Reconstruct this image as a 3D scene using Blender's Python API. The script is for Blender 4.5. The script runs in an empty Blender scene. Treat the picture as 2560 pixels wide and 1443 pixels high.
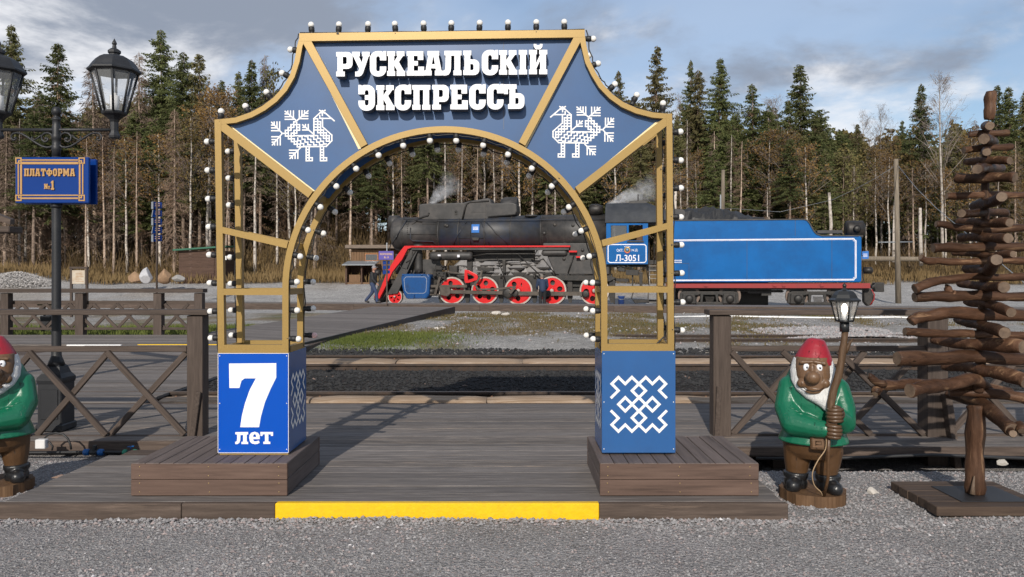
import bpy, math, random
import numpy as np
from mathutils import Vector, Matrix
from mathutils.geometry import tessellate_polygon

SC = bpy.context.scene
COL = SC.collection
rnd = random.Random(7)
rng = np.random.default_rng(11)
PI = math.pi

# ------------------------------------------------------------------ camera, sky, sun, exposure
F = 1900.0            # focal length in photo pixels (photo 2560 x 1443)
HOR = 690.0           # horizon row
EYE = 1.6             # eye height above the gravel
cam_d = bpy.data.cameras.new('camera')
cam = bpy.data.objects.new('camera', cam_d)
COL.objects.link(cam)
cam_d.sensor_width = 36.0
cam_d.lens = F / 2560.0 * 36.0
cam_d.shift_y = -(721.5 - HOR) / 2560.0
cam_d.clip_start = 0.05
cam_d.clip_end = 6000
cam.location = (0, 0, EYE)
cam.rotation_euler = (math.radians(90), 0, 0)
SC.camera = cam

SUN_AZ, SUN_EL = math.radians(8.8), math.radians(29.0)
world = bpy.data.worlds.new('World')
SC.world = world
world.use_nodes = True
wn, wl = world.node_tree.nodes, world.node_tree.links
wn.clear()
w_out = wn.new('ShaderNodeOutputWorld')
w_bg = wn.new('ShaderNodeBackground')
w_bg.inputs['Strength'].default_value = 0.115
wl.new(w_bg.outputs[0], w_out.inputs[0])
w_sky = wn.new('ShaderNodeTexSky')
w_sky.sky_type = 'NISHITA'
w_sky.sun_disc = False
w_sky.sun_elevation = SUN_EL
w_sky.sun_rotation = math.radians(180) + SUN_AZ
w_sky.altitude = 100
w_sky.air_density = 1.0
w_sky.dust_density = 0.6
w_sky.ozone_density = 1.6
def wmath(op, a, b=None, c=None, clamp=False):
    n = wn.new('ShaderNodeMath'); n.operation = op; n.use_clamp = clamp
    for i, v in enumerate((a, b, c)):
        if v is None: continue
        if isinstance(v, (int, float)): n.inputs[i].default_value = v
        else: wl.new(v, n.inputs[i])
    return n.outputs[0]
w_tc = wn.new('ShaderNodeTexCoord')
w_sep = wn.new('ShaderNodeSeparateXYZ')
wl.new(w_tc.outputs['Generated'], w_sep.inputs[0])
zc = wmath('MAXIMUM', w_sep.outputs[2], 0.0)
den = wmath('ADD', zc, 0.30)
w_comb = wn.new('ShaderNodeCombineXYZ')
wl.new(wmath('DIVIDE', w_sep.outputs[0], den), w_comb.inputs[0])
wl.new(wmath('DIVIDE', w_sep.outputs[1], den), w_comb.inputs[1])
wl.new(wmath('MULTIPLY', zc, 1.6), w_comb.inputs[2])
def wnoise(scale, detail, rough, off, dist=0.0):
    mp = wn.new('ShaderNodeMapping'); mp.inputs['Location'].default_value = off
    wl.new(w_comb.outputs[0], mp.inputs[0])
    n = wn.new('ShaderNodeTexNoise')
    n.inputs['Scale'].default_value = scale; n.inputs['Detail'].default_value = detail
    n.inputs['Roughness'].default_value = rough; n.inputs['Distortion'].default_value = dist
    wl.new(mp.outputs[0], n.inputs['Vector'])
    return n.outputs['Fac']
def wramp(v, lo, hi):
    n = wn.new('ShaderNodeMapRange'); n.interpolation_type = 'SMOOTHERSTEP'
    n.inputs['From Min'].default_value = lo; n.inputs['From Max'].default_value = hi
    wl.new(v, n.inputs[0]); return n.outputs[0]
cov_n = wnoise(1.45, 8, 0.56, (15.2, 14.1, 3.7), 0.2)
cov = wmath('ADD', cov_n, wmath('MULTIPLY', w_sep.outputs[0], -0.06))       # more cloud to the left
mask = wramp(cov, 0.395, 0.57)
shade_n = wnoise(2.3, 8, 0.60, (18.1, 9.9, 1.2), 0.3)
shade = wramp(wmath('SUBTRACT', shade_n, wmath('MULTIPLY', wmath('SUBTRACT', zc, 0.24), 1.3)), 0.39, 0.68)   # undersides overhead are darker
c_mix = wn.new('ShaderNodeMix'); c_mix.data_type = 'RGBA'
c_mix.inputs['A'].default_value = (2.5, 2.85, 3.55, 1)
c_mix.inputs['B'].default_value = (8.3, 8.3, 8.5, 1)
wl.new(shade, c_mix.inputs['Factor'])
veil_n = wnoise(0.55, 6, 0.55, (1.3, 4.4, 5.0), 0.6)
veil = wmath('MULTIPLY', wramp(veil_n, 0.26, 0.56), 0.55)
v_mix = wn.new('ShaderNodeMix'); v_mix.data_type = 'RGBA'
wl.new(veil, v_mix.inputs['Factor'])
wl.new(w_sky.outputs[0], v_mix.inputs['A'])
v_mix.inputs['B'].default_value = (4.9, 5.9, 7.6, 1)
s_mix = wn.new('ShaderNodeMix'); s_mix.data_type = 'RGBA'
wl.new(wmath('MULTIPLY', mask, 0.92), s_mix.inputs['Factor'])
wl.new(v_mix.outputs['Result'], s_mix.inputs['A'])
wl.new(c_mix.outputs['Result'], s_mix.inputs['B'])
wl.new(s_mix.outputs['Result'], w_bg.inputs['Color'])

sun_d = bpy.data.lights.new('sun', 'SUN')
sun_d.energy = 4.3
sun_d.angle = math.radians(0.53)
sun_d.color = (1.0, 0.93, 0.83)
sun = bpy.data.objects.new('sun', sun_d)
COL.objects.link(sun)
sun_dir = Vector((math.sin(SUN_AZ) * math.cos(SUN_EL), math.cos(SUN_AZ) * math.cos(SUN_EL), -math.sin(SUN_EL)))
sun.rotation_euler = sun_dir.to_track_quat('-Z', 'Y').to_euler()
sun.location = (-20, -60, 60)

SC.view_settings.view_transform = 'Standard'
SC.view_settings.look = 'None'
SC.view_settings.exposure = 0.0
SC.view_settings.gamma = 1.0
SC.view_settings.use_curve_mapping = False
SC.render.engine = 'CYCLES'
SC.cycles.use_denoising = True
SC.cycles.max_bounces = 8
SC.cycles.transparent_max_bounces = 16
SC.cycles.volume_bounces = 1

# ------------------------------------------------------------------ photo pixel -> world
def P(px, py, d):
    return Vector(((px - 1280.0) * d / F, d, EYE - (py - HOR) * d / F))
def X(px, d): return (px - 1280.0) * d / F
def Z(py, d): return EYE - (py - HOR) * d / F
def D(py, z=0.0): return F * (EYE - z) / (py - HOR)

# ------------------------------------------------------------------ materials
MATS = {}
def _nodes(name):
    m = bpy.data.materials.new(name); m.use_nodes = True
    nt = m.node_tree
    b = nt.nodes['Principled BSDF']
    return m, nt, b
def ramp(nt, fac, stops):
    r = nt.nodes.new('ShaderNodeValToRGB')
    el = r.color_ramp.elements
    while len(el) < len(stops): el.new(0.5)
    for e, (p, c) in zip(el, stops):
        e.position = p; e.color = (c[0], c[1], c[2], 1)
    nt.links.new(fac, r.inputs[0])
    return r.outputs[0]
def noise(nt, scale, detail=4, rough=0.6, coord='Object', stretch=None, dist=0.0, rot=None):
    tc = nt.nodes.new('ShaderNodeTexCoord')
    v = tc.outputs[coord]
    if stretch or rot:
        mp = nt.nodes.new('ShaderNodeMapping')
        if stretch: mp.inputs['Scale'].default_value = stretch
        if rot: mp.inputs['Rotation'].default_value = rot
        nt.links.new(v, mp.inputs[0]); v = mp.outputs[0]
    n = nt.nodes.new('ShaderNodeTexNoise')
    n.inputs['Scale'].default_value = scale; n.inputs['Detail'].default_value = detail
    n.inputs['Roughness'].default_value = rough; n.inputs['Distortion'].default_value = dist
    nt.links.new(v, n.inputs['Vector'])
    return n.outputs['Fac']
def mixc(nt, fac, a, b, mode='MIX'):
    n = nt.nodes.new('ShaderNodeMix'); n.data_type = 'RGBA'; n.blend_type = mode
    for sock, v in (('Factor', fac), ('A', a), ('B', b)):
        if isinstance(v, (int, float)): n.inputs[sock].default_value = v
        elif isinstance(v, tuple): n.inputs[sock].default_value = (v[0], v[1], v[2], 1)
        else: nt.links.new(v, n.inputs[sock])
    return n.outputs['Result']
def nmath(nt, op, a, b=None, clamp=False):
    n = nt.nodes.new('ShaderNodeMath'); n.operation = op; n.use_clamp = clamp
    for i, v in enumerate((a, b)):
        if v is None: continue
        if isinstance(v, (int, float)): n.inputs[i].default_value = v
        else: nt.links.new(v, n.inputs[i])
    return n.outputs[0]
def mrange(nt, v, a, b, c=0.0, d=1.0):
    n = nt.nodes.new('ShaderNodeMapRange')
    for i, q in enumerate((a, b, c, d)): n.inputs[i + 1].default_value = q
    nt.links.new(v, n.inputs[0]); return n.outputs[0]
def bump(nt, b, h, strength=0.3, dist=0.01):
    n = nt.nodes.new('ShaderNodeBump')
    n.inputs['Strength'].default_value = strength; n.inputs['Distance'].default_value = dist
    nt.links.new(h, n.inputs['Height']); nt.links.new(n.outputs[0], b.inputs['Normal'])
def orand(nt):
    return nt.nodes.new('ShaderNodeObjectInfo').outputs['Random']
def mul(c, k): return (c[0] * k, c[1] * k, c[2] * k)

def mat(name, col, rough=0.6, metal=0.0, var=0.15, scale=6.0, bmp=0.0, bscale=60.0, obvar=0.0, coat=0.0, dirt=None, dscale=2.5, damt=0.5, spec=None):
    """paint or plain surface: colour with fine and broad wear"""
    m, nt, b = _nodes(name)
    n1 = noise(nt, scale, 6, 0.65)
    c = ramp(nt, n1, [(0.25, mul(col, 1 - var)), (0.75, mul(col, 1 + var))])
    if dirt:
        n2 = noise(nt, dscale, 8, 0.7)
        c = mixc(nt, nmath(nt, 'MULTIPLY', mrange(nt, n2, 0.45, 0.7), damt), c, dirt)
    if obvar:
        k = mrange(nt, orand(nt), 0, 1, 1 - obvar, 1 + obvar)
        cc = nt.nodes.new('ShaderNodeCombineColor')
        for i in range(3): nt.links.new(k, cc.inputs[i])
        c = mixc(nt, 1.0, c, cc.outputs[0], 'MULTIPLY')
    nt.links.new(c, b.inputs['Base Color'])
    b.inputs['Roughness'].default_value = rough
    b.inputs['Metallic'].default_value = metal
    if spec is not None: b.inputs['Specular IOR Level'].default_value = spec
    if coat: b.inputs['Coat Weight'].default_value = coat
    if bmp: bump(nt, b, noise(nt, bscale, 5, 0.65), bmp, 0.01)
    MATS[name] = m
    return m

def wood(name, col, light=None, axis='X', rough=0.75, grain=1.0, obvar=0.12, wear=None, wearamt=0.5, bmp=0.35, spec=0.3):
    """sawn or weathered wood, grain along an axis"""
    m, nt, b = _nodes(name)
    st = {'X': (0.06, 1, 1), 'Y': (1, 0.06, 1), 'Z': (1, 1, 0.06)}[axis]
    tc = nt.nodes.new('ShaderNodeTexCoord')
    oi = nt.nodes.new('ShaderNodeObjectInfo')
    ad = nt.nodes.new('ShaderNodeVectorMath'); ad.operation = 'ADD'
    sc = nt.nodes.new('ShaderNodeVectorMath'); sc.operation = 'SCALE'; sc.inputs['Scale'].default_value = 37.0
    cx = nt.nodes.new('ShaderNodeCombineXYZ')
    for i in range(3): nt.links.new(oi.outputs['Random'], cx.inputs[i])
    nt.links.new(cx.outputs[0], sc.inputs[0])
    nt.links.new(tc.outputs['Object'], ad.inputs[0]); nt.links.new(sc.outputs[0], ad.inputs[1])
    mp = nt.nodes.new('ShaderNodeMapping'); mp.inputs['Scale'].default_value = st
    nt.links.new(ad.outputs[0], mp.inputs[0])
    def nz(scale, det, ro):
        n = nt.nodes.new('ShaderNodeTexNoise'); n.inputs['Scale'].default_value = scale
        n.inputs['Detail'].default_value = det; n.inputs['Roughness'].default_value = ro
        nt.links.new(mp.outputs[0], n.inputs['Vector']); return n.outputs['Fac']
    g = nz(55 * grain, 6, 0.7)
    g2 = nz(9 * grain, 4, 0.6)
    light = light or mul(col, 1.7)
    c = ramp(nt, g, [(0.30, mul(col, 0.5)), (0.5, col), (0.70, light)])
    c = mixc(nt, mrange(nt, g2, 0.3, 0.7, 0, 0.55), c, mul(col, 0.75))
    if wear:
        wn_ = nz(22 * grain, 8, 0.75)
        c = mixc(nt, nmath(nt, 'MULTIPLY', mrange(nt, wn_, 0.56, 0.72), wearamt), c, wear)
    k = mrange(nt, oi.outputs['Random'], 0, 1, 1 - obvar, 1 + obvar)
    cc = nt.nodes.new('ShaderNodeCombineColor')
    for i in range(3): nt.links.new(k, cc.inputs[i])
    c = mixc(nt, 1.0, c, cc.outputs[0], 'MULTIPLY')
    nt.links.new(c, b.inputs['Base Color'])
    b.inputs['Roughness'].default_value = rough
    b.inputs['Specular IOR Level'].default_value = spec
    bump(nt, b, g, bmp, 0.004)
    MATS[name] = m
    return m

# ------------------------------------------------------------------ objects
def tag(o, label=None, cat=None, group=None, kind=None):
    if label: o['label'] = label
    if cat: o['category'] = cat
    if group: o['group'] = group
    if kind: o['kind'] = kind
    return o
def thing(name, label, cat, loc=(0, 0, 0), group=None, rz=0.0):
    o = bpy.data.objects.new(name, None)
    o.empty_display_size = 0.1
    COL.objects.link(o)
    o.location = loc; o.rotation_euler = (0, 0, rz)
    return tag(o, label, cat, group)
def wloc(o):
    v = Vector((0, 0, 0))
    while o is not None:
        v = v + Vector(o.location); o = o.parent
    return v
def link(name, me, parent=None, loc=(0, 0, 0), rot=(0, 0, 0), scale=(1, 1, 1)):
    o = bpy.data.objects.new(name, me)
    COL.objects.link(o)
    o.location = loc; o.rotation_euler = rot; o.scale = scale
    if parent is not None: o.parent = parent
    return o
def copy_tree(o, parent=None):
    c = o.copy(); COL.objects.link(c); c.parent = parent
    for ch in list(o.children): copy_tree(ch, c)
    return c

class MB:
    """collects polygons; build() links them as one mesh object"""
    def __init__(s):
        s.v = []; s.f = []; s.sm = []; s.mi = []; s.cur = 0
    def add(s, vs, fs, smooth=False):
        o = len(s.v)
        s.v.extend([tuple(q) for q in vs])
        for f in fs:
            s.f.append(tuple(i + o for i in f)); s.sm.append(smooth); s.mi.append(s.cur)
        return s
    def box(s, x0, x1, y0, y1, z0, z1):
        return s.add([(x0,y0,z0),(x1,y0,z0),(x1,y1,z0),(x0,y1,z0),(x0,y0,z1),(x1,y0,z1),(x1,y1,z1),(x0,y1,z1)],
                     [(0,3,2,1),(4,5,6,7),(0,1,5,4),(1,2,6,5),(2,3,7,6),(3,0,4,7)])
    def cbox(s, x0, x1, y0, y1, z0, z1, c=0.004):
        """box with chamfered edges"""
        vs = []; idx = {}
        X_ = (x0, x1); Y_ = (y0, y1); Z_ = (z0, z1)
        for i in (0, 1):
            for j in (0, 1):
                for k in (0, 1):
                    sx = c if i == 0 else -c; sy = c if j == 0 else -c; sz = c if k == 0 else -c
                    for a in range(3):
                        p = [X_[i] + sx, Y_[j] + sy, Z_[k] + sz]
                        p[a] = (X_, Y_, Z_)[a][(i, j, k)[a]]
                        idx[(i, j, k, a)] = len(vs); vs.append(tuple(p))
        fs = []
        def face(keys, n):
            q = [idx[t] for t in keys]
            a, b_, c_ = [Vector(vs[t]) for t in q[:3]]
            if (b_ - a).cross(c_ - a).dot(Vector(n)) < 0: q.reverse()
            fs.append(tuple(q))
        for a in range(3):
            b_, c_ = [t for t in range(3) if t != a]
            for e in (0, 1):
                ring = []
                for (p, q) in ((0, 0), (1, 0), (1, 1), (0, 1)):
                    t = [0, 0, 0]; t[a] = e; t[b_] = p; t[c_] = q
                    ring.append((t[0], t[1], t[2], a))
                n = [0, 0, 0]; n[a] = 1 if e else -1
                face(ring, n)
            for p in (0, 1):
                for q in (0, 1):
                    t0 = [0, 0, 0]; t0[b_] = p; t0[c_] = q; t1 = list(t0); t1[a] = 1
                    n = [0, 0, 0]; n[b_] = 1 if p else -1; n[c_] = 1 if q else -1
                    face([tuple(t0) + (b_,), tuple(t1) + (b_,), tuple(t1) + (c_,), tuple(t0) + (c_,)], n)
        for i in (0, 1):
            for j in (0, 1):
                for k in (0, 1):
                    face([(i, j, k, 0), (i, j, k, 1), (i, j, k, 2)], (2*i-1, 2*j-1, 2*k-1))
        return s.add(vs, fs)
    def hexa(s, a, b):
        """two quads (4 points each) joined to a solid"""
        return s.add(list(a) + list(b), [(3,2,1,0),(4,5,6,7),(0,1,5,4),(1,2,6,5),(2,3,7,6),(3,0,4,7)])
    def beam(s, p0, p1, w, h, up=(0, 0, 1)):
        p0 = Vector(p0); p1 = Vector(p1); t = (p1 - p0).normalized(); up = Vector(up)
        sd = t.cross(up)
        if sd.length < 1e-4: sd = t.cross(Vector((0, 1, 0)))
        sd.normalize(); u = sd.cross(t).normalized()
        def q(p): return [p - sd*w/2 - u*h/2, p + sd*w/2 - u*h/2, p + sd*w/2 + u*h/2, p - sd*w/2 + u*h/2]
        return s.hexa(q(p0), q(p1))
    def tube(s, pts, rad, n=8, cap=True, smooth=True, jitter=0.0):
        pts = [Vector(p) for p in pts]
        if isinstance(rad, (int, float)): rad = [rad] * len(pts)
        o = []; prev = None
        for i, p in enumerate(pts):
            t = (pts[min(i+1, len(pts)-1)] - pts[max(i-1, 0)]).normalized()
            if prev is None:
                a = t.cross(Vector((0, 0, 1)))
                if a.length < 1e-3: a = t.cross(Vector((0, 1, 0)))
            else:
                a = prev - t * prev.dot(t)
            a.normalize(); prev = a; b = t.cross(a)
            for k in range(n):
                an = 2*PI*k/n
                r = rad[i] * (1 + (jitter * (rnd.random() - .5) if jitter else 0))
                o.append(p + a*math.cos(an)*r + b*math.sin(an)*r)
        fs = []
        for i in range(len(pts)-1):
            for k in range(n):
                k2 = (k+1) % n
                fs.append((i*n+k, i*n+k2, (i+1)*n+k2, (i+1)*n+k))
        s.add(o, fs, smooth)
        if cap:
            b = len(s.v) - len(o)
            s.f.append(tuple(b+k for k in reversed(range(n)))); s.sm.append(False); s.mi.append(s.cur)
            b2 = b + (len(pts)-1)*n
            s.f.append(tuple(b2+k for k in range(n))); s.sm.append(False); s.mi.append(s.cur)
        return s
    def lathe(s, prof, n=16, o=(0, 0, 0), axis='Z', smooth=True, phase=0.0, arc=None):
        """prof: (radius, height) pairs from bottom to top"""
        o = Vector(o); vs = []
        for (r, h) in prof:
            for k in range(n):
                a = 2*PI*k/n + phase
                c, d = math.cos(a)*r, math.sin(a)*r
                if axis == 'Z': q = (c, d, h)
                elif axis == 'Y': q = (c, h, -d)
                else: q = (h, c, d)
                vs.append(o + Vector(q))
        fs = []
        for i in range(len(prof)-1):
            for k in range(n):
                k2 = (k+1) % n
                fs.append((i*n+k, i*n+k2, (i+1)*n+k2, (i+1)*n+k))
        if prof[0][0] > 1e-6: fs.append(tuple(reversed(range(n))))
        if prof[-1][0] > 1e-6: fs.append(tuple((len(prof)-1)*n + k for k in range(n)))
        return s.add(vs, fs, smooth)
    def sphere(s, c, r, n=12, m=8, sc=(1, 1, 1)):
        prof = [(math.sin(PI*i/m)*r, -math.cos(PI*i/m)*r) for i in range(m+1)]
        prof[0] = (1e-7, -r); prof[-1] = (1e-7, r)
        t = MB(); t.lathe(prof, n)
        c = Vector(c)
        return s.add([(c.x+v[0]*sc[0], c.y+v[1]*sc[1], c.z+v[2]*sc[2]) for v in t.v], t.f, True)
    def prism(s, loops, y0, y1, f=None):
        """flat outline(s) in x,z (outer first, then holes) given thickness along y; f maps (x,z,y) to a point"""
        f = f or (lambda x, z, y: (x, y, z))
        polys = [[Vector((p[0], p[1], 0)) for p in lp] for lp in loops]
        flat = [p for lp in polys for p in lp]
        tris = tessellate_polygon(polys)
        n = len(flat)
        vs = [f(p.x, p.y, y0) for p in flat] + [f(p.x, p.y, y1) for p in flat]
        fs = []
        for t in tris:
            a, b, c = [flat[i] for i in t]
            ccw = (b.x-a.x)*(c.y-a.y) - (b.y-a.y)*(c.x-a.x) > 0
            t = tuple(t) if ccw else (t[0], t[2], t[1])
            fs.append(t); fs.append((t[0]+n, t[2]+n, t[1]+n))
        o = 0
        for li, lp in enumerate(polys):
            m = len(lp)
            area = sum(lp[i].x*lp[(i+1) % m].y - lp[(i+1) % m].x*lp[i].y for i in range(m))
            fw = (area > 0) == (li == 0)
            for i in range(m):
                a, b = o+i, o+(i+1) % m
                fs.append((b, a, a+n, b+n) if fw else (a, b, b+n, a+n))
            o += m
        return s.add(vs, fs)
    def xf(s, M):
        s.v = [tuple(M @ Vector(q)) for q in s.v]; return s
    def mesh(s, name, mats):
        me = bpy.data.meshes.new(name)
        me.from_pydata([tuple(q) for q in s.v], [], s.f)
        me.polygons.foreach_set('use_smooth', s.sm)
        if not isinstance(mats, (list, tuple)): mats = [mats]
        for m in mats: me.materials.append(m)
        if len(mats) > 1: me.polygons.foreach_set('material_index', s.mi)
        me.update()
        return me
    def build(s, name, mats, parent=None, local=False, rel=None):
        """verts are world coordinates unless local; rel: extra origin for the object"""
        po = Vector((0, 0, 0)) if (local or parent is None) else wloc(parent)
        org = Vector(rel) if rel is not None else po
        s.v = [(q[0]-org[0], q[1]-org[1], q[2]-org[2]) for q in s.v]
        return link(name, s.mesh(name, mats), parent, org - po)

def np_mesh(name, V, Fc, mats, smooth=False, colors=None):
    """V (n,3), Fc (m,k) arrays -> mesh; colors (n,3) as attribute 'tint'"""
    me = bpy.data.meshes.new(name)
    m, k = Fc.shape
    me.vertices.add(len(V)); me.vertices.foreach_set('co', np.asarray(V, np.float32).ravel())
    me.loops.add(m*k); me.loops.foreach_set('vertex_index', Fc.astype(np.int32).ravel())
    me.polygons.add(m); me.polygons.foreach_set('loop_start', np.arange(0, m*k, k, dtype=np.int32))
    me.polygons.foreach_set('use_smooth', np.full(m, smooth))
    if colors is not None:
        at = me.color_attributes.new('tint', 'FLOAT_COLOR', 'POINT')
        c4 = np.ones((len(V), 4), np.float32); c4[:, :3] = colors
        at.data.foreach_set('color', c4.ravel())
    if not isinstance(mats, (list, tuple)): mats = [mats]
    for q in mats: me.materials.append(q)
    me.update(calc_edges=True); me.validate()
    return me

def vnoise(x, y, seed=0):
    """smooth value noise, arrays"""
    x = np.asarray(x, float); y = np.asarray(y, float)
    xi = np.floor(x).astype(np.int64); yi = np.floor(y).astype(np.int64)
    fx = x - xi; fy = y - yi
    fx = fx*fx*(3-2*fx); fy = fy*fy*(3-2*fy)
    def h(a, b):
        q = (a*374761393 + b*668265263 + seed*974634541) & 0x7fffffff
        q = ((q ^ (q >> 13)) * 1274126177) & 0x7fffffff
        return ((q ^ (q >> 16)) & 0xffff) / 65535.0
    return (h(xi, yi)*(1-fx) + h(xi+1, yi)*fx)*(1-fy) + (h(xi, yi+1)*(1-fx) + h(xi+1, yi+1)*fx)*fy
def fbm(x, y, seed=0, o=4):
    r = 0; a = 0.5; 
    for i in range(o):
        r = r + a*vnoise(np.asarray(x)*2**i, np.asarray(y)*2**i, seed+i*7); a *= 0.5
    return r / (1 - 0.5**o)
def sstep(x, a, b):
    t = np.clip((x-a)/(b-a), 0, 1); return t*t*(3-2*t)
# ------------------------------------------------------------------ shared materials
M_deck = wood('deck_boards', (0.150, 0.134, 0.126), (0.27, 0.242, 0.228), 'X', 0.78, 1.0, 0.20, wear=(0.30, 0.24, 0.19), wearamt=0.55)
M_deckside = wood('deck_edge_wood', (0.085, 0.062, 0.050), (0.14, 0.105, 0.085), 'X', 0.8, 0.7, 0.1, wear=(0.30, 0.22, 0.17), wearamt=0.5)
M_fence = wood('fence_wood', (0.074, 0.055, 0.045), (0.118, 0.09, 0.075), 'X', 0.75, 0.8, 0.1, wear=(0.15, 0.12, 0.10), wearamt=0.25)
M_fencez = wood('post_wood', (0.074, 0.055, 0.045), (0.118, 0.09, 0.075), 'Z', 0.75, 0.8, 0.1, wear=(0.15, 0.12, 0.10), wearamt=0.25)
M_plinth = wood('plinth_board', (0.112, 0.071, 0.055), (0.15, 0.098, 0.076), 'X', 0.7, 0.5, 0.07, bmp=0.15)
M_plinthy = wood('plinth_top_board', (0.125, 0.098, 0.088), (0.165, 0.13, 0.118), 'Y', 0.65, 0.5, 0.07, bmp=0.15)
M_yellow = mat('yellow_paint', (0.80, 0.49, 0.004), 0.45, var=0.06, scale=9, bmp=0.35, bscale=25, dirt=(0.30, 0.17, 0.03), dscale=30, damt=0.22)
M_steel = mat('rail_head_steel', (0.16, 0.115, 0.085), 0.38, 0.6, var=0.2, scale=12)
M_rust = mat('rusty_steel', (0.045, 0.033, 0.027), 0.85, 0.1, var=0.4, scale=9, bmp=0.3, dirt=(0.10, 0.055, 0.03), dscale=4)
M_paletimber = wood('weathered_timber', (0.34, 0.24, 0.16), (0.58, 0.48, 0.38), 'X', 0.85, 0.5, 0.12, wear=(0.16, 0.10, 0.06), wearamt=0.7)
M_screw = mat('screw_head', (0.35, 0.25, 0.12), 0.4, 0.7)
M_white = mat('white_paint', (0.8, 0.8, 0.8), 0.5, var=0.03)
M_black = mat('black_plastic', (0.018, 0.018, 0.019), 0.5, var=0.1)
M_cable = mat('black_cable', (0.015, 0.015, 0.016), 0.5)

def stone_mat(name, c0, c1, c2, obvar=0.0):
    m, nt, b = _nodes(name)
    at = nt.nodes.new('ShaderNodeAttribute'); at.attribute_name = 'tint'
    n = noise(nt, 90, 4, 0.6)
    c = mixc(nt, mrange(nt, n, 0.25, 0.75, 0.0, 1.0), mul(c0, 1.0), c1)
    c = mixc(nt, 1.0, c, at.outputs['Color'], 'MULTIPLY')
    nt.links.new(c, b.inputs['Base Color']); b.inputs['Roughness'].default_value = 0.85
    bump(nt, b, n, 0.4, 0.004)
    return m
M_stone = stone_mat('gravel_stone', (0.205, 0.198, 0.197), (0.305, 0.294, 0.288), None)
M_coal = stone_mat('coal_lump', (0.011, 0.011, 0.0115), (0.027, 0.026, 0.026), None)

def ground_mat():
    m, nt, b = _nodes('ground_cover')
    at = nt.nodes.new('ShaderNodeAttribute'); at.attribute_name = 'tint'
    def vor(scale, feat='F1'):
        tc = nt.nodes.new('ShaderNodeTexCoord')
        v = nt.nodes.new('ShaderNodeTexVoronoi'); v.feature = feat
        v.inputs['Scale'].default_value = scale
        nt.links.new(tc.outputs['Object'], v.inputs['Vector']); return v
    v1 = vor(95); v2 = vor(38)
    hs = nt.nodes.new('ShaderNodeSeparateColor'); nt.links.new(v1.outputs['Color'], hs.inputs[0])
    k = mrange(nt, hs.outputs[0], 0, 1, 0.55, 1.45)
    k2 = mrange(nt, hs.outputs[1], 0.8, 1.0, 0.0, 0.35)
    cc = nt.nodes.new('ShaderNodeCombineColor')
    for i in range(3): nt.links.new(k, cc.inputs[i])
    c = mixc(nt, 1.0, at.outputs['Color'], cc.outputs[0], 'MULTIPLY')
    c = mixc(nt, k2, c, (0.30, 0.20, 0.17))
    n = noise(nt, 0.9, 7, 0.7)
    kk = mrange(nt, n, 0.3, 0.7, 0.78, 1.2)
    c2 = nt.nodes.new('ShaderNodeCombineColor')
    for i in range(3): nt.links.new(kk, c2.inputs[i])
    c = mixc(nt, 1.0, c, c2.outputs[0], 'MULTIPLY')
    n5 = noise(nt, 7.5, 5, 0.8)
    k5 = mrange(nt, n5, 0.32, 0.68, 0.55, 1.4)
    c5 = nt.nodes.new('ShaderNodeCombineColor')
    for i in range(3): nt.links.new(k5, c5.inputs[i])
    geo = nt.nodes.new('ShaderNodeSeparateXYZ'); gtc = nt.nodes.new('ShaderNodeTexCoord'); nt.links.new(gtc.outputs['Object'], geo.inputs[0])
    c = mixc(nt, mrange(nt, geo.outputs[1], 12, 18, 0, 1), c, mixc(nt, 1.0, c, c5.outputs[0], 'MULTIPLY'))
    nt.links.new(c, b.inputs['Base Color'])
    b.inputs['Roughness'].default_value = 0.92
    b.inputs['Specular IOR Level'].default_value = 0.2
    h = nmath(nt, 'ADD', v1.outputs['Distance'], nmath(nt, 'MULTIPLY', v2.outputs['Distance'], 1.2))
    bump(nt, b, h, 0.75, 0.012)
    return m
M_ground = ground_mat()

# ------------------------------------------------------------------ the ground
def GH(x, d):
    """height of the ground"""
    x = np.asarray(x, float); d = np.asarray(d, float)
    z = (fbm(x*0.9, d*0.9, 3) - 0.5) * 0.035
    z = z - 0.13 * sstep(d, 6.15, 6.6) * sstep(x, 1.75, 2.1) * (1 - sstep(d, 8.9, 9.4))
    z = z - 0.05 * sstep(d, 6.4, 6.9) * (1 - sstep(d, 8.9, 9.4))
    z = z - 0.06 * sstep(d, 8.7, 9.2) * (1 - sstep(d, 16.3, 17.5))
    z = z + 0.10 * sstep(d, 16.6, 19.5) * (1 - sstep(x, 1.6, 4.2)) * sstep(x, -5, -3) * (1 - sstep(d, 24, 30))
    z = z + (fbm(x*0.35, d*0.35, 5) - 0.5) * 0.22 * sstep(d, 18, 21) * (1 - sstep(d, 30, 33))
    z = z + 1.15 * sstep(d, 45, 59) + 1.0 * sstep(d, 58, 68)
    far = np.clip(d - 64, 0, 400)
    z = z + far * 0.075 * (0.75 + 0.5 * sstep(x, -60, -4) * (1 - sstep(x, 0, 40)))
    z = z + 2.2 * sstep(d, 58, 66) * np.exp(-((x + 16.5) / 6.5) ** 2)          # bank left of the locomotive
    z = z + (fbm(x*0.16, d*0.16, 9) - 0.5) * 0.9 * sstep(d, 50, 64)
    z = z + 1.0 * np.exp(-(((x + 37) / 4.0) ** 2 + ((d - 57) / 3.0) ** 2))      # spoil heap at the left
    return z
def grass_mask(x, d):
    n = fbm(x*0.8, d*0.5, 21); n2 = fbm(x*0.35, d*0.22, 22)
    m = sstep(d, 16.2, 17.4) * (1 - sstep(d, 31, 34)) * sstep(0.55*n + 0.45*n2, 0.44, 0.60)
    g = np.exp(-(((x + 3.3) / 1.5) ** 2 + ((d - 18.6) / 1.5) ** 2)) * 1.4
    return np.clip(m, 0, 1), np.clip(g, 0, 1)
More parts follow.
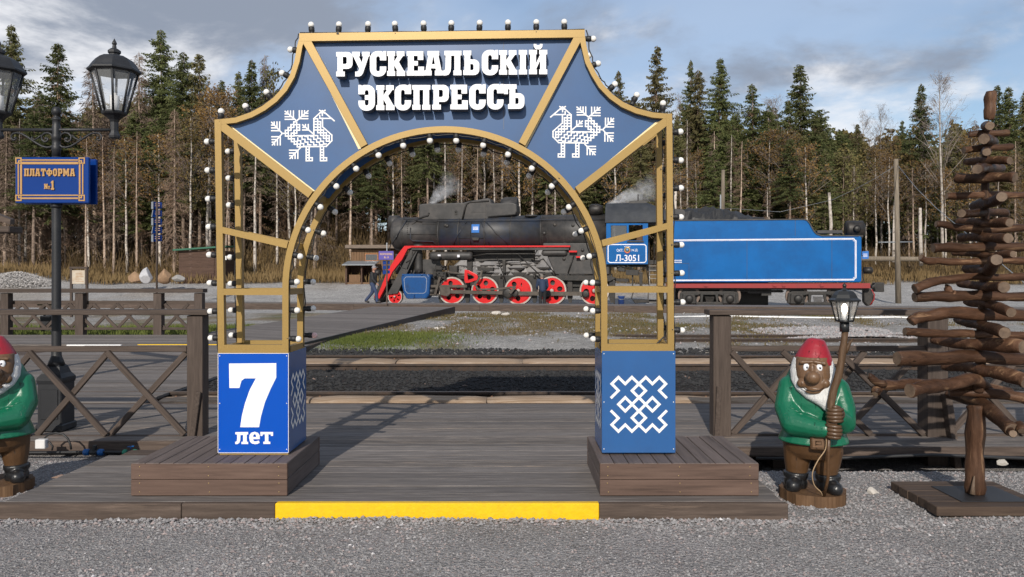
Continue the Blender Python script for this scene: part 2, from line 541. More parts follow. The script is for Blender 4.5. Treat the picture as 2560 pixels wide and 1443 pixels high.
def ground_tint(x, d):
    base = np.ones((len(x), 3)) * np.array([0.240, 0.231, 0.227])
    def lay(c, m):
        nonlocal base
        m = np.clip(m, 0, 1)[:, None]
        base = base*(1-m) + np.array(c)*m
    lay((0.27, 0.255, 0.255), sstep(fbm(x*1.3, d*1.3, 31), 0.5, 0.62) * 0.6)
    lay((0.020, 0.0195, 0.019), sstep(d, 8.6, 9.0) * (1 - sstep(d + (fbm(x*.6, d*.6, 33)-.5)*1.6, 15.9, 16.9)))
    lay((0.30, 0.29, 0.275), sstep(d + (fbm(x*.6, d*.6, 33)-.5)*1.6, 15.9, 16.9))
    m, g = grass_mask(x, d)
    lay((0.17, 0.125, 0.065), m * 0.8)
    lay((0.085, 0.115, 0.025), g * 0.9)
    lay((0.085, 0.10, 0.028), m * sstep(fbm(x*1.1, d*.7, 41), 0.55, 0.7) * 0.8)
    lay((0.085, 0.10, 0.028), sstep(d, 19.5, 20) * (1 - sstep(d, 23, 26)) * (1 - sstep(x, -9, -7.5)) * 0.85)
    lay((0.345, 0.34, 0.335), sstep(d, 32, 34) * 0.9)
    lay((0.27, 0.22, 0.17), sstep(fbm(x*.3, d*.2, 51), 0.52, 0.7) * sstep(d, 40, 44) * 0.4)
    lay((0.16, 0.115, 0.06), sstep(d + (fbm(x*.3, d*.3, 53)-.5)*6, 55, 58.5))
    lay((0.045, 0.032, 0.019), sstep(d + (fbm(x*.3, d*.3, 54)-.5)*4, 62, 68) * 0.9)
    lay((0.33, 0.325, 0.32), np.exp(-(((x + 37) / 3.6) ** 2 + ((d - 56.5) / 2.4) ** 2)) * 1.6)
    return base
def coords(pieces):
    out = []
    for a, b, st in pieces: out.append(np.arange(a, b, st))
    out.append(np.array([pieces[-1][1]])); return np.concatenate(out)
gx = coords([(-700, -120, 40), (-120, -30, 2.5), (-30, -8, 0.5), (-8, 8, 0.12), (8, 30, 0.5), (30, 120, 2.5), (120, 701, 40)])
gd = coords([(-200, -10, 20), (-10, 3, 1.0), (3, 7.4, 0.07), (7.4, 20, 0.2), (20, 45, 0.5), (45, 90, 1.2), (90, 300, 12), (300, 900, 60)])
GX, GD = np.meshgrid(gx, gd)
GV = np.stack([GX.ravel(), GD.ravel(), GH(GX.ravel(), GD.ravel())], 1)
nx, nd = len(gx), len(gd)
ii = np.arange(nx*nd).reshape(nd, nx)
GF = np.stack([ii[:-1, :-1].ravel(), ii[:-1, 1:].ravel(), ii[1:, 1:].ravel(), ii[1:, :-1].ravel()], 1)
ground = link('ground', np_mesh('ground', GV, GF, M_ground, True, ground_tint(GV[:, 0], GV[:, 1])))
tag(ground, kind='structure')

# loose stones: low irregular lumps with their own tint
OCT_V = np.array([(1,0,0),(.3,.95,0),(-.8,.6,0),(-.8,-.6,0),(.3,-.95,0),(.1,.1,.8),(0,0,-.6)], float)
OCT_F = np.array([(0,1,5),(1,2,5),(2,3,5),(3,4,5),(4,0,5),(1,0,6),(2,1,6),(3,2,6),(4,3,6),(0,4,6)])
def lumps(name, x, d, z, r, tint, mat_, label=None, parent=None):
    n = len(x)
    V = np.repeat(OCT_V[None], n, 0) * (1 + (rng.random((n, 7, 3)) - .5) * 0.5)
    V *= (np.stack([rng.uniform(.8, 1.3, n), rng.uniform(.7, 1.1, n), rng.uniform(.6, 1.1, n)], 1))[:, None, :]
    a = rng.uniform(0, 2*PI, n); c, s = np.cos(a)[:, None], np.sin(a)[:, None]
    x0 = V[:, :, 0]*c - V[:, :, 1]*s; y0 = V[:, :, 0]*s + V[:, :, 1]*c
    V = np.stack([x0, y0, V[:, :, 2]], 2) * r[:, None, None] + np.stack([x, d, z], 1)[:, None, :]
    Fc = (OCT_F[None] + (np.arange(n)*7)[:, None, None]).reshape(-1, 3)
    cols = np.repeat(tint[:, None, :], 7, 1).reshape(-1, 3)
    o = link(name, np_mesh(name, V.reshape(-1, 3), Fc, mat_, False, cols), parent)
    tag(o, label, None, None, 'stuff'); return o
def stone_tints(n):
    k = rng.uniform(0.72, 1.20, n)
    t = np.stack([k, k, k*1.02], 1)
    w = rng.random(n)
    t[w < .22] *= np.array([1.14, 0.98, 0.94]); t[w > .99] *= 2.0
    return np.clip(t, 0, 3)
n = 80000
sd = 3.7 + (rng.random(n) ** 1.15) * 3.0
sx = rng.uniform(-1, 1, n) * (0.80 * sd + 0.3)
keep = ~((sd > 4.97) & (sd < 6.75) & (sx > -3.42) & (sx < 1.84)) & (sd < 6.85)
sx, sd = sx[keep], sd[keep]
r = 0.0028 + rng.random(len(sx)) ** 5 * 0.010 + np.where((np.abs(sd - 4.9) < .1) | (sd > 5.2), rng.random(len(sx)) * 0.004, 0)
r = r * (.78 + .42*sstep(fbm(sx*.9, sd*1.6, 91), .42, .62))
lumps('gravel', sx, sd, GH(sx, sd) + r*0.2, r, stone_tints(len(sx)), M_stone, 'grey and pinkish crushed stone gravel')
# banked against the edge board of the deck
n = 2600
sx = rng.uniform(-3.6, 2.2, n); sd = 4.97 - np.abs(rng.normal(0, .05, n))
r = 0.005 + rng.random(n) ** 2 * 0.012
lumps('gravel', sx, sd, GH(sx, sd) + r*.3 + np.maximum(0, .018 - np.abs(4.97-sd)*.2)*fbm(sx*3, sd*0, 5), r, stone_tints(n), M_stone, 'grey gravel banked against the deck edge')

# ------------------------------------------------------------------ decks
DECK = thing('platform_deck', None, None); 
DECK_Z = 0.10
M_deck2 = wood('deck_boards_worn', (0.135, 0.118, 0.108), (0.28, 0.245, 0.22), 'X', 0.8, 1.2, 0.15, wear=(0.38, 0.29, 0.22), wearamt=0.9)
def planks(parent, x0, x1, d0, d1, pitch, z, th=0.035, mat_=None, gap=0.007):
    n = max(1, int(round((d1-d0)/pitch))); w = (d1-d0)/n
    for i in range(n):
        zz = z + rnd.uniform(-.0025, .0015)
        b = MB().cbox(x0 + rnd.uniform(-.004, .004), x1 + rnd.uniform(-.012, .012), d0+i*w+gap/2, d0+(i+1)*w-gap/2, zz-th, zz, 0.003)
        b.build('plank', mat_ or (M_deck2 if rnd.random() < .3 else M_deck), parent, rel=((x0+x1)/2, d0+(i+.5)*w, z))
bpy.data.objects.remove(DECK)
def struct(name, mb, m):
    o = mb.build(name, m); tag(o, kind='structure'); return o
deck = struct('platform_deck', MB().box(-26, 30, 6.96, 8.86, 0.0, 0.062).box(-2.55, 30, 6.72, 6.96, 0.0, 0.062).box(-3.36, 1.79, 5.06, 6.72, 0.0, 0.062), M_deckside)
planks(deck, -26, 30, 6.94, 8.90, 0.185, DECK_Z)
planks(deck, -2.55, 30, 6.70, 6.936, 0.12, DECK_Z)
planks(deck, -3.38, 1.81, 5.055, 6.36, 0.187, DECK_Z)
planks(deck, -2.55, 1.81, 6.363, 6.695, 0.17, DECK_Z)
MB().cbox(-26, -2.56, 6.895, 6.935, 0.01, 0.098, .003).build('edge_board', M_deckside, deck)
MB().cbox(1.815, 30, 6.655, 6.695, 0.02, 0.098, .003).build('edge_board', M_deckside, deck)
MB().cbox(-5.0, -2.18, 5.005, 5.052, -0.03, 0.099, .004).build('edge_board', M_deckside, deck)
MB().cbox(-2.176, -1.562, 5.005, 5.052, -0.03, 0.100, .004).build('edge_board', M_deckside, deck)
MB().cbox(-1.559, 0.573, 4.998, 5.052, -0.03, 0.103, .005).build('yellow_edge_board', M_yellow, deck)
MB().cbox(0.576, 1.82, 5.005, 5.052, -0.03, 0.100, .004).build('edge_board', M_deckside, deck)
MB().cbox(1.775, 1.815, 5.054, 6.65, -0.03, 0.060, .003).build('edge_board', M_deckside, deck)
MB().cbox(-3.385, -3.345, 5.054, 6.35, -0.03, 0.060, .003).build('edge_board', M_deckside, deck)
for x in np.arange(-12, 20, 2.4):
    MB().box(x, x+.14, 6.99, 8.8, -.3, -0.001).build('joist_block', M_deckside, deck)
planks(deck, -26, 30, 8.906, 9.05, 0.14, 0.088, mat_=M_deckside)

# the two low plinths under the gate
def plinth(x0, x1, label):
    d0, d1, z0, z1 = 5.172, 6.05, DECK_Z + .004, 0.326
    t = thing('timber_plinth', label, 'plinth', ((x0+x1)/2, (d0+d1)/2, DECK_Z), 'low timber plinths under the gate')
    MB().box(x0+.03, x1-.03, d0+.03, d1-.03, z0+.006, z1-.028).build('core', M_plinth, t)
    for k in range(2):
        za = z0 + k*.111; zb = za + .108
        for (a, b, c, d_) in ((x0, x1, d0, d0+.026), (x0, x1, d1-.026, d1)):
            MB().cbox(a, b, c, d_, za, min(zb, z1-.004), .003).build('board', M_plinth, t, rel=((a+b)/2, (c+d_)/2, za))
        for (a, b) in ((x0+.001, x0+.026), (x1-.026, x1-.001)):
            MB().cbox(a, b, d0+.028, d1-.028, za, min(zb, z1-.004), .003).build('board', M_plinthy, t, rel=((a+b)/2, (d0+d1)/2, za))
        for x in (x0+.055, (x0+x1)/2, x1-.055):
            for z in (za+.025, za+.085):
                MB().lathe([(.0048, 0), (.0040, -.002), (.0001, -.0022)], 8, (x + rnd.uniform(-.006, .006), d0+.0003, z), 'Y').build('screw', M_screw, t)
    n = 11; w = (x1-x0)/n
    for i in range(n):
        MB().cbox(x0+i*w+.003, x0+(i+1)*w-.003, d0+.001, d1-.001, z1-.026, z1 + rnd.uniform(-.001, .001), .003).build('top_plank', M_plinthy, t, rel=(x0+(i+.5)*w, (d0+d1)/2, z1))
    return t
plinth(-2.594, -1.53, 'low brown timber plinth under the pillar marked 7')
plinth(0.599, 1.68, 'low brown timber plinth under the pillar without a number')

# ------------------------------------------------------------------ tracks near the platform
RZ = 0.10
PROF = [(-.065, -.165), (.065, -.165), (.065, -.153), (.010, -.135), (.009, -.045), (.036, -.034), (.036, -.004), (.030, 0), (-.030, 0), (-.036, -.004), (-.036, -.034), (-.009, -.045), (-.010, -.135), (-.065, -.153)]
def rail(track, x0, x1, d, z=RZ):
    b = MB()
    n = len(PROF)
    vs = [(x0, d+p[0], z+p[1]) for p in PROF] + [(x1, d+p[0], z+p[1]) for p in PROF]
    fs = []
    mi = []
    for i in range(n):
        j = (i+1) % n
        fs.append((i, j, n+j, n+i)); mi.append(1 if i in (6, 7, 8) else 0)
    fs.append(tuple(reversed(range(n)))); fs.append(tuple(range(n, 2*n))); mi += [0, 0]
    b.add(vs, fs); b.mi = mi
    return b.build('rail', [M_rust, M_steel], track, rel=((x0+x1)/2, d, z))
def fishplate(track, x, d):
    t = MB().cbox(x-.40, x+.40, d-.052, d-.034, RZ-.125, RZ-.05, .004).build('joint_bar', M_rust, track, rel=(x, d-.04, RZ-.09))
    for k in (-.33, -.21, -.07, .07, .21, .33):
        MB().lathe([(.018, 0), (.018, -.02), (.0001, -.021)], 6, (x+k, d-.052, RZ-.088), 'Y').build('bolt', M_rust, t)
def sleeper_rows(track, x0, x1, dn, df, step=.54, m=None):
    x = x0
    while x < x1:
        MB().cbox(x-.12, x+.12, dn, df, RZ-.34, RZ-.172 + rnd.uniform(-.01, .006), .01).build('sleeper', m or M_rust, track, rel=(x, (dn+df)/2, RZ-.18))
        x += step
M_sleeper = wood('sleeper_wood', (0.05, 0.040, 0.033), (0.11, 0.09, 0.075), 'Y', 0.9, 0.6, 0.2)
def timber(track, x0, x1, da, db, z, wav=.03):
    """split log laid along a rail"""
    x = x0
    while x < x1:
        L = rnd.uniform(1.6, 3.2)
        b = MB(); n = 14; pts = []; rad = []
        for i in range(n+1):
            q = x + L*i/n
            pts.append((q, (da+db)/2, z - .055 + math.sin(i*1.7 + x)*.006 + rnd.uniform(-.005, .005)))
            e = min(i, n-i)/n
            rad.append((db-da)/2 * (0.72 + .28*min(1, e*6)) * rnd.uniform(.95, 1.05))
        b.tube(pts, rad, 9)
        b.v = [(v[0], v[1], z - .055 + (v[2]-z+.055)*(.062/((db-da)/2))) for v in b.v]
        b.build('split_timber', M_paletimber, track, rel=(x+L/2, (da+db)/2, z-.05))
        x += L + .02
def spikes(track, x0, x1, d, step):
    x = x0
    while x < x1:
        q = x + rnd.uniform(-.12, .12)
        MB().beam((q, d, RZ-.10), (q+rnd.uniform(-.03, .03), d-.05, RZ-.035), .022, .022).build('rail_spike', M_rustorange, track)
        x += step
M_rustorange = mat('rust_orange', (0.17, 0.085, 0.045), 0.85, var=0.3)  # paler, more orange rust colour for the rail spikes
D1, D2, D3, D4 = D(979, RZ), D(910, RZ), D(888, RZ), D(846, RZ)
tr1 = thing('railway_track', 'nearest rail beside the platform deck with pale timber along it', 'track', (0, D1, 0))
rail(tr1, -30, 34, D1)
timber(tr1, -4.3, 10, 9.14, 9.62, 0.108)
spikes(tr1, -4.2, 4, D1-.13, .44)
tr2 = thing('railway_track', 'second track whose two rails hold a pale split timber between them', 'track', (0, D2, 0))
rail(tr2, -30, -3.72, D2); rail(tr2, -3.714, 34, D2); rail(tr2, -30, 34, D3)
fishplate(tr2, -3.05, D2)
timber(tr2, -4.2, 34, D2+.22, D3-.36, 0.105)
spikes(tr2, -4.2, 4, D3-.2, 1.0)
sleeper_rows(tr2, -4.2, 12, D2-.35, D3+.45, .6, M_sleeper)
tr3 = thing('railway_track', 'farther track at the right whose pale sleeper ends lie in the coal dust', 'track', (12, D4, 0))
M_conc = mat('concrete', (0.34, 0.31, 0.28), 0.9, var=0.2, scale=8, bmp=0.3)
rail(tr3, 2.6, 34, D4); rail(tr3, 2.6, 34, D4+1.2)
for x in np.arange(2.9, 20, .62):
    MB().cbox(x-.12, x+.12, D4-1.9, D4+1.8, -.2, -.035, .02).build('sleeper', M_conc, tr3, rel=(x, D4, -.05))
# coal dust ballast
def coal(x0, x1, d0, d1, n, rmin=.012, rmax=.045, zf=lambda x, d: 0*x):
    x = rng.uniform(x0, x1, n); d = rng.uniform(d0, d1, n)
    ok = (d < d1 + (fbm(x*.6, d*.6, 33)-.5)*1.2) & ~((x < -4.42))
    x, d = x[ok], d[ok]
    r = rmin + rng.random(len(x))**3*(rmax-rmin)
    k = rng.uniform(.6, 1.5, len(x))
    t = np.stack([k, k, k], 1); t[rng.random(len(x)) > .996] *= np.array([7, 5, 4])
    lumps('coal_ballast', x, d, GH(x, d) + zf(x, d) + r*.2, r, t, M_coal, 'black coal and cinder ballast between the rails')
def bank(x, d):
    return 0.05 + 0.05*np.sin((d-D1)/(D2-D1)*PI) + .03*(fbm(x*2, d*2, 8)-.5)
cg = coords([(-4.42, 9, .08), (9, 34, .6)]); cd = np.linspace(D1+.03, D2-.07, 26)
A, B = np.meshgrid(cg, cd); V = np.stack([A.ravel(), B.ravel(), GH(A.ravel(), B.ravel()) + bank(A.ravel(), B.ravel())], 1)
i2 = np.arange(A.size).reshape(A.shape)
Fq = np.stack([i2[:-1, :-1].ravel(), i2[:-1, 1:].ravel(), i2[1:, 1:].ravel(), i2[1:, :-1].ravel()], 1)
cb = link('coal_bed', np_mesh('coal_bed', V, Fq, M_ground, True, np.ones((len(V), 3))*np.array([.021, .0205, .02]))); tag(cb, kind='structure')
coal(-4.42, 9, D1+.05, D2-.1, 16000, zf=bank)
coal(-4.42, 9, D3+.08, 16.8, 9000, .015, .055, zf=lambda x, d: 0.02 + 0*x)
coal(-5, 9, 8.95, D1-.05, 1500)

n = 9000; x = rng.uniform(-4, 22, n); d = 16.6 + rng.random(n)*16
ok = (x > -4.3 + np.maximum(0, d-17.0)*.13) & (rng.random(n) < sstep(fbm(x*.9, d*.6, 61), .35, .6)); x, d = x[ok], d[ok]
r = .012 + rng.random(len(x))**4*.05
lumps('loose_stones', x, d, GH(x, d) + r*.2, r, stone_tints(len(x))*1.05, M_stone, 'scattered pale loose stones on the ground between the tracks')
# boardwalk across the tracks on the left, side platform and the ramp to the far platform
cross = struct('crossing_boardwalk', MB().box(-26, -4.46, 9.06, 19.2, -.05, 0.058), M_deckside)
planks(cross, -26, -4.42, 9.06, D1-.05, .2, RZ)
planks(cross, -26, -4.42, D1+.05, D2-.05, .21, RZ)
planks(cross, -26, -4.42, D2+.05, D3-.05, .24, RZ)
planks(cross, -9.2, -4.42, D3+.05, 16.6, .22, RZ)
planks(cross, -26, -4.7, 16.6, 19.3, .22, RZ+.004)
MB().cbox(-4.455, -4.405, D1+.06, D2-.06, -.05, .085, .01).build('black_edge_strip', M_black, cross)
MB().cbox(X(345, 16.55), -4.72, 16.52, 16.592, -.02, RZ+.01, .004).build('yellow_edge_board', M_yellow, cross)
def ramp_walk():
    a = Vector((-4.7, 17.0, RZ)); b = Vector((-2.5, 32.6, .27)); c = Vector((-6.0, 32.9, .27)); e = Vector((-8.2, 19.3, RZ))
    r = struct('ramp_boardwalk', MB().hexa([a-Vector((0,0,.5)), b-Vector((0,0,.6)), c-Vector((0,0,.6)), e-Vector((0,0,.5))], [q-Vector((0,0,.04)) for q in (a, b, c, e)]), M_deckside)
    n = 46
    for i in range(n):
        t0, t1 = i/n, (i+.95)/n
        p = [a.lerp(b, t0), a.lerp(b, t1), e.lerp(c, t1), e.lerp(c, t0)]
        mb = MB().hexa([q - Vector((0, 0, .037)) for q in (p[0], p[1], p[2], p[3])], p)
        ce = (p[0]+p[2])/2
        mb.build('plank', M_deck, r, rel=ce)
    MB().hexa([a+Vector((.01,0,-.35)), b+Vector((.01,0,-.45)), b+Vector((.06,0,-.45)), a+Vector((.06,0,-.35))],
              [a+Vector((.01,0,.005)), b+Vector((.01,0,.005)), b+Vector((.06,0,.005)), a+Vector((.06,0,.005))]).build('black_edge_strip', M_black, r)
ramp_walk()
# far platform in front of the train
TA = math.atan(0.18)
EU = Vector((math.cos(TA), -math.sin(TA), 0)); EN = Vector((math.sin(TA), math.cos(TA), 0))
def far_platform():
    o = Vector((-1.44, 34.3, 0))
    t = thing('far_platform', 'long low wooden platform walkway beside the locomotive', 'platform', o, rz=-TA)
    tag(t, kind='structure'); del t['category']; del t['label']
    MB().box(-60, 60, .05, 1.75, -.1, .255).build('base', M_deckside, t, local=True)
    for i in range(9):
        MB().cbox(-60, 60, .0+i*.2, .193+i*.2, .26, .30, .003).build('plank', M_deck, t, local=True, rel=(0, i*.2, .3))
    for i in range(20):
        MB().cbox(-60+i*6, -60.01+(i+1)*6, -.03, .045, .0, .295, .004).build('edge_board', M_deckside, t, local=True, rel=(-57+i*6, 0, .15))
    return t
far_platform()
# ------------------------------------------------------------------ fences by the deck
def bar_part(parent, name, p0, p1, w, h, m=None, up=(0, 1, 0), c=0.004):
    """chamfered straight piece between two points: w across, h along 'up'"""
    p0 = Vector(p0); p1 = Vector(p1); L = (p1-p0).length
    t = (p1-p0).normalized(); u = Vector(up); u = (u - t*u.dot(t)).normalized(); s = t.cross(u)
    b = MB().cbox(-L/2, L/2, -w/2, w/2, -h/2, h/2, min(c, w*.2, h*.2))
    o = link(name, b.mesh(name, m or M_fence), parent)
    M = Matrix((t, s, u)).transposed().to_4x4(); M.translation = (p0+p1)/2 - wloc(parent)
    o.matrix_local = M
    return o
FD = 7.1
def pbar(parent, name, a, b, d, w, h, m=None):
    """bar between two photo points at distance d (w seen width, h depth)"""
    return bar_part(parent, name, P(a[0], a[1], d), P(b[0], b[1], d), w, h, m, up=(0, 1, 0))
def box_part(parent, name, px0, px1, py0, py1, d0, d1, m, c=.004):
    """box whose front face fills a photo rectangle at distance d0"""
    b = MB().cbox(X(px0, d0), X(px1, d0), d0, d1, Z(py1, d0), Z(py0, d0), c)
    ce = P((px0+px1)/2, (py0+py1)/2, (d0+d1)/2)
    return b.build(name, m, parent, rel=ce)
fl = thing('wooden_fence', 'brown wooden fence with crossed braces behind the gnome without a staff', 'fence', (X(486, FD), FD, DECK_Z))
box_part(fl, 'post', 467, 506, 789, 1092, FD, FD+.15, M_fencez)
box_part(fl, 'post', -330, -291, 789, 1092, FD, FD+.15, M_fencez)
box_part(fl, 'top_rail', -700, 518, 775, 788, FD-.03, FD+.18, M_fence)
box_part(fl, 'rail', -291, 466, 866, 880, FD+.02, FD+.07, M_fence)
box_part(fl, 'rail', -291, 466, 1089, 1101, FD+.02, FD+.07, M_fence)
box_part(fl, 'rail', -700, -330, 866, 880, FD+.02, FD+.07, M_fence)
for (a, b, o) in (((73, 880), (266, 1088), 0), ((93, 1088), (272, 880), .05), ((268, 880), (462, 1086), 0), ((276, 1088), (466, 882), .05),
               ((-120, 880), (73, 1088), 0), ((-100, 1088), (80, 880), .05), ((-290, 880), (-120, 1088), 0), ((-290, 1088), (-112, 880), .05)):
    pbar(fl, 'brace', a, b, FD+o, .052, .04)
pbar(fl, 'repair_board', (481, 1092), (496, 980), FD-.025, .05, .03, M_fencez)

fr = thing('wooden_fence', 'brown wooden fence with crossed braces behind the gnome holding a lantern', 'fence', (X(1806, FD), FD, DECK_Z))
box_part(fr, 'post', 1784, 1828, 789, 1092, FD, FD+.15, M_fencez)
box_part(fr, 'post', 2320, 2371, 789, 1166, FD-.02, FD+.17, M_fencez)
box_part(fr, 'top_rail', 1774, 3100, 775, 788, FD-.03, FD+.18, M_fence)
for (x0, x1) in ((1828, 2319), (2372, 3100)):
    box_part(fr, 'rail', x0, x1, 865, 879, FD+.02, FD+.07, M_fence)
    box_part(fr, 'rail', x0, x1, 1085, 1098, FD+.02, FD+.07, M_fence)
for (a, b, o) in (((1829, 880), (2016, 1085), 0), ((1831, 1085), (2014, 880), .05), ((1956, 879), (2176, 1085), 0), ((1990, 1085), (2162, 879), .05),
               ((2096, 879), (2308, 1085), 0), ((2104, 1085), (2304, 879), .05), ((2374, 1085), (2560, 879), .05), ((2376, 879), (2560, 1085), 0), ((2560, 1085), (2740, 879), .05)):
    pbar(fr, 'brace', a, b, FD+o, .055, .04)
pbar(fr, 'repair_board', (1792, 1092), (1798, 966), FD-.022, .045, .028, M_fencez)
pbar(fr, 'strut', (2365, 985), (2392, 1180), FD-.06, .06, .09, M_fencez)
# far fence along the side platform
F2 = 19.3
f2 = thing('wooden_fence', 'far low wooden fence with crossed braces along the side platform', 'fence', (X(300, F2), F2, RZ))
for px in (-190, 0, 187, 383, 485):
    box_part(f2, 'post', px, px+20, 733, 838, F2, F2+.2, M_fencez)
box_part(f2, 'top_rail', -500, 507, 722, 732, F2-.05, F2+.25, M_fence)
box_part(f2, 'rail', -500, 485, 752, 761, F2+.22, F2+.27, M_fence)
box_part(f2, 'rail', -500, 485, 819, 825, F2+.06, F2+.12, M_fence)
for k, x in enumerate(np.arange(-64, 460, 59.5)):
    pbar(f2, 'brace', (x, 760), (x+59, 821), F2+.10, .075, .04)
    pbar(f2, 'brace', (x, 821), (x+59, 760), F2+.145, .075, .04)
# two white boards leaning low at the side platform
wb = thing('white_barrier', 'low white board barrier lying on the side platform', 'barrier', (X(232, 16.4), 16.4, RZ))
box_part(wb, 'board', 166, 302, 862, 866, 16.4, 16.45, M_white); box_part(wb, 'board', 166, 302, 877, 884, 16.4, 16.45, M_white)
box_part(wb, 'leg', 186, 191, 866, 886, 16.46, 16.52, M_white); box_part(wb, 'leg', 276, 281, 866, 886, 16.46, 16.52, M_white)

# ------------------------------------------------------------------ the gate
def gold():
    m, nt, b = _nodes('gold_paint')
    n = noise(nt, 260, 3, 0.7); n2 = noise(nt, 3.5, 5, 0.6)
    c = ramp(nt, n, [(0.3, (0.26, 0.165, 0.045)), (0.6, (0.345, 0.225, 0.066)), (0.82, (0.52, 0.37, 0.14))])
    c = mixc(nt, mrange(nt, n2, .3, .7, 0, .35), c, (0.27, 0.17, 0.05))
    nt.links.new(c, b.inputs['Base Color'])
    b.inputs['Roughness'].default_value = 0.42; b.inputs['Metallic'].default_value = 0.25
    return m
M_gold = gold()
M_panel = mat('blue_composite', (0.048, 0.108, 0.240), 0.26, var=0.07, scale=2.0, dirt=(0.055, 0.09, 0.18), dscale=3, damt=.4)
M_boxblue = mat('blue_pillar_panel', (0.026, 0.100, 0.275), 0.24, var=0.05, scale=2.5, dirt=(0.03, 0.08, 0.2), dscale=3, damt=.4)
M_bright = mat('bright_blue_print', (0.002, 0.070, 0.42), 0.22, var=0.04, spec=.35)
M_letter = mat('white_letter_face', (0.78, 0.79, 0.82), 0.42, var=0.03, scale=3)
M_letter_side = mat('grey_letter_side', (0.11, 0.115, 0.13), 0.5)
M_print = mat('white_print', (0.80, 0.79, 0.78), 0.5, var=0.02)
M_sock = mat('bulb_socket_rubber', (0.014, 0.014, 0.015), 0.55, var=.2, bmp=.2)
def bulbmat(name, c):
    m, nt, b = _nodes(name)
    b.inputs['Base Color'].default_value = c + (1,)
    b.inputs['Roughness'].default_value = 0.22
    b.inputs['Subsurface Weight'].default_value = 0.25
    b.inputs['Subsurface Radius'].default_value = (.02, .02, .02)
    b.inputs['Coat Weight'].default_value = 0.3
    return m
M_bulb = bulbmat('white_bulb_glass', (0.80, 0.78, 0.74)); M_bulbp = bulbmat('pink_bulb_glass', (0.78, 0.50, 0.47))
GD0, GDB = 5.415, 5.79         # front and rear frame planes
S = GD0 / F
GT = 0.046                      # bar depth
gate = thing('welcome_gate', 'tall gold and blue welcome gate with round arch, bird emblems and bulbs', 'gate', (X(1112, GD0), (GD0+GDB)/2, 0.326))
ACX, ACY, AR0, AR1 = 1112.0, 722.0, 391.0, 406.5
def pxprism(loops, da, db):
    """photo outlines (pixels at the front frame plane) made solid from depth da to db"""
    lw = [[((x-1280)*S, EYE-(y-HOR)*S) for x, y in lp] for lp in loops]
    return MB().prism(lw, da, db)
def strip(pts, w):
    """outline of a polyline of width w (pixels), mitred"""
    L, R = [], []
    for i, p in enumerate(pts):
        a = pts[max(i-1, 0)]; b = pts[min(i+1, len(pts)-1)]
        tx, ty = b[0]-a[0], b[1]-a[1]; l = math.hypot(tx, ty); nx_, ny_ = -ty/l, tx/l
        L.append((p[0]+nx_*w/2, p[1]+ny_*w/2)); R.append((p[0]-nx_*w/2, p[1]-ny_*w/2))
    return L + R[::-1]
def arcpts(a0, a1, r, n):
    return [(ACX + r*math.cos(math.radians(a0+(a1-a0)*i/n)), ACY - r*math.sin(math.radians(a0+(a1-a0)*i/n))) for i in range(n+1)]
ARCL = [(740, 81), (736, 112), (729, 150), (717, 187), (699, 218), (676, 243), (648, 264), (618, 280), (580, 293), (541, 301)]
ARCR = [(1470, 73), (1473, 112), (1482, 150), (1497, 181), (1515, 210), (1539, 235), (1567, 255), (1601, 270), (1640, 280), (1675, 286)]
def curve_in(pts, k, sgn):
    out = []
    for i, p in enumerate(pts):
        a = pts[max(i-1, 0)]; b = pts[min(i+1, len(pts)-1)]
        tx, ty = b[0]-a[0], b[1]-a[1]; l = math.hypot(tx, ty)
        out.append((p[0] - sgn*ty/l*k*-1, p[1] + sgn*tx/l*k*-1))
    return out
def frame(back):
    o = (GDB - GD0) if back else 0.0
    e = lambda k: (GD0 + o + .0006*k, GD0 + o + GT + .0006*k)
    nm = 'rear_frame_bar' if back else 'frame_bar'
    def bar(poly, k): pxprism([poly], *e(k)).build(nm, M_gold, gate)
    ring = arcpts(0, 180, AR1, 56) + arcpts(180, 0, AR0, 56)
    ring = [(ACX+AR1, 882)] + ring[:57] + [(ACX-AR1, 884)] + [(ACX-AR0, 884)] + ring[57:] + [(ACX+AR0, 882)]
    bar(ring, 0)
    bar([(536, 299), (552, 299), (561, 884), (545, 884)], 1)
    bar([(1666, 284), (1680.5, 284), (1685.5, 882), (1670, 882)], 1)
    bar([(548, 862.5), (707, 862.5), (707, 883), (548, 883)], 2); bar([(1517, 860), (1672, 860), (1672, 877.5), (1517, 877.5)], 2)
    bar([(556, 722), (707, 722), (707, 738), (556, 738)], 2); bar([(1517, 717), (1672, 717), (1672, 732), (1517, 732)], 2)
    bar([(554, 567), (720, 604), (716, 621), (555, 583)], 2); bar([(1669, 557), (1504, 600), (1507, 616), (1669, 573)], 2)
    bar([(748, 83), (1462, 74), (1462, 93), (748, 103)], 3)
    il = curve_in(ARCL, 13, 1); ir = curve_in(ARCR, 13, -1)
    bar([(751, 84)] + [(p[0]+7, p[1]+1) for p in ARCL[1:-1]] + [(538, 299), (552, 311)] + [(p[0]+7, p[1]+1) for p in il[1:-1]][::-1] + [(762, 100)], 4)
    bar([(1460, 75)] + [(p[0]-7, p[1]+1) for p in ARCR[1:-1]] + [(1680, 285), (1668, 297)] + [(p[0]-7, p[1]+1) for p in ir[1:-1]][::-1] + [(1448, 92)], 4)
    bar([(752, 98), (775, 97), (918, 360), (902, 369)], 5); bar([(1459, 90), (1436, 90), (1297, 355), (1313, 364)], 5)
    bar([(556, 303), (782, 478), (770, 494), (545, 321)], 5); bar([(1664, 292), (1438, 468), (1449, 484), (1678, 306)], 5)
frame(False); frame(True)
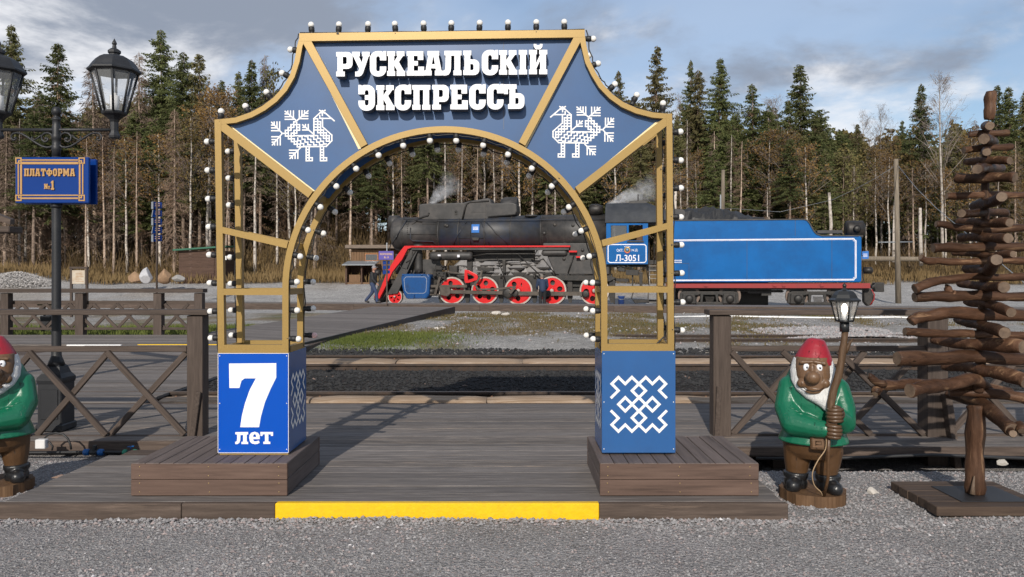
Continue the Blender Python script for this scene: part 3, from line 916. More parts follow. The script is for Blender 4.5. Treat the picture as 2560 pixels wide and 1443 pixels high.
# cross tubes between the two frames
for (px, py) in ((549, 575), (549, 730), (548, 310), (713, 612), (713, 730), (714, 875), (553, 875), (776, 487), (908, 366), (1305, 360), (1443, 478),
                 (1677, 565), (1678, 724), (1672, 293), (1511, 608), (1512, 724), (1512, 869), (1679, 869), (757, 95), (1455, 86)):
    a = P(px, py, GD0)
    MB().box(a.x-.022, a.x+.022, GD0+GT+.006, GDB-.003, a.z-.022, a.z+.022).build('cross_tube', M_gold, gate)
# blue panels, front and rear
trap = [(772, 92), (1440, 84), (1308, 350)] + arcpts(61.0, 119.0, 403, 24) + [(905, 360)]
trap = [(772, 92), (1440, 84)] + arcpts(62.2, 118.2, 400, 24)
dl = [(757, 95)] + [(p[0]+9, p[1]+3) for p in ARCL[1:-1]] + [(556, 307)] + [(778, 480)] + arcpts(143.4, 119.4, 400, 12)
dr = [(1452, 86)] + [(p[0]-9, p[1]+3) for p in ARCR[1:-1]] + [(1664, 296)] + [(1440, 472)] + arcpts(37.2, 60.8, 400, 12)
PB = GD0 + .050                 # front face of the panels
pxprism([trap], PB, PB+.006).build('sign_panel', M_panel, gate)
pxprism([dl], PB+.001, PB+.007).build('emblem_panel', M_panel, gate)
pxprism([dr], PB+.001, PB+.007).build('emblem_panel', M_panel, gate)
pxprism([trap], GDB-.010, GDB-.004).build('rear_panel', M_panel, gate)
pxprism([dl], GDB-.009, GDB-.003).build('rear_panel', M_panel, gate)
pxprism([dr], GDB-.009, GDB-.003).build('rear_panel', M_panel, gate)
pxprism([[(1258.6, 100), (1259.6, 100), (1259.6, 320), (1258.6, 320)]], PB-.0012, PB-.0002).build('panel_seam', M_letter_side, gate)

M_trim = mat('cream_trim', (.78, .66, .38), .35, var=.04)
for q in ([(763, 110), (766, 110), (903, 367), (893, 371)], [(566, 316), (573, 313), (783, 475), (775, 482)], [(1447, 101), (1450, 102), (1317, 366), (1311, 366)], [(1641, 303), (1654, 299), (1446, 469), (1437, 472)]):
    pxprism([q], PB-.004, PB-.0005).build('cream_edge_trim', M_trim, gate)
# ---- raised lettering
def A_(cx, cy, r, a0, a1, n=6):
    return [(cx + r*math.cos(math.radians(a0+(a1-a0)*i/n)), cy + r*math.sin(math.radians(a0+(a1-a0)*i/n))) for i in range(n+1)]
C_out = [(4.1, 6.4), (6.7, 6.4), (6.7, 10.2), (5.6, 10.2), (5.3, 9.8), (4.6, 10.2), (3.2, 10.2)] + A_(3.1, 7.1, 3.1, 92, 180) + A_(3.1, 2.9, 3.1, 180, 270) + [(3.7, -.2)] + A_(3.7, 2.8, 3.0, 272, 360) + [(6.7, 3.9), (4.1, 3.9), (4.1, 2.7), (3.9, 2.1), (3.35, 1.9), (2.8, 2.1), (2.6, 2.7), (2.6, 7.3), (2.8, 7.9), (3.35, 8.1), (3.9, 7.9), (4.1, 7.3)]
GL = {
 'Р': (6.8, [[(0,0),(3.5,0),(3.5,2),(2.7,2),(2.7,3.1),(4.6,3.1)] + A_(4.6,5.2,2.1,-90,0) + A_(4.6,7.9,2.1,0,90) + [(0,10),(0,8.1),(.5,8.1),(.5,2),(0,2)],
             [(2.7,5.1),(3.9,5.1),(4.3,5.5),(4.3,7.6),(3.9,8.0),(2.7,8.0)]]),
 'У': (7.2, [[(0,10),(0,8.1),(.5,8.1),(2.9,3.2),(2.75,2.4),(2.2,1.9),(1.3,1.9),(1.3,-.1),(2.9,-.1),(3.8,.3),(4.5,1.3),(6.8,8.1),(7.2,8.1),(7.2,10),(4.1,10),(4.1,8.1),(4.55,8.1),(3.95,5.6),(2.8,8.1),(3.2,8.1),(3.2,10)]]),
 'С': (7.0, [C_out]),
 'К': (7.4, [[(0,0),(3.3,0),(3.3,2),(2.9,2),(2.9,4.3),(4.2,2),(3.9,2),(3.9,0),(7.4,0),(7.4,2),(6.9,2),(4.8,5.7),(6.5,8.1),(7.1,8.1),(7.1,10),(3.9,10),(3.9,8.1),(4.3,8.1),(2.9,5.9),(2.9,8.1),(3.3,8.1),(3.3,10),(0,10),(0,8.1),(.5,8.1),(.5,2),(0,2)]]),
 'Е': (7.1, [[(0,0),(7.1,0),(7.1,3.7),(4.7,3.7),(4.7,2),(2.9,2),(2.9,4.1),(4.6,4.1),(4.6,6),(2.9,6),(2.9,8.1),(4.5,8.1),(4.5,6.4),(6.8,6.4),(6.8,10),(0,10),(0,8.1),(.5,8.1),(.5,2),(0,2)]]),
 'А': (7.6, [[(0,0),(3.1,0),(3.1,2),(2.7,2),(2.85,2.9),(4.7,2.9),(4.85,2),(4.4,2),(4.4,0),(7.6,0),(7.6,2),(7.1,2),(5.9,8.1),(6.2,8.1),(6.2,10),(1.4,10),(1.4,8.1),(1.7,8.1),(.6,2),(0,2)],
             [(3.2,4.6),(4.4,4.6),(3.95,7.4),(3.65,7.4)]]),
 'Л': (7.6, [[(0,-.1),(1.3,-.1),(2.4,.3),(3.1,1.5),(3.3,3.0),(3.4,8),(4.7,8),(4.7,2),(4.3,2),(4.3,0),(7.6,0),(7.6,2),(7.1,2),(7.1,8.1),(7.6,8.1),(7.6,10),(.6,10),(.6,8.1),(1.1,8.1),(1.0,2.6),(.6,1.9),(0,1.9)]]),
 'Ь': (6.7, [[(0,0),(4.4,0)] + A_(4.4,2.2,2.2,-90,0) + A_(4.4,4.2,2.2,0,90) + [(2.9,6.4),(2.9,8.1),(3.3,8.1),(3.3,10),(0,10),(0,8.1),(.5,8.1),(.5,2),(0,2)],
             [(2.9,2),(3.8,2),(4.2,2.4),(4.2,4.1),(3.8,4.5),(2.9,4.5)]]),
 'І': (3.4, [[(0,0),(3.4,0),(3.4,2),(2.9,2),(2.9,8.1),(3.4,8.1),(3.4,10),(0,10),(0,8.1),(.5,8.1),(.5,2),(0,2)]]),
 'Й': (7.5, [[(0,0),(3.3,0),(3.3,2),(2.9,2),(4.6,5.6),(4.6,2),(4.2,2),(4.2,0),(7.5,0),(7.5,2),(7.0,2),(7.0,8.1),(7.5,8.1),(7.5,10),(4.2,10),(4.2,8.1),(4.6,8.1),(2.9,4.5),(2.9,8.1),(3.3,8.1),(3.3,10),(0,10),(0,8.1),(.5,8.1),(.5,2),(0,2)]],
        [[(1.9,12.4),(3.0,12.4),(3.15,11.9),(4.35,11.9),(4.5,12.4),(5.6,12.4),(5.5,11.3),(4.9,10.4),(4.3,10.15),(3.2,10.15),(2.6,10.4),(2.0,11.3)]]),
 'Э': (6.7, [[(6.7-p[0], p[1]) for p in C_out[:-1]][0:0] + [(0,6.4),(0,10.2),(1.1,10.2),(1.4,9.8),(2.1,10.2),(3.5,10.2)] + A_(3.6,7.1,3.1,88,0) + A_(3.6,2.9,3.1,0,-90) + [(3.0,-.2)] + A_(3.0,2.8,3.0,-92,-180) + [(0,3.9),(2.6,3.9),(2.6,2.7),(2.8,2.1),(3.35,1.9),(3.9,2.1),(4.1,2.7),(4.1,4.2),(2.6,4.2),(2.6,6.1),(4.1,6.1),(4.1,7.3),(3.9,7.9),(3.35,8.1),(2.8,7.9),(2.6,7.3),(2.6,6.4)]]),
 'П': (7.3, [[(0,0),(3.3,0),(3.3,2),(2.9,2),(2.9,8),(4.4,8),(4.4,2),(4.0,2),(4.0,0),(7.3,0),(7.3,2),(6.8,2),(6.8,8.1),(7.3,8.1),(7.3,10),(0,10),(0,8.1),(.5,8.1),(.5,2),(0,2)]]),
 'Ъ': (8.4, [[(1.7,0),(6.2,0)] + A_(6.2,2.2,2.2,-90,0) + A_(6.2,4.2,2.2,0,90) + [(4.7,6.4),(4.7,8.1),(5.2,8.1),(5.2,10),(0,10),(0,6.0),(1.7,6.0),(1.7,8.0),(2.3,8.0),(2.3,2),(1.7,2)],
             [(4.7,2),(5.6,2),(6.0,2.4),(6.0,4.1),(5.6,4.5),(4.7,4.5)]]),
 'Т': (7.4, [[(1.9,0),(5.5,0),(5.5,2),(4.9,2),(4.9,8),(5.6,8),(5.6,6.2),(7.4,6.2),(7.4,10),(0,10),(0,6.2),(1.8,6.2),(1.8,8),(2.5,8),(2.5,2),(1.9,2)]]),
 'О': (6.8, [A_(3.4,7.0,3.2,0,180) + A_(3.4,3.0,3.2,180,360), A_(3.4,7.0,.95,0,180) + A_(3.4,3.0,.95,180,360)]),
 'Ф': (8.6, [[(2.7,0),(5.9,0),(5.9,1.3),(5.4,1.3),(5.4,1.9),(6.6,2)] + A_(6.6,4.0,2.0,-90,0) + A_(6.6,6.0,2.0,0,90) + [(5.4,8.1),(5.4,8.7),(5.9,8.7),(5.9,10),(2.7,10),(2.7,8.7),(3.2,8.7),(3.2,8.1),(2.0,8)] + A_(2.0,6.0,2.0,90,180) + A_(2.0,4.0,2.0,180,270) + [(3.2,1.9),(3.2,1.3),(2.7,1.3)],
             [(2.1,3.8),(3.2,3.6),(3.2,6.4),(2.1,6.2)], [(5.4,3.6),(6.5,3.8),(6.5,6.2),(5.4,6.4)]]),
 'М': (9.4, [[(0,0),(3.1,0),(3.1,2),(2.7,2),(2.7,5.6),(4.1,1.6),(5.3,1.6),(6.7,5.6),(6.7,2),(6.3,2),(6.3,0),(9.4,0),(9.4,2),(8.9,2),(8.9,8.1),(9.4,8.1),(9.4,10),(6.4,10),(4.7,5.6),(3.0,10),(0,10),(0,8.1),(.5,8.1),(.5,2),(0,2)]]),
 '№': (11.5, [[(0,0),(3.0,0),(3.0,1.8),(2.6,1.8),(2.6,5.0),(4.6,0),(6.6,0),(6.6,8.2),(7.0,8.2),(7.0,10),(4.2,10),(4.2,8.2),(4.6,8.2),(4.6,5.0),(2.6,10),(0,10),(0,8.2),(.5,8.2),(.5,1.8),(0,1.8)]],
        [A_(9.3,4.2,1.9,0,360,12)[:-1], A_(9.3,4.2,.8,0,360,8)[:-1]], [[(7.6,0),(11,0),(11,1.3),(7.6,1.3)]]),
 '3': (6.4, [[(0,6.6),(0,8.2),(1.0,9.5),(2.6,10.1),(4.2,10),(5.6,9.1),(6.2,7.6),(5.7,6.1),(4.8,5.3),(6.0,4.3),(6.4,2.7),(5.8,1.0),(4.4,0.1),(2.6,-.1),(1.0,.5),(0,1.8),(0,3.5),(2.3,3.5),(2.5,2.4),(3.3,2.0),(4.0,2.7),(3.8,4.0),(2.6,4.4),(2.0,4.4),(2.0,6.2),(2.8,6.2),(3.7,6.7),(3.8,7.6),(3.2,8.1),(2.5,7.8),(2.3,6.6)]]),
 '1': (4.4, [[(0,0),(4.4,0),(4.4,2),(3.5,2),(3.5,10),(2.2,10),(0,8.6),(0,6.8),(1.1,7.4),(1.1,2),(0,2)]]),
}
def glyph_polys(ch):
    g = GL[ch]
    return g[0], [ [l for l in grp] for grp in g[1:] ]
def letter(parent, ch, x, z, h, d0, d1, m_face, m_side, name='letter', hscale=1.0, shear=0.0):
    w, groups = glyph_polys(ch)
    k = h/10.0
    mb = MB()
    for grp in groups:
        loops = [[(x + p[0]*k*hscale, z + p[1]*k + shear*(x+p[0]*k)) for p in lp] for lp in grp]
        t = MB().prism(loops, d0, d1)
        nf = sum(len(l) for l in loops)
        mb.cur = 0
        for f in t.f:
            front = len(f) == 3 and all(t.v[i][1] == d0 for i in f)
            mb.cur = 0 if front else 1
            mb.add([t.v[i] for i in f], [tuple(range(len(f)))])
    o = mb.build(name, [m_face, m_side], parent, rel=None)
    return o
LF = GD0 - .045
def zx(zx_, y): return (820 + zx_/4.414, 90 + y/4.414)
LS = LF/F
for (txt, lefts, top, bot) in (('РУСКЕАЛЬСКІЙ', [90, 265, 462, 652, 868, 1060, 1268, 1492, 1697, 1888, 2105, 2217], (177, 153), (447, 423)),
                               ('ЭКСПРЕССЪ', [335, 532, 735, 930, 1150, 1350, 1558, 1755, 1940], (546, 534), (820, 805))):
    for i, (ch, lx) in enumerate(zip(txt, lefts)):
        t = i/(len(txt)-1)
        y0 = bot[0]*(1-t) + bot[1]*t; y1 = top[0]*(1-t) + top[1]*t
        px, py = zx(lx, y0)
        letter(gate, ch, (px-1280)*LS, EYE-(py-HOR)*LS, (y0-y1)/4.414*LS, LF, PB-.016, M_letter, M_letter_side, 'letter')
# ---- flat white print
def seg_print(name, parent, segs, w, f, eps=2e-5):
    """white strokes: segments in some 2D unit, mapped to the world by f(x, y, lift)"""
    mb = MB()
    for i, (a, b) in enumerate(segs):
        dx, dy = b[0]-a[0], b[1]-a[1]; l = math.hypot(dx, dy) or 1
        ux, uy = dx/l*w*.5, dy/l*w*.5; nx_, ny_ = -uy, ux
        q = [(a[0]-ux+nx_, a[1]-uy+ny_), (b[0]+ux+nx_, b[1]+uy+ny_), (b[0]+ux-nx_, b[1]+uy-ny_), (a[0]-ux-nx_, a[1]-uy-ny_)]
        mb.add([f(p[0], p[1], .0012 + eps*(i % 37)) for p in q], [(0, 3, 2, 1)])
    return mb.build(name, M_print, parent)
def pip(p, poly):
    c = False; j = len(poly)-1
    for i in range(len(poly)):
        if (poly[i][1] > p[1]) != (poly[j][1] > p[1]) and p[0] < (poly[j][0]-poly[i][0])*(p[1]-poly[i][1])/(poly[j][1]-poly[i][1])+poly[i][0]: c = not c
        j = i
    return c
BIRD = []
def bl(*pts):
    for a, b in zip(pts[:-1], pts[1:]): BIRD.append((a, b))
bl((735,415),(490,210)); bl((735,415),(980,200)); bl((430,683),(200,445)); bl((430,683),(215,930)); bl((430,683),(490,683)); bl((830,975),(595,1220)); bl((1105,705),(865,500))
for y, x0, x1 in ((265,490,550),(325,490,620),(382,490,690),(505,200,255),(565,200,312),(625,200,375),(555,872,925),(610,865,990)): bl((x0,y),(x1,y))
for y, x0, x1 in ((255,975,915),(312,975,855),(368,975,795)): bl((x0,y),(x1,y))
for y, x0, x1 in ((755,205,385),(815,210,322),(870,212,265),(1043,585,765),(1103,585,700),(1160,588,640)): bl((x0,y),(x1,y))
for x, y0, y1 in ((547,205,268),(605,205,318),(668,205,365),(905,200,262),(850,200,315),(793,200,372),(255,440,500),(315,440,555),(372,440,615),(385,930,752),(325,930,812),(265,930,868),(762,1218,1045),(702,1218,1103),(645,1218,1160),(925,495,552),(985,495,605)): bl((x,y0),(x,y1))
BODY = [(1105,365),(1240,240),(1340,240),(1400,300),(1480,362),(1290,362),(1290,540),(1490,720),(1490,840),(1370,960),(830,970),(700,740),(1105,728)]
bl((1105,735),(1105,365),(1240,240),(1340,240),(1540,412)); bl((1480,362),(1240,362)); bl((1290,362),(1290,540),(1490,720),(1490,840),(1370,962),(830,970)); bl((690,733),(1105,727))
bl((1228,190),(1340,250)); bl((1345,190),(1232,250)); bl((1286,196),(1286,300))
for x0, x1, xf in ((940,1004,1072),(1246,1312,1378)):
    bl((x0,975),(x0,1270),(xf,1268),(xf,1205),(x1,1205),(x1,975))
    for y in (1030,1090,1148,1205): bl((x0,y),(x1,y))
    bl((x1,1205),(x1,1268))
for (x, y) in ((1125,430),(1125,550),(1125,370),(1125,610),(1170,300),(790,750),(915,750),(1040,750),(1125,730),(1125,490),(700,780)):
    q = (x, y)
    for k in range(16):
        r = (q[0]+62, q[1]) if k % 2 == 0 else (q[0], q[1]+60)
        if pip(q, BODY) and pip(r, BODY): bl(q, r)
        q = r
for (x, y) in ((705,465),(645,525),(768,525),(768,585),(585,588),(525,648),(710,648),(650,708),(528,710),(590,770),(655,828),(715,885),(780,942)):
    h = 31; bl((x-h,y-h),(x+h,y-h),(x+h,y+h),(x-h,y+h),(x-h,y-h))
def bird_left(x, y, lift):
    px, py = 650 + x/8.49, 250 + y/8.49
    d = PB + .001 - lift; return P(px, py, GD0) + Vector((0, d-GD0, 0))
def bird_right(x, y, lift):
    px, py = 650 + x/8.49, 250 + y/8.49
    px = 1379 + (830 - px)*1.005; py = py - 9.5
    d = PB + .001 - lift; return P(px, py, GD0) + Vector((0, d-GD0, 0))
seg_print('bird_emblem', gate, BIRD, 27, bird_left)
b2 = [((a[0], a[1]), (b[0], b[1])) for a, b in BIRD]
def bird_right_f(x, y, lift): return bird_right(x, y, lift)
mb = seg_print('bird_emblem', gate, b2, 27, bird_right_f)
me = mb.data
me.flip_normals()
# ---- pillar boxes
BXD = 5.872
def pillar(px0, px1, py0, py1, dx, m_front, name):
    x0, x1 = X(px0, GD0), X(px1, GD0); z0, z1 = Z(py1, GD0), Z(py0, GD0)
    t = MB().box(x0+.004, x1-.004, GD0+.004, BXD-.004, z0, z1-.006).build(name, M_boxblue, gate)
    MB().cbox(x0, x1, GD0-.002, GD0+.0035, z0+.004, z1, .001).build('front_panel', m_front, t)
    for xx in (x0-.0005, x1-.0035):
        MB().cbox(xx, xx+.004, GD0+.0045, BXD, z0+.004, z1, .001).build('side_panel', M_boxblue, t)
    MB().cbox(x0+.01, x1-.01, GD0+.05, BXD-.05, z1+.004, z1+.009, .001).build('top_plate', M_boxblue, t)
    MB().box(x0+.03, x1-.03, GD0+.047, GD0+.049, z1+.007, z1+.014).build('plate_edge', M_print, t)
    for px in (x0+.014, x1-.014):
        for z in (z0+.03, (z0+z1)/2, z1-.02):
            MB().sphere((px, GD0-.003, z), .0042, 8, 4).build('bolt', M_print, t)
    return t, x0, x1, z0, z1
pl, lx0, lx1, lz0, lz1 = pillar(545, 722, 883, 1134, 0, M_bright, 'pillar_box')
pr, rx0, rx1, rz0, rz1 = pillar(1505, 1688.5, 877.5, 1133, 0, M_boxblue, 'pillar_box')
MB().box(lx0+.012, lx1-.004, GD0+.002, GD0+.03, lz0-.010, lz0-.001).build('gold_foot', M_gold, gate)
for (a, b, c, d_) in ((lx0, lx1, lz1-.003, lz1), (lx0, lx0+.003, lz0+.004, lz1-.003), (lx1-.003, lx1, lz0+.004, lz1-.003), (lx0, lx1, lz0+.004, lz0+.0075)):
    MB().box(a, b, GD0-.0045, GD0-.0025, c, d_).build('white_edging', M_print, pl)
ORN = []
base = [(222,735),(297,660),(222,585),(297,510),(374,585),(449,510),(527,585)]
for fx in (lambda p: p, lambda p: (1054-p[0], p[1])):
    for fy in (lambda p: p, lambda p: (p[0], 1630-p[1])):
        q = [fy(fx(p)) for p in base]
        ORN += list(zip(q[:-1], q[1:]))
for cx, cy in ((527,662),(374,815),(527,815),(680,815),(527,967)):
    q = [(cx,cy-77),(cx+77,cy),(cx,cy+77),(cx-77,cy),(cx,cy-77)]
    ORN += list(zip(q[:-1], q[1:]))
def orn_front(x, y, lift):
    px, py = 1596.9 + (x-527)/4.508, 1010.8 + (y-815)/4.508
    return P(px, py, GD0) + Vector((0, -.0022-lift, 0))
seg_print('white_ornament', pr, ORN, 30, orn_front)
zc_ = Z(1008, GD0)
def orn_side(xs, sg):
    def f(x, y, lift):
        d = (GD0+BXD)/2 + (x-527)/4.508*S*.90*sg
        return Vector((xs + (lift)*(1 if sg > 0 else -1), d, zc_ - (y-815)/4.508*S))
    return f
seg_print('white_ornament', pl, ORN, 30, orn_side(lx1+.001, 1))
o = seg_print('white_ornament', pr, ORN, 30, orn_side(rx0-.001, -1))
def flat_poly(name, parent, loops, d, m, th=.0015):
    pts = [[((x-1280)*S, EYE-(y-HOR)*S) for x, y in lp] for lp in loops]
    return MB().prism(pts, d-th, d).build(name, m, parent)
flat_poly('numeral', pl, [[(573,909),(691,908),(691,944),(677,972),(663,1005),(653,1040),(648,1068),(601,1068),(605,1040),(613,1008),(625,974),(640,946),(612,946),(604,952),(599,970),(574,970)]], GD0-.0022, M_print)
def ztx(lp): return [(540+x/6.56, 1040+y/6.56) for x, y in lp]
flat_poly('letter', pl, [ztx([(320,265),(530,262),(530,300),(507,305),(507,420),(530,425),(530,460),(420,460),(420,425),(447,418),(447,312),(405,312),(400,400),(385,440),(355,460),(318,460),(318,425),(340,415),(348,390),(350,305),(320,300)])], GD0-.0022, M_print)
flat_poly('letter', pl, [ztx([(548,365),(552,315),(580,275),(635,258),(690,275),(718,315),(720,380),(612,380),(618,402),(632,415),(660,415),(705,402),(718,440),(680,458),(640,462),(590,450),(560,420)]), ztx([(612,345),(662,345),(655,308),(637,297),(618,308)])], GD0-.0022, M_print)
flat_poly('letter', pl, [ztx([(730,262),(938,262),(938,325),(905,327),(897,300),(862,300),(862,418),(893,422),(893,458),(778,458),(778,422),(805,418),(805,300),(770,300),(762,327),(732,327)])], GD0-.0022, M_print)

# ---- bulbs: socket and globe along +z, instanced as objects
sk = MB().lathe([(.0001, 0), (.0195, 0.0005), (.0195, .006), (.018, .010), (.0185, .030), (.0215, .033), (.0215, .058), (.0185, .062), (.0145, .066)], 12)
SOCK = sk.mesh('bulb_socket', M_sock)
gb = MB().sphere((0, 0, .078), .0225, 14, 10)
GLOB = gb.mesh('bulb_globe', M_bulb); GLOBP = gb.mesh('bulb_globe_pink', M_bulbp)
gl = wloc(gate)
def bulb(px, py, d, ang, mesh=None):
    """globe centre at photo point (front-plane pixels) in plane d; ang = direction of the bulb in the picture plane (degrees, 0 = right, 90 = up)"""
    ang += rnd.uniform(-5, 5)
    c = P(px, py, GD0); c.y = d
    dr = Vector((math.cos(math.radians(ang)), rnd.uniform(-.12, .06), math.sin(math.radians(ang)))).normalized()
    base = c - dr*.078
    q = Vector((0, 0, 1)).rotation_difference(dr).to_euler()
    g = link('bulb', mesh or GLOB, gate, base - gl, q)
    s = link('socket', SOCK, g)
    return g
BF, BB = GD0+.022, GDB+.022
for y in (353, 425, 497, 567, 637, 708, 779, 846): 
    x = 515 + (y-353)*.0185
    bulb(x, y, BF, 180); bulb(x+3, y+3, BB, 180)
for (x, y) in ((1702.7,328),(1703.5,400),(1704,469.6),(1704,542.6),(1705,612),(1705.8,683),(1708,756),(1707,826.6)):
    bulb(x, y, BF, 0); bulb(x, y+4, BB, 0)
for (x, y) in ((744,848.5),(740.6,776.5),(740,705),(748,641),(768,575),(799,517.3),(839,465),(888.7,421),(945,387),(1007,363),(1074,350.5),(1140,350.5),(1207.5,362),(1270,385),(1329.8,420),(1380,464.6),(1423,517.4),(1454,577),(1474.3,641),(1482.6,707),(1483,778),(1483.7,848.7)):
    a = 0 if (x < 760 and y > 700) else (180 if (x > 1470 and y > 700) else math.degrees(math.atan2(-(ACY-y), ACX-x)))
    bulb(x, y, BF, a); bulb(x + (6 if x < 1112 else -4), y+1, BB, a, GLOBP if (y > 840 and x < 1000) else None)
for (x, y, a) in ((724,122,172),(703,181,150),(664,229,128),(611,264,113),(550,277,90),(1484,95,2),(1496,157,22),(1538,209,48),(1593,236,66),(1659,257,88)):
    bulb(x, y, BF, a); bulb(x + 2, y+4, BB, a)
for i, x in enumerate((776,846,919,986,1058,1128,1199,1270,1341,1411)):
    bulb(x, 60 - i*.8, BF, 90)
# ---- cables between the sockets
def cable(pts, d, r=.0045, wob=.012):
    q = []
    for i in range(len(pts)-1):
        a, b = Vector(P(*pts[i], GD0)), Vector(P(*pts[i+1], GD0))
        for k in range(4):
            t = k/4
            v = a.lerp(b, t); v.y = d + rnd.uniform(-.004, .004)
            v.x += math.sin(t*PI)*rnd.uniform(-wob, wob); v.z += -abs(math.sin(t*PI))*rnd.uniform(0, wob)
            q.append(v)
    v = Vector(P(*pts[-1], GD0)); v.y = d; q.append(v)
    MB().tube(q, r, 5).build('bulb_cable', M_cable, gate)
for dd in (BF, BB):
    cable([(721+.5, 880), (721.5, 800), (722, 720)] + [(ACX + 388*math.cos(math.radians(t)), ACY - 388*math.sin(math.radians(t))) for t in range(176, 3, -9)] + [(1503, 722), (1503, 800), (1503, 878)], dd)
    cable([(542, 880), (540, 780), (538, 640), (536, 500), (534, 360), (534, 300)], dd)
    cable([(1687, 880), (1687, 760), (1686, 640), (1685, 500), (1683, 360), (1682, 284)], dd)
    cable([(745, 82)] + ARCL[1:-1], dd); cable([(1466, 73)] + ARCR[1:-1], dd)
cable([(748, 80), (1000, 77), (1200, 75), (1462, 71)], BF, wob=.008)
a = P(1646, 866, GDB)
MB().tube([P(1668, 740, GDB), P(1671, 800, GDB-.02), P(1662, 840, GDB-.05), P(1640, 862, GDB-.1)], .006, 6).build('bulb_cable', M_cable, gate)
# ------------------------------------------------------------------ the train
M_loco = mat('sooty_black_paint', (0.028, 0.027, 0.027), 0.55, var=0.45, scale=2.2, bmp=0.22, bscale=7, dirt=(0.068, 0.060, 0.055), dscale=2.0, damt=0.8)
M_locoblue = mat('blued_boiler_plate', (0.028, 0.028, 0.030), 0.52, var=0.5, scale=2.0, bmp=0.2, bscale=7, dirt=(0.012, 0.030, 0.070), dscale=0.8, damt=0.6)
M_iron = mat('greasy_iron', (0.018, 0.017, 0.016), 0.5, 0.2, var=0.5, scale=7, bmp=0.3, dirt=(0.06, 0.045, 0.035), dscale=4, damt=.5)
M_rod = mat('oily_steel_rod', (0.10, 0.085, 0.072), 0.42, 0.6, var=0.3, scale=5, dirt=(0.03, 0.022, 0.018), dscale=4)
M_red = mat('red_loco_paint', (0.60, 0.012, 0.014), 0.28, var=0.12, scale=3, dirt=(0.20, 0.01, 0.01), dscale=3, damt=.45)
M_dullred = mat('dull_red_paint', (0.27, 0.014, 0.014), 0.55, var=0.2, scale=3, dirt=(0.10, 0.02, 0.02), dscale=3, damt=.6)
M_tyre = mat('white_wheel_tyre', (0.42, 0.37, 0.33), 0.6, var=0.15, scale=5, dirt=(0.2, 0.15, 0.12), dscale=4, damt=.6)
M_tblue = mat('tender_blue_paint', (0.001, 0.105, 0.34), 0.27, var=0.14, scale=0.9, dirt=(0.006, 0.052, 0.17), dscale=.55, damt=.6, spec=.3)
M_cblue = mat('cylinder_blue_paint', (0.006, 0.065, 0.22), 0.3, var=0.25, scale=2, dirt=(0.015, 0.02, 0.03), dscale=2, damt=.8)
M_lining = mat('white_lining', (0.72, 0.72, 0.78), 0.5)
M_dark = mat('cab_interior_soot', (0.006, 0.006, 0.006), 0.9)
M_coalheap = mat('coal_heap_surface', (0.02, 0.02, 0.021), 0.5, var=.6, scale=20)
def glassmat(name, tint, rough=.05, alpha=.35):
    m, nt, b = _nodes(name)
    b.inputs['Base Color'].default_value = tint + (1,); b.inputs['Roughness'].default_value = rough
    b.inputs['Alpha'].default_value = alpha
    return m
M_winglass = glassmat('dusty_window_glass', (0.10, 0.11, 0.12), .1, .75)

TO = Vector((X(985, 40.0), 40.0, 0.12))
tc_, ts_ = math.cos(TA), math.sin(TA)
def T(px, py, n=0.0):
    k = (px-1280)/F
    u = (k*(TO.y + n*tc_) - TO.x - n*ts_)/(tc_ + k*ts_)
    d = TO.y - u*ts_ + n*tc_
    return Vector((u, n, EYE - (py-HOR)*d/F - TO.z))
def L6(x, y, n=0.0): return T(840 + x/3.657, 460 + y/3.657, n)
def L7(x, y, n=0.0): return T(1460 + x/3.2, 480 + y/3.2, n)
loco = thing('steam_locomotive', 'black and blue steam locomotive with red wheels and white tyres', 'locomotive', TO, rz=-TA)
tend = thing('coal_tender', 'long blue coal tender with white lining and red frame', 'tender', TO + EU*0, rz=-TA)
def lb(mb, name, m, parent=None, bevel=0, seg=2):
    o = mb.build(name, m, parent or loco, local=True)
    if bevel:
        b = o.modifiers.new('edge', 'BEVEL'); b.width = bevel; b.segments = seg; b.limit_method = 'ANGLE'; b.angle_limit = math.radians(35)
    return o
def outl(pts, f, n): return [(lambda q: (q.x, q.z))(f(x, y, n)) for x, y in pts]
def plate(loops, f, n0, n1): return MB().prism([outl(l, f, n0) for l in loops], n0, n1)
CN = 0.83
# boiler
c0 = L6(548, 450, CN); c1 = L6(2490, 450, CN); zt = L6(1000, 302, CN).z; zb_ = 2.86
R = (zt - zb_)/2; zc0 = (zt + zb_)/2
u0, u1 = c0.x, c1.x
usm = L6(970, 0, CN).x
def ring(mb, ua, ub, r0, r1=None, n=40, z=None):
    r1 = r1 or r0
    return mb.lathe([(r0, ua), (r1, ub)], n, (0, CN, z or zc0), 'X')
lb(MB().lathe([(R*.55, u0-.10), (R*.86, u0-.06), (R*.97, u0+.02), (R, u0+.14), (R, usm)], 44, (0, CN, zc0), 'X'), 'smokebox', M_loco)
lb(ring(MB(), usm, L6(1890, 0, CN).x, R+.012), 'boiler_barrel', M_locoblue)
lb(ring(MB(), L6(1890, 0, CN).x, u1, R+.03), 'firebox_shell', M_loco)
for zx6 in (640, 970, 1150, 1385, 1620, 1890, 2110, 2290):
    u = L6(zx6, 0, CN).x
    lb(ring(MB(), u-.025, u+.025, R+.042), 'boiler_band', M_loco)
fb = [(1890, 560), (1990, 800), (2000, 830), (2500, 830), (2500, 540), (1890, 540)]
lb(plate([fb], L6, -.02, 1.68), 'firebox', M_loco, bevel=.05)
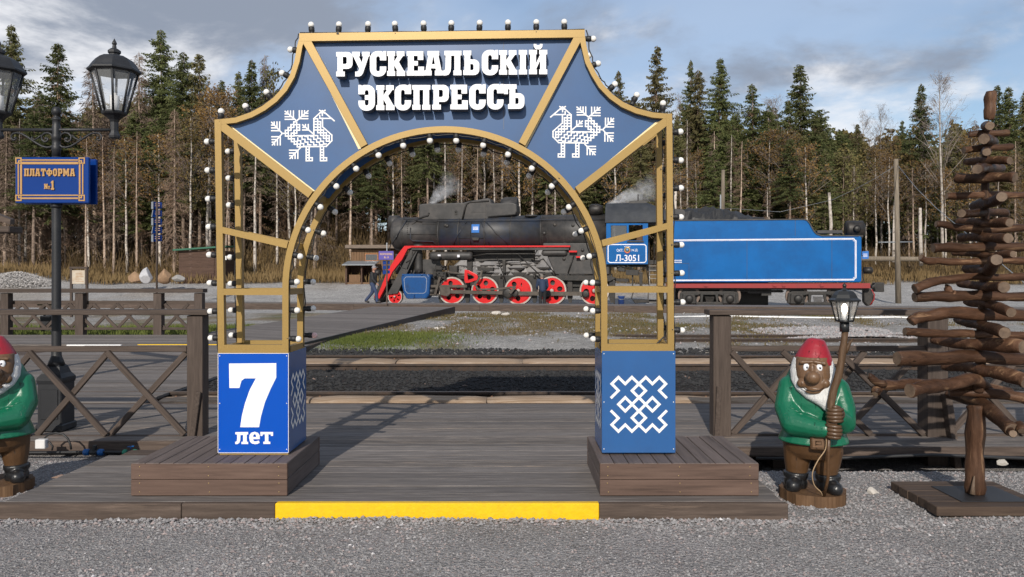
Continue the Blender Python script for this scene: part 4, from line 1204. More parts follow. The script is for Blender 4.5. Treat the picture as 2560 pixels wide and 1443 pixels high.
for (x, y) in ((1000, 380), (2000, 375), (2167, 380), (1905, 452), (2090, 545), (2255, 605), (2085, 685), (1015, 385)):
    q = L6(x, y, 0); dz = q.z - zc0
    nn = CN - math.sqrt(max(.01, (R+.03)**2 - dz*dz)) if abs(dz) < R else -.03
    lb(MB().lathe([(.085, nn+.05), (.085, nn-.03), (.055, nn-.04), (.0001, nn-.045)], 12, (q.x, 0, q.z), 'Y'), 'washout_plug', M_iron)
def on_boiler(u, z, lift=.0):
    dz = z - zc0; return Vector((u, CN - math.sqrt(max(.01, (R+.015+lift)**2 - dz*dz)), z))
rv = MB()
for zx6 in (652, 700, 958, 1905, 1950, 2100, 2300):
    u = L6(zx6, 0, CN).x
    for k in range(13):
        z = zc0 - R*.55 + k*R*1.4/12; q = on_boiler(u, z); rv.box(q.x-.018, q.x+.018, q.y-.02, q.y+.03, q.z-.018, q.z+.018)
for k in range(9):
    q = on_boiler(L6(830 + k*14, 0, CN).x, L6(0, 385, CN).z); rv.box(q.x-.02, q.x+.02, q.y-.02, q.y+.03, q.z-.02, q.z+.02)
o = lb(rv, 'rivets', M_iron); o['kind'] = 'stuff'
for (x0, x1, y) in ((700, 960, 470), (1160, 1380, 505), (1900, 2100, 488), (2110, 2290, 488)):
    a, b = L6(x0, y, CN), L6(x1, y, CN)
    lb(MB().tube([on_boiler(a.x, a.z), on_boiler(b.x, b.z)], .014, 5), 'lagging_joint', M_iron)
# smokebox front: lamp drum
q0, q1 = L6(492, 352, CN), L6(560, 352, CN)
lb(MB().lathe([(.30, q0.x), (.37, q0.x+.02), (.37, q1.x+.1)], 24, (0, CN, q0.z), 'X'), 'front_lamp_drum', M_loco)
# casing along the top
cas = [(755, 330), (757, 188), (790, 180), (1160, 170), (1215, 156), (1385, 128), (1412, 140), (1420, 175), (1620, 170), (1652, 186), (1655, 250), (1640, 285), (1395, 306), (1390, 335)]
lb(plate([cas], L6, CN-.52, CN+.52), 'skyline_casing', M_loco, bevel=.12, seg=3)
lb(plate([[(1215, 175), (1370, 172), (1370, 258), (1230, 258)]], L6, CN-.535, CN-.515), 'casing_panel', M_loco)
a = L6(1600, 178, CN)
lb(MB().lathe([(.42, L6(1600,0,CN).x-.5), (.5, L6(1600,0,CN).x-.3), (.5, L6(1600,0,CN).x+.35), (.35, L6(1655,0,CN).x+.04)], 20, (0, CN, L6(0, 235, CN).z), 'X'), 'steam_dome', M_loco)
lb(MB().lathe([(.33, 0), (.33, .05), (.28, .09), (.0001, .10)], 20, L6(1785, 300, CN-.35)), 'dome_lid', M_loco)
lb(MB().tube([L6(1155, 330, .25), L6(1180, 215, .25), L6(1195, 180, .28), L6(1230, 166, .30), L6(1400, 158, .32)], .045, 8), 'steam_pipe', M_iron)
lb(MB().tube([L6(705, 345, .3), L6(800, 300, .3), L6(840, 290, .3), L6(850, 265, .3)], .05, 8), 'whistle_pipe', M_iron)
lb(MB().tube([L6(645, 372, .1), L6(665, 384, .1), L6(700, 370, .1), L6(735, 340, .15), L6(790, 350, .15)], .04, 8), 'feed_pipe', M_iron)
lb(MB().box(L6(1085,0,.3).x, L6(1108,0,.3).x, .28, .36, L6(0,298,.3).z, L6(0,262,.3).z).lathe([(.06, 0), (.06, .1)], 10, L6(1097, 262, .32)), 'check_valve', M_iron)
# hand rail and pipes on the boiler side
lb(MB().tube([L6(620, 325, .02), L6(1000, 335, .0), L6(1500, 332, .0), L6(2480, 318, .0)], .022, 6), 'hand_rail', M_locoblue)
for (pts, r) in (([(1190, 345), (1110, 470), (1070, 560)], .025), ([(1235, 345), (1225, 450), (1232, 560)], .022), ([(1325, 345), (1360, 440), (1405, 560)], .022), ([(1370, 345), (1465, 450), (1585, 560)], .03),
                 ([(680, 400), (680, 500), (700, 522), (890, 526), (905, 560)], .03), ([(545, 500), (600, 400), (650, 330)], .03), ([(485, 605), (500, 560), (560, 470)], .025)):
    lb(MB().tube([L6(x, y, CN - math.sqrt(max(.02, (R+.06)**2 - (L6(x, y, 0).z - zc0)**2))) for x, y in pts], r, 6), 'boiler_pipe', M_locoblue)
sb = lb(plate([[(1240, 370), (1312, 370), (1308, 446), (1238, 446)]], L6, -.09, -.05), 'blue_notice_plate', mat('notice_blue', (.015, .14, .46), .4))
for i, y in enumerate((395, 406, 417)):
    lb(plate([[(1252, y-3), (1300, y-3), (1300, y+3), (1252, y+3)]], L6, -.094, -.0905), 'notice_line', M_lining, sb)
lb(plate([[(1240, 452), (1306, 452), (1306, 478), (1240, 478)]], L6, -.02, .2), 'step_bracket', M_iron); lb(plate([[(1243, 490), (1308, 490), (1300, 515), (1250, 515)]], L6, -.08, .2), 'step_bracket', M_iron)
# running board, red edge, front slope, steps
lb(plate([[(625, 566), (2140, 563), (2140, 577), (690, 580)]], L6, -.30, .2), 'running_board_edge', M_red)
lb(plate([[(625, 567), (692, 580), (655, 592), (604, 690), (514, 805), (446, 950), (395, 1050), (376, 1032), (468, 800), (560, 650)]], L6, -.30, -.10), 'front_slope_edge', M_red)
lb(plate([[(692, 583), (760, 583), (560, 1000), (470, 1010)]], L6, -.12, .3), 'front_slope_plate', M_loco)
for x0, x1, y0, y1 in ((2130, 2202, 610, 625), (2195, 2262, 661, 676)):
    lb(plate([[(x0, y0), (x1, y0), (x1, y1), (x0, y1)]], L6, -.30, .1), 'red_step', M_red)
lb(plate([[(690, 584), (2130, 584), (2130, 604), (690, 604)]], L6, -.24, .1), 'running_board_valance', M_loco)
def tank(x0, x1, y0, y1, n, name='air_reservoir', m=None):
    a, b = L6(x0, y0, n), L6(x1, y1, n); r = (a.z-b.z)/2
    return lb(MB().lathe([(r*.5, a.x), (r*.9, a.x+.06), (r, a.x+.16), (r, b.x-.16), (r*.9, b.x-.06), (r*.5, b.x)], 20, (0, n, (a.z+b.z)/2), 'X'), name, m or M_loco)
t = tank(860, 1250, 618, 698, .0); tank(1882, 2115, 600, 660, -.05)
for (x0, x1, y0, y1) in ((930, 956, 645, 660), (1108, 1130, 648, 670)):
    lb(plate([[(x0, y0), (x1, y0), (x1, y1), (x0, y1)]], L6, -.46, -.455), 'reservoir_label', M_lining, t)
for pts, r in (([(650, 780), (700, 660), (740, 600), (860, 596), (1850, 592)], .035), ([(1250, 660), (1380, 640), (1820, 640), (1840, 605)], .04), ([(1255, 618), (1600, 612), (1820, 606)], .03),
               ([(640, 720), (690, 690), (700, 620)], .03), ([(1470, 670), (1550, 880)], .03), ([(1660, 640), (1880, 850)], .035), ([(1890, 680), (2010, 830)], .03), ([(2175, 650), (2120, 815)], .03)):
    lb(MB().tube([L6(x, y, -.12) for x, y in pts], r, 6), 'pipe', M_iron)
lb(MB().lathe([(.24, 0), (.22, .3), (.2, 1.2), (.26, 1.35), (.26, 1.5)], 18, L6(755, 815, .25)), 'steam_inlet_pipe', M_loco)
lb(plate([[(800, 690), (905, 690), (930, 820), (700, 820), (720, 760)]], L6, .3, 1.3), 'smokebox_saddle', M_loco)
# cylinder
cy = lb(plate([[(590, 850), (612, 822), (845, 822), (862, 850), (850, 1010), (825, 1050), (640, 1050), (618, 1010), (600, 930)]], L6, -.38, .5), 'cylinder_block', M_cblue, bevel=.10, seg=3)
def frame_lines(pts, f, n, w, name, parent, m=M_lining):
    mb = MB()
    for i in range(len(pts)):
        a, b = f(*pts[i], n), f(*pts[(i+1) % len(pts)], n)
        mb.beam(a, b, w, .006, (0, 1, 0))
    return lb(mb, name, m, parent)
frame_lines([(640, 850), (815, 850), (830, 870), (822, 985), (800, 1000), (655, 1000), (632, 975), (622, 870)], L6, -.385, .018, 'cylinder_lining', cy, mat('dull_lining', (.34, .37, .42), .5))
lb(plate([[(632, 885), (662, 885), (664, 970), (640, 970)], ], L6, -.388, -.381), 'cylinder_panel', M_cblue, cy)
lb(MB().lathe([(.22, -.42), (.22, .4)], 18, L6(860, 985, .0), 'X'), 'cylinder_cover', M_iron)
for x in (635, 805):
    lb(MB().lathe([(.06, -.42), (.06, -.39), (.0001, -.385)][::-1] if False else [(.055, -.38), (.055, -.41), (.0001, -.42)], 10, (L6(x, 832, 0).x, 0, L6(x, 832, 0).z), 'Y'), 'cylinder_cap', M_cblue, cy)
for x in (690, 720, 760, 808):
    lb(MB().lathe([(.05, 0), (.05, .16), (.02, .2)], 8, L6(x, 822, -.1)), 'lubricator_cap', M_iron)
# frame plate and undergear masses
lb(plate([[(480, 880), (600, 860), (880, 840), (2500, 830), (2520, 940), (2200, 940), (880, 960), (560, 1000)]], L6, .32, .40), 'main_frame', M_iron)
lb(plate([[(2000, 836), (2500, 836), (2560, 860), (2500, 890), (2060, 880)]], L6, -.05, .3), 'ash_pan_side', M_iron)
for i, x in enumerate((960, 1200, 1510, 1815, 2140, 2520)):
    lb(plate([[(x-22, 870), (x+18, 870), (x+24, 1020), (x+14, 1085), (x-10, 1090), (x-24, 1040)]], L6, .10, .24), 'brake_shoe', M_iron)
    lb(MB().tube([L6(x, 820, .2), L6(x, 880, .2)], .05, 6), 'spring_hanger', M_iron)
for x0, x1 in ((985, 1120), (1290, 1440), (1600, 1740), (1900, 2050), (2290, 2430)):
    b = MB()
    for k in range(5):
        a_, c_ = L6(x0 + k*8, 808 + k*8, .3), L6(x1 - k*8, 808 + k*8, .3)
        b.box(a_.x, c_.x, .28, .40, a_.z-.05, a_.z)
    lb(b, 'leaf_spring', M_iron)
for (x0, x1, y0, y1, n0, n1) in ((905, 1000, 745, 790, -.25, .1), (915, 1005, 800, 870, -.28, .1), (1030, 1110, 745, 830, .1, .5), (880, 920, 760, 850, 0, .3), (500, 590, 880, 920, 0, .4), (1195, 1245, 690, 850, .1, .3), (1520, 1550, 690, 820, .1, .3),
                                 (1290, 1440, 760, 800, .0, .3), (1600, 1790, 680, 706, .1, .6), (2360, 2500, 690, 790, .1, .4), (640, 700, 680, 820, .3, .6), (540, 640, 640, 830, .5, 1.2), (1000, 1090, 850, 900, .2, .4)):
    lb(plate([[(x0, y0), (x1, y0+4), (x1-3, y1), (x0+5, y1-6)]], L6, n0, n1), 'machinery_casting', M_iron, bevel=.03)
for k in range(26):
    x, y = rnd.uniform(880, 1000), rnd.uniform(740, 880)
    q = L6(x, y, -.3)
    lb(MB().lathe([(.035, -.05), (.035, .05)], 6, q, rnd.choice('XYZ')), 'lubricator_fitting', M_iron)
# driving wheels
wr = 132/3.657
def wheel(cx, cy_, rp, spoke_n, name, n=0.0, ang=0.0, weight=None, f=L6, zoom=3.657, parent=None, holes='oval', mdisc=None):
    c = f(cx, cy_, n); r = abs(f(cx+rp, cy_, n).x - c.x)
    r = c.z if abs(c.z - r) < .25 else r                       # stands on the rail
    w = thing_part(name, parent or loco, Vector((c.x, n, r)))
    ci = lambda rr, k=40: [(rr*math.cos(2*PI*i/k), rr*math.sin(2*PI*i/k)) for i in range(k)]
    loops = [ci(r*.89)]
    for i in range(spoke_n):
        a = ang + 2*PI*i/spoke_n
        if weight and abs(((a - weight + PI) % (2*PI)) - PI) < 1.05: continue
        lp = []
        for k in range(14):
            t = 2*PI*k/14
            ex, ey = r*.55 + math.cos(t)*r*.19, math.sin(t)*r*(.17 if holes == 'oval' else .11)
            lp.append((ex*math.cos(a)-ey*math.sin(a), ex*math.sin(a)+ey*math.cos(a)))
        loops.append(lp)
    d = MB().prism(loops, -.005, .09).build('wheel_disc', mdisc or M_red, w, local=True)
    MB().prism([ci(r), ci(r*.895)], -.03, .12).build('tyre', M_tyre, w, local=True)
    MB().lathe([(r*1.04, .121), (r*1.04, .15)], 40, (0, 0, 0), 'Y').build('flange', M_iron, w, local=True)
    MB().lathe([(r*.22, 0), (r*.20, -.07), (r*.12, -.08), (r*.11, -.12), (.0001, -.121)], 20, (0, 0, 0), 'Y').build('hub', M_red if not mdisc else mdisc, w, local=True)
    MB().lathe([(r*.14, -.081), (r*.13, -.126), (.0001, -.127)], 14, (0, 0, 0), 'Y').build('hub_cap', M_tyre, w, local=True)
    if weight is not None:
        pts = [(r*.80*math.cos(weight + t), r*.80*math.sin(weight + t)) for t in np.linspace(-1.25, 1.25, 18)]
        MB().prism([pts], -.03, -.006).build('counterweight', M_red, w, local=True)
    return w
def thing_part(name, parent, loc):
    o = bpy.data.objects.new(name, None); o.empty_display_size = .1
    COL.objects.link(o); o.parent = parent; o.location = loc
    return o
wheel(540, 1030, 72, 6, 'leading_wheel', 0, .3, holes='round')
for i, (x, rot, wt) in enumerate(((1060, .5, None), (1362, .2, None), (1668, .9, 0.0), (1975, 1.5, None), (2362, .7, None))):
    wheel(x, 976, 132, 5, 'driving_wheel', 0, rot, wt)
# rods
def rod(pts, w, n0, n1, m=None, name='rod'):
    mb = MB()
    for (a, b) in zip(pts[:-1], pts[1:]):
        p, q = L6(*a, (n0+n1)/2), L6(*b, (n0+n1)/2)
        mb.beam(p, q, w, n1-n0, (0, 1, 0))
    return lb(mb, name, m or M_rod)
cr = rod([(960, 985), (1668, 1001), (2290, 1005)], .20, -.17, -.11, name='coupling_rod')
mr = rod([(990, 985), (1600, 997)], .17, -.30, -.23, name='main_rod')
for x, y, rr in ((1028, 990, .17), (1362, 995, .17), (1640, 1000, .19), (1940, 1003, .17), (2285, 1006, .19)):
    lb(MB().lathe([(rr, -.10), (rr, -.22), (rr*.6, -.23), (.0001, -.235)], 16, (L6(x, y, 0).x, 0, L6(x, y, 0).z), 'Y'), 'crank_pin_cap', M_iron)
lb(MB().lathe([(.27, -.22), (.27, -.34), (.16, -.36), (.0001, -.365)], 18, (L6(1580, 1000, 0).x, 0, L6(1580, 1000, 0).z), 'Y'), 'main_rod_end', M_iron)
lb(plate([[(945, 945), (1040, 945), (1050, 1000), (1020, 1030), (950, 1015)]], L6, -.34, -.18), 'crosshead', M_rod, bevel=.03)
rod([(870, 935), (1200, 935)], .13, -.27, -.15, name='slide_bar'); rod([(860, 1012), (1030, 1012)], .07, -.27, -.15, name='slide_bar')
rod([(950, 850), (905, 1010)], .12, -.38, -.34, name='combination_lever')
rod([(1300, 965), (1480, 960), (1640, 940)], .09, -.36, -.31, name='eccentric_rod')
rod([(1335, 790), (1320, 850), (1270, 920), (1300, 965)], .09, -.38, -.32, name='expansion_link')
rod([(1000, 800), (1300, 840)], .06, -.3, -.26, name='radius_rod')
rod([(1640, 940), (1590, 1000)], .14, -.44, -.37, name='return_crank')
lb(plate([[(1175, 783), (1215, 790), (1290, 830), (1298, 855), (1288, 880), (1215, 905), (1180, 905), (1172, 880)], [(1200, 815), (1260, 845), (1262, 862), (1205, 878)]], L6, -.36, -.26), 'link_bracket', M_red, bevel=.02)
# front end
lb(plate([[(395, 880), (470, 870), (470, 1000), (420, 1060), (380, 1090), (345, 1060)]], L6, .0, 1.66), 'buffer_beam', M_iron, bevel=.03)
lb(plate([[(345, 1020), (385, 1010), (385, 1060), (350, 1062)]], L6, .6, 1.0), 'front_coupler', M_dullred, bevel=.03)
lb(MB().lathe([(.16, -.2), (.16, .15)], 14, L6(380, 812, .2), 'X'), 'front_lamp', M_iron)
lb(MB().beam(L6(440, 770, .2), L6(440, 1000, .2), .06, .06), 'front_post', M_iron)
lb(MB().tube([L6(395, 790, .1), L6(400, 900, .1), L6(410, 1000, .1)], .03, 6), 'hand_rail', M_iron)
lb(MB().tube([L6(610, 590, -.1), L6(560, 680, -.1), L6(590, 760, -.1), L6(640, 780, -.1)], .03, 6), 'pipe', M_iron)
lb(MB().box(L6(480, 0, .3).x, L6(2500, 0, .3).x, .45, 1.2, .55, 1.05), 'frame_stretcher', M_iron)
lb(MB().box(L6(1190, 0, .3).x, L6(1800, 0, .3).x, .5, 1.1, 2.25, 2.9), 'boiler_bottom_lagging', M_loco)
# cab
cabout = [(178, 252), (512, 252), (512, 578), (178, 578)]
cab = lb(plate([cabout, [(215, 268), (342, 268), (342, 375), (215, 375)], [(358, 264), (470, 264), (470, 388), (358, 388)]], L7, -.26, -.22), 'cab_side', M_tblue)
lb(plate([cabout, [(215, 268), (342, 268), (342, 375), (215, 375)], [(358, 264), (470, 264), (470, 388), (358, 388)]], L7, 1.88, 1.92), 'cab_side', M_tblue)
lb(plate([[(218, 270), (340, 270), (340, 373), (218, 373)]], L7, -.245, -.235), 'cab_window', M_winglass, cab)
lb(plate([[(345, 390), (478, 390), (478, 402), (345, 402)]], L7, -.32, -.26), 'arm_rest', M_iron, cab)
lb(plate([[(342, 262), (356, 262), (356, 390), (342, 390)]], L7, -.275, -.258), 'window_frame', M_tblue, cab)
a = L7(180, 400, 0)
lb(MB().box(a.x, a.x+.05, -.2, 1.86, L7(180, 578, 0).z, L7(180, 252, 0).z), 'cab_front', M_loco)
lb(MB().box(a.x+.1, L7(512, 0, 0).x, .0, 1.8, L7(0, 600, 0).z, L7(0, 578, 0).z), 'cab_floor', M_iron)
lb(MB().box(L7(420, 0, 0).x, L7(500, 0, 0).x, .6, .7, L7(0, 578, 0).z, L7(0, 270, 0).z), 'cab_seat_board', wood('brown_board', (.12, .07, .04), None, 'Z'))
x0, x1 = L7(172, 0, 0).x, L7(600, 0, 0).x; z0, z1 = L7(0, 252, 0).z, L7(0, 92, CN).z
prof = [(-.30, 0), (-.285, .10), (-.22, .40), (-.05, .70), (.3, .92), (.83, 1.0), (1.36, .92), (1.71, .70), (1.88, .40), (1.945, .10), (1.96, 0)]
def roof_strip(xa, xb, k0=1.0, k1=1.0):
    mb = MB(); h = z1-z0
    vs = [(xa, n, z0 + f*h*k0) for n, f in prof] + [(xb, n, z0 + f*h*k1) for n, f in prof]
    m_ = len(prof)
    mb.add(vs, [(i+1, i, m_+i, m_+i+1) for i in range(m_-1)], True)
    mb.add(vs[:m_], [tuple(range(m_))]); mb.add(vs[m_:], [tuple(reversed(range(m_)))])
    mb.add(vs, [(0, m_-1, 2*m_-1, m_)])
    return mb
xm = L7(505, 0, 0).x
M_roofp = mat('cab_roof_paint', (.030, .034, .042), .7, var=.3, scale=1.5, dirt=(.07, .075, .08), dscale=1.2, damt=.6, spec=.25)
rf = lb(roof_strip(x0, xm), 'cab_roof', M_roofp)
lb(roof_strip(xm+.002, L7(665, 0, 0).x, .98, .62), 'rear_roof_sheet', M_roofp)
lb(MB().box(L7(365,0,CN).x, L7(500,0,CN).x, .35, 1.2, z1-.12, z1+.05), 'roof_hatch', M_loco, rf)
lb(MB().tube([L7(225, 130, .2), L7(225, 100, .2)], .02, 6).tube([L7(240, 130, .2), L7(240, 98, .2)], .02, 6).tube([L7(215, 132, .2), L7(270, 132, .2)], .02, 6), 'roof_rail', M_iron, rf)
lb(MB().tube([L7(418, 85, .5), L7(432, 72, .5), L7(433, 20, .5)], .04, 6), 'whistle', M_iron, rf)
lb(MB().lathe([(.22, L7(40,0,.4).x), (.3, L7(60,0,.4).x), (.3, L7(110,0,.4).x), (.2, L7(150,0,.4).x)], 14, (0, .5, L7(0, 145, .5).z), 'X').tube([L7(40, 120, .3), L7(80, 105, .3), L7(120, 120, .3), L7(150, 170, .3)], .04, 6), 'turbo_generator', M_iron)
frame_lines([(205, 421), (485, 421), (497, 433), (497, 552), (485, 565), (205, 565), (193, 552), (193, 433)], L7, -.263, .045, 'plate_lining', cab)
def text_mesh(body, size, m, name, thick=0.0):
    cu = bpy.data.curves.new('lettering', 'FONT'); cu.body = body; cu.size = size; cu.align_x = 'CENTER'; cu.align_y = 'CENTER'
    cu.extrude = thick; cu.offset = size*.012; cu.resolution_u = 3
    ob = bpy.data.objects.new('lettering', cu); COL.objects.link(ob)
    dg = bpy.context.evaluated_depsgraph_get(); dg.update()
    me = bpy.data.meshes.new_from_object(ob.evaluated_get(dg)); bpy.data.objects.remove(ob); bpy.data.curves.remove(cu)
    me.materials.clear(); me.materials.append(m); me.name = name
    return me
def put_text(body, px_w, c, n, f, zoom, m, parent, name='lettering', h=None):
    me = text_mesh(body, 1.0, m, name)
    xs = [v.co.x for v in me.vertices]; ys = [v.co.y for v in me.vertices]
    w = max(xs)-min(xs); mx = (max(xs)+min(xs))/2; my = (max(ys)+min(ys))/2; hh = max(ys)-min(ys)
    a, b = f(c[0]-px_w/2, c[1], n), f(c[0]+px_w/2, c[1], n)
    k = (b.x-a.x)/w
    kh = k if h is None else abs(f(c[0], c[1]-h/2, n).z - f(c[0], c[1]+h/2, n).z)/hh
    ce = (a+b)/2
    for v in me.vertices: v.co = ((v.co.x-mx)*k, 0, (v.co.y-my)*kh)
    me.update()
    pl_ = parent.matrix_local.translation if parent.parent else Vector((0, 0, 0))
    o = link(name, me, parent, Vector((ce.x, n, ce.z)) - pl_)
    return o
put_text('Л-3051', 190, (346, 528), -.266, L7, 3.2, M_lining, cab, 'running_number', h=54)
put_text('ОКТ.', 54, (288, 467), -.266, L7, 3.2, M_lining, cab, 'railway_initials', h=22)
put_text('Ж.Д.', 54, (406, 467), -.266, L7, 3.2, M_lining, cab, 'railway_initials', h=22)
M_goldem = mat('gilt', (.55, .36, .12), .35, .5); M_redem = mat('emblem_red', (.5, .03, .02), .4); M_blueem = mat('emblem_blue', (.15, .3, .5), .4)
def emblem():
    c = L7(346, 465, -.27)
    o = lb(MB().lathe([(.155, 0), (.155, -.012), (.117, -.02), (.113, -.012), (.0001, -.012)], 24, (c.x, -.262, c.z), 'Y'), 'coat_of_arms', M_goldem, cab)
    lb(MB().lathe([(.095, -.0125), (.0001, -.03)], 16, (c.x, -.262, c.z), 'Y'), 'globe', M_blueem, o)
    for a in np.linspace(-2.6, -.5, 7):
        x, z = c.x + .137*math.cos(a), c.z + .14*math.sin(a)
        lb(MB().box(x-.02, x+.02, -.288, -.272, z-.022, z+.022), 'ribbon', M_redem, o)
    for k in range(5):
        x = c.x + (k-2)*.062; z = c.z + .19 - abs(k-2)*.012
        lb(MB().lathe([(.024, 0), (.024, -.015), (.0001, -.016)], 8, (x, -.262, z), 'Y'), 'letter_disc', M_lining, o)
emblem()
# ladder, gap, handrails
lad = lb(MB().tube([L7(524, 580, -.3), L7(524, 740, -.3), L7(516, 770, -.3), L7(512, 880, -.3)], .03, 6).tube([L7(604, 580, -.3), L7(604, 880, -.3)], .03, 6), 'cab_ladder', mat('worn_ladder_steel', (.25, .23, .21), .4, .5, var=.4))
for y in (590, 625, 660, 690, 735, 790, 840, 880):
    a, b = L7(520, y, -.3), L7(604, y, -.3)
    lb(MB().box(a.x, b.x, -.36, -.2, a.z-.03, a.z), 'rung', mat('ladder_rung', (.2, .19, .18), .5, .4), lad)
lb(MB().tube([L7(520, 405, -.32), L7(522, 560, -.32), L7(518, 745, -.32)], .025, 6), 'hand_rail', M_locoblue)
lb(MB().tube([L7(560, 410, -.25), L7(562, 560, -.25)], .02, 6), 'hand_rail', M_iron)
lb(plate([[(512, 545), (660, 545), (660, 575), (512, 580)]], L7, .1, 1.6), 'fall_plate', M_iron)
for (x0, x1, y0, y1, n0, n1) in ((265, 330, 590, 640, -.1, .2), (330, 440, 620, 670, -.15, .2), (380, 396, 600, 760, 0, .2), (440, 470, 640, 760, 0, .2), (200, 500, 580, 600, .0, 1.6), (395, 600, 860, 890, 0, .3), (180, 360, 690, 720, .2, .5), (230, 250, 700, 900, .0, .2), (500, 660, 600, 640, .3, 1.3)):
    lb(plate([[(x0, y0), (x1, y0+4), (x1-3, y1), (x0+5, y1-6)]], L7, n0, n1), 'cab_undergear', M_iron, bevel=.02)
for pts in ([(395, 800), (380, 850), (410, 890), (470, 880), (590, 890)], [(260, 610), (330, 580), (420, 640)], [(300, 600), (430, 630), (520, 600)], [(470, 600), (500, 620), (515, 700)]):
    lb(MB().tube([L7(x, y, -.1) for x, y in pts], .03, 6), 'brake_pipe', M_iron)

# ------------------------------------------------------------------ tender
def tb(mb, name, m, parent=None, bevel=0, seg=2): return lb(mb, name, m, parent or tend, bevel, seg)
body = [(655, 228), (1760, 219), (1785, 226), (1805, 250), (1838, 312), (1862, 338), (1900, 350), (2200, 351), (2222, 362), (2222, 715), (2205, 724), (655, 724)]
tbod = tb(plate([body], L7, -.28, 1.94), 'tender_tank', M_tblue, bevel=.06, seg=3)
mbr = MB(); top = body[:8]
for a, b in zip(top[:-1], top[1:]):
    mbr.beam(L7(*a, -.29), L7(*b, -.29), .05, .06, (0, 1, 0))
tb(mbr, 'top_rim', M_loco, tbod)
def lining(pts, w, name='tender_lining'):
    mb = MB()
    for a, b in zip(pts[:-1], pts[1:]): mb.beam(L7(*a, -.2835), L7(*b, -.2835), w, .006, (0, 1, 0))
    return tb(mb, name, M_lining, tbod)
LN = [(660, 386), (2160, 373), (2163, 385), (2176, 388), (2176, 688), (2162, 692), (2160, 704), (660, 710)]
lining(LN, .045); 
lining([(660, 394), (2152, 381), (2155, 392), (2168, 395), (2168, 682), (2154, 685), (2152, 697), (660, 703)], .018)
for x, y0, y1 in ((1304, 368, 710), (1690, 225, 352), (1983, 360, 705), (840, 572, 700)):
    a, b = L7(x, y0, -.28), L7(x, y1, -.28)
    tb(MB().box(a.x-.008, a.x+.008, -.2825, -.28, b.z, a.z), 'plate_seam', M_locoblue, tbod)
tb(MB().box(L7(725,0,-.28).x, L7(840,0,-.28).x, -.2825, -.28, L7(0,574,-.28).z-.008, L7(0,574,-.28).z+.008), 'plate_seam', M_locoblue, tbod)
for y in (548, 563):
    for k in range(7):
        x = 722 + k*9
        tb(plate([[(x, y-4), (x+6, y-4), (x+6, y+4), (x, y+4)]], L7, -.284, -.2815), 'stencil_mark', M_lining, tbod)
tb(plate([[(655, 735), (2290, 730), (2292, 770), (655, 768)]], L7, -.30, -.1), 'red_frame', M_dullred)
for x in (975, 1527, 1600, 1905):
    tb(plate([[(x-14, 738), (x+14, 738), (x+14, 758), (x-14, 758)]], L7, -.36, -.3), 'frame_bracket', M_dullred)
tb(MB().box(L7(660,0,0).x, L7(2285,0,0).x, -.05, 1.7, L7(0,778,0).z, L7(0,728,0).z), 'underframe', M_iron)
# coal
cg_u = np.linspace(L7(700, 0, .8).x, L7(1500, 0, .8).x, 60); cg_n = np.linspace(-.2, 1.85, 18)
A, B = np.meshgrid(cg_u, cg_n); zt_ = L7(0, 226, 0).z
H = zt_ - .25 + .80*np.sin(np.clip((A-cg_u[0])/(cg_u[-1]-cg_u[0]), 0, 1)**.6*PI)**.8*np.sin((B+.2)/2.05*PI)**.7 + (fbm(A*3, B*3, 4)-.5)*.5
V = np.stack([A.ravel(), B.ravel(), H.ravel()], 1); i2 = np.arange(A.size).reshape(A.shape)
Fq = np.stack([i2[:-1, :-1].ravel(), i2[:-1, 1:].ravel(), i2[1:, 1:].ravel(), i2[1:, :-1].ravel()], 1)
link('coal_heap', np_mesh('coal_heap', V, Fq, M_coalheap), tend)['kind'] = 'stuff'
tb(plate([[(640, 150), (655, 130), (800, 140), (815, 165), (815, 226), (640, 226)]], L7, .1, 1.5), 'coal_bunker_hood', M_loco, bevel=.04)
tb(MB().lathe([(.05, 0), (.05, .12)], 8, L7(2060, 345, .5)).box(L7(1860,0,.5).x, L7(2060,0,.5).x, .3, .9, L7(0,350,.5).z, L7(0,328,.5).z), 'water_hatch', M_loco)
q = L7(2165, 300, .6)
hl = tb(MB().lathe([(.40, -.4), (.42, -.3), (.42, .35), (.3, .42)], 24, q, 'X'), 'rear_lamp', M_iron)
tb(MB().lathe([(.18, -.46), (.1, -.5), (.0001, -.52)], 14, q, 'Y'), 'lamp_boss', M_iron, hl)
tb(MB().box(q.x-.3, q.x+.3, .3, .9, L7(0, 351, .6).z, q.z-.38), 'lamp_bracket', M_iron)
sg = tb(plate([[(2226, 476), (2277, 473), (2277, 535), (2226, 537)]], L7, .1, .14), 'blue_notice_plate', MATS['notice_blue'])
for y in (497, 507, 517):
    tb(plate([[(2233, y-2), (2268, y-2), (2268, y+2), (2233, y+2)]], L7, .094, .099), 'notice_line', M_lining, sg)
tb(MB().tube([L7(2222, 510, .12), L7(2232, 510, .12)], .03, 6), 'notice_stay', M_iron)
tb(plate([[(2300, 752), (2318, 745), (2330, 726), (2400, 724), (2405, 800), (2330, 800), (2322, 770), (2300, 775)]], L7, .6, 1.1), 'coupler', M_iron, bevel=.04)
tb(plate([[(2240, 770), (2292, 770), (2320, 830), (2310, 900), (2270, 915), (2240, 880)]], L7, .1, .5), 'rear_gear', M_iron, bevel=.05)
tb(MB().tube([L7(2300, 780, .1), L7(2322, 820, .1), L7(2320, 860, .1), L7(2290, 905, .1)], .03, 6), 'brake_hose', M_dullred)
tb(MB().tube([L7(2226, 640, -.1), L7(2236, 700, -.1), L7(2222, 760, -.1), L7(2180, 768, -.2)], .03, 6), 'hand_rail', M_iron)
tb(MB().lathe([(.16, -.1), (.16, .25), (.1, .3)], 12, L7(2255, 628, .3), 'X'), 'rear_marker_lamp', M_iron)
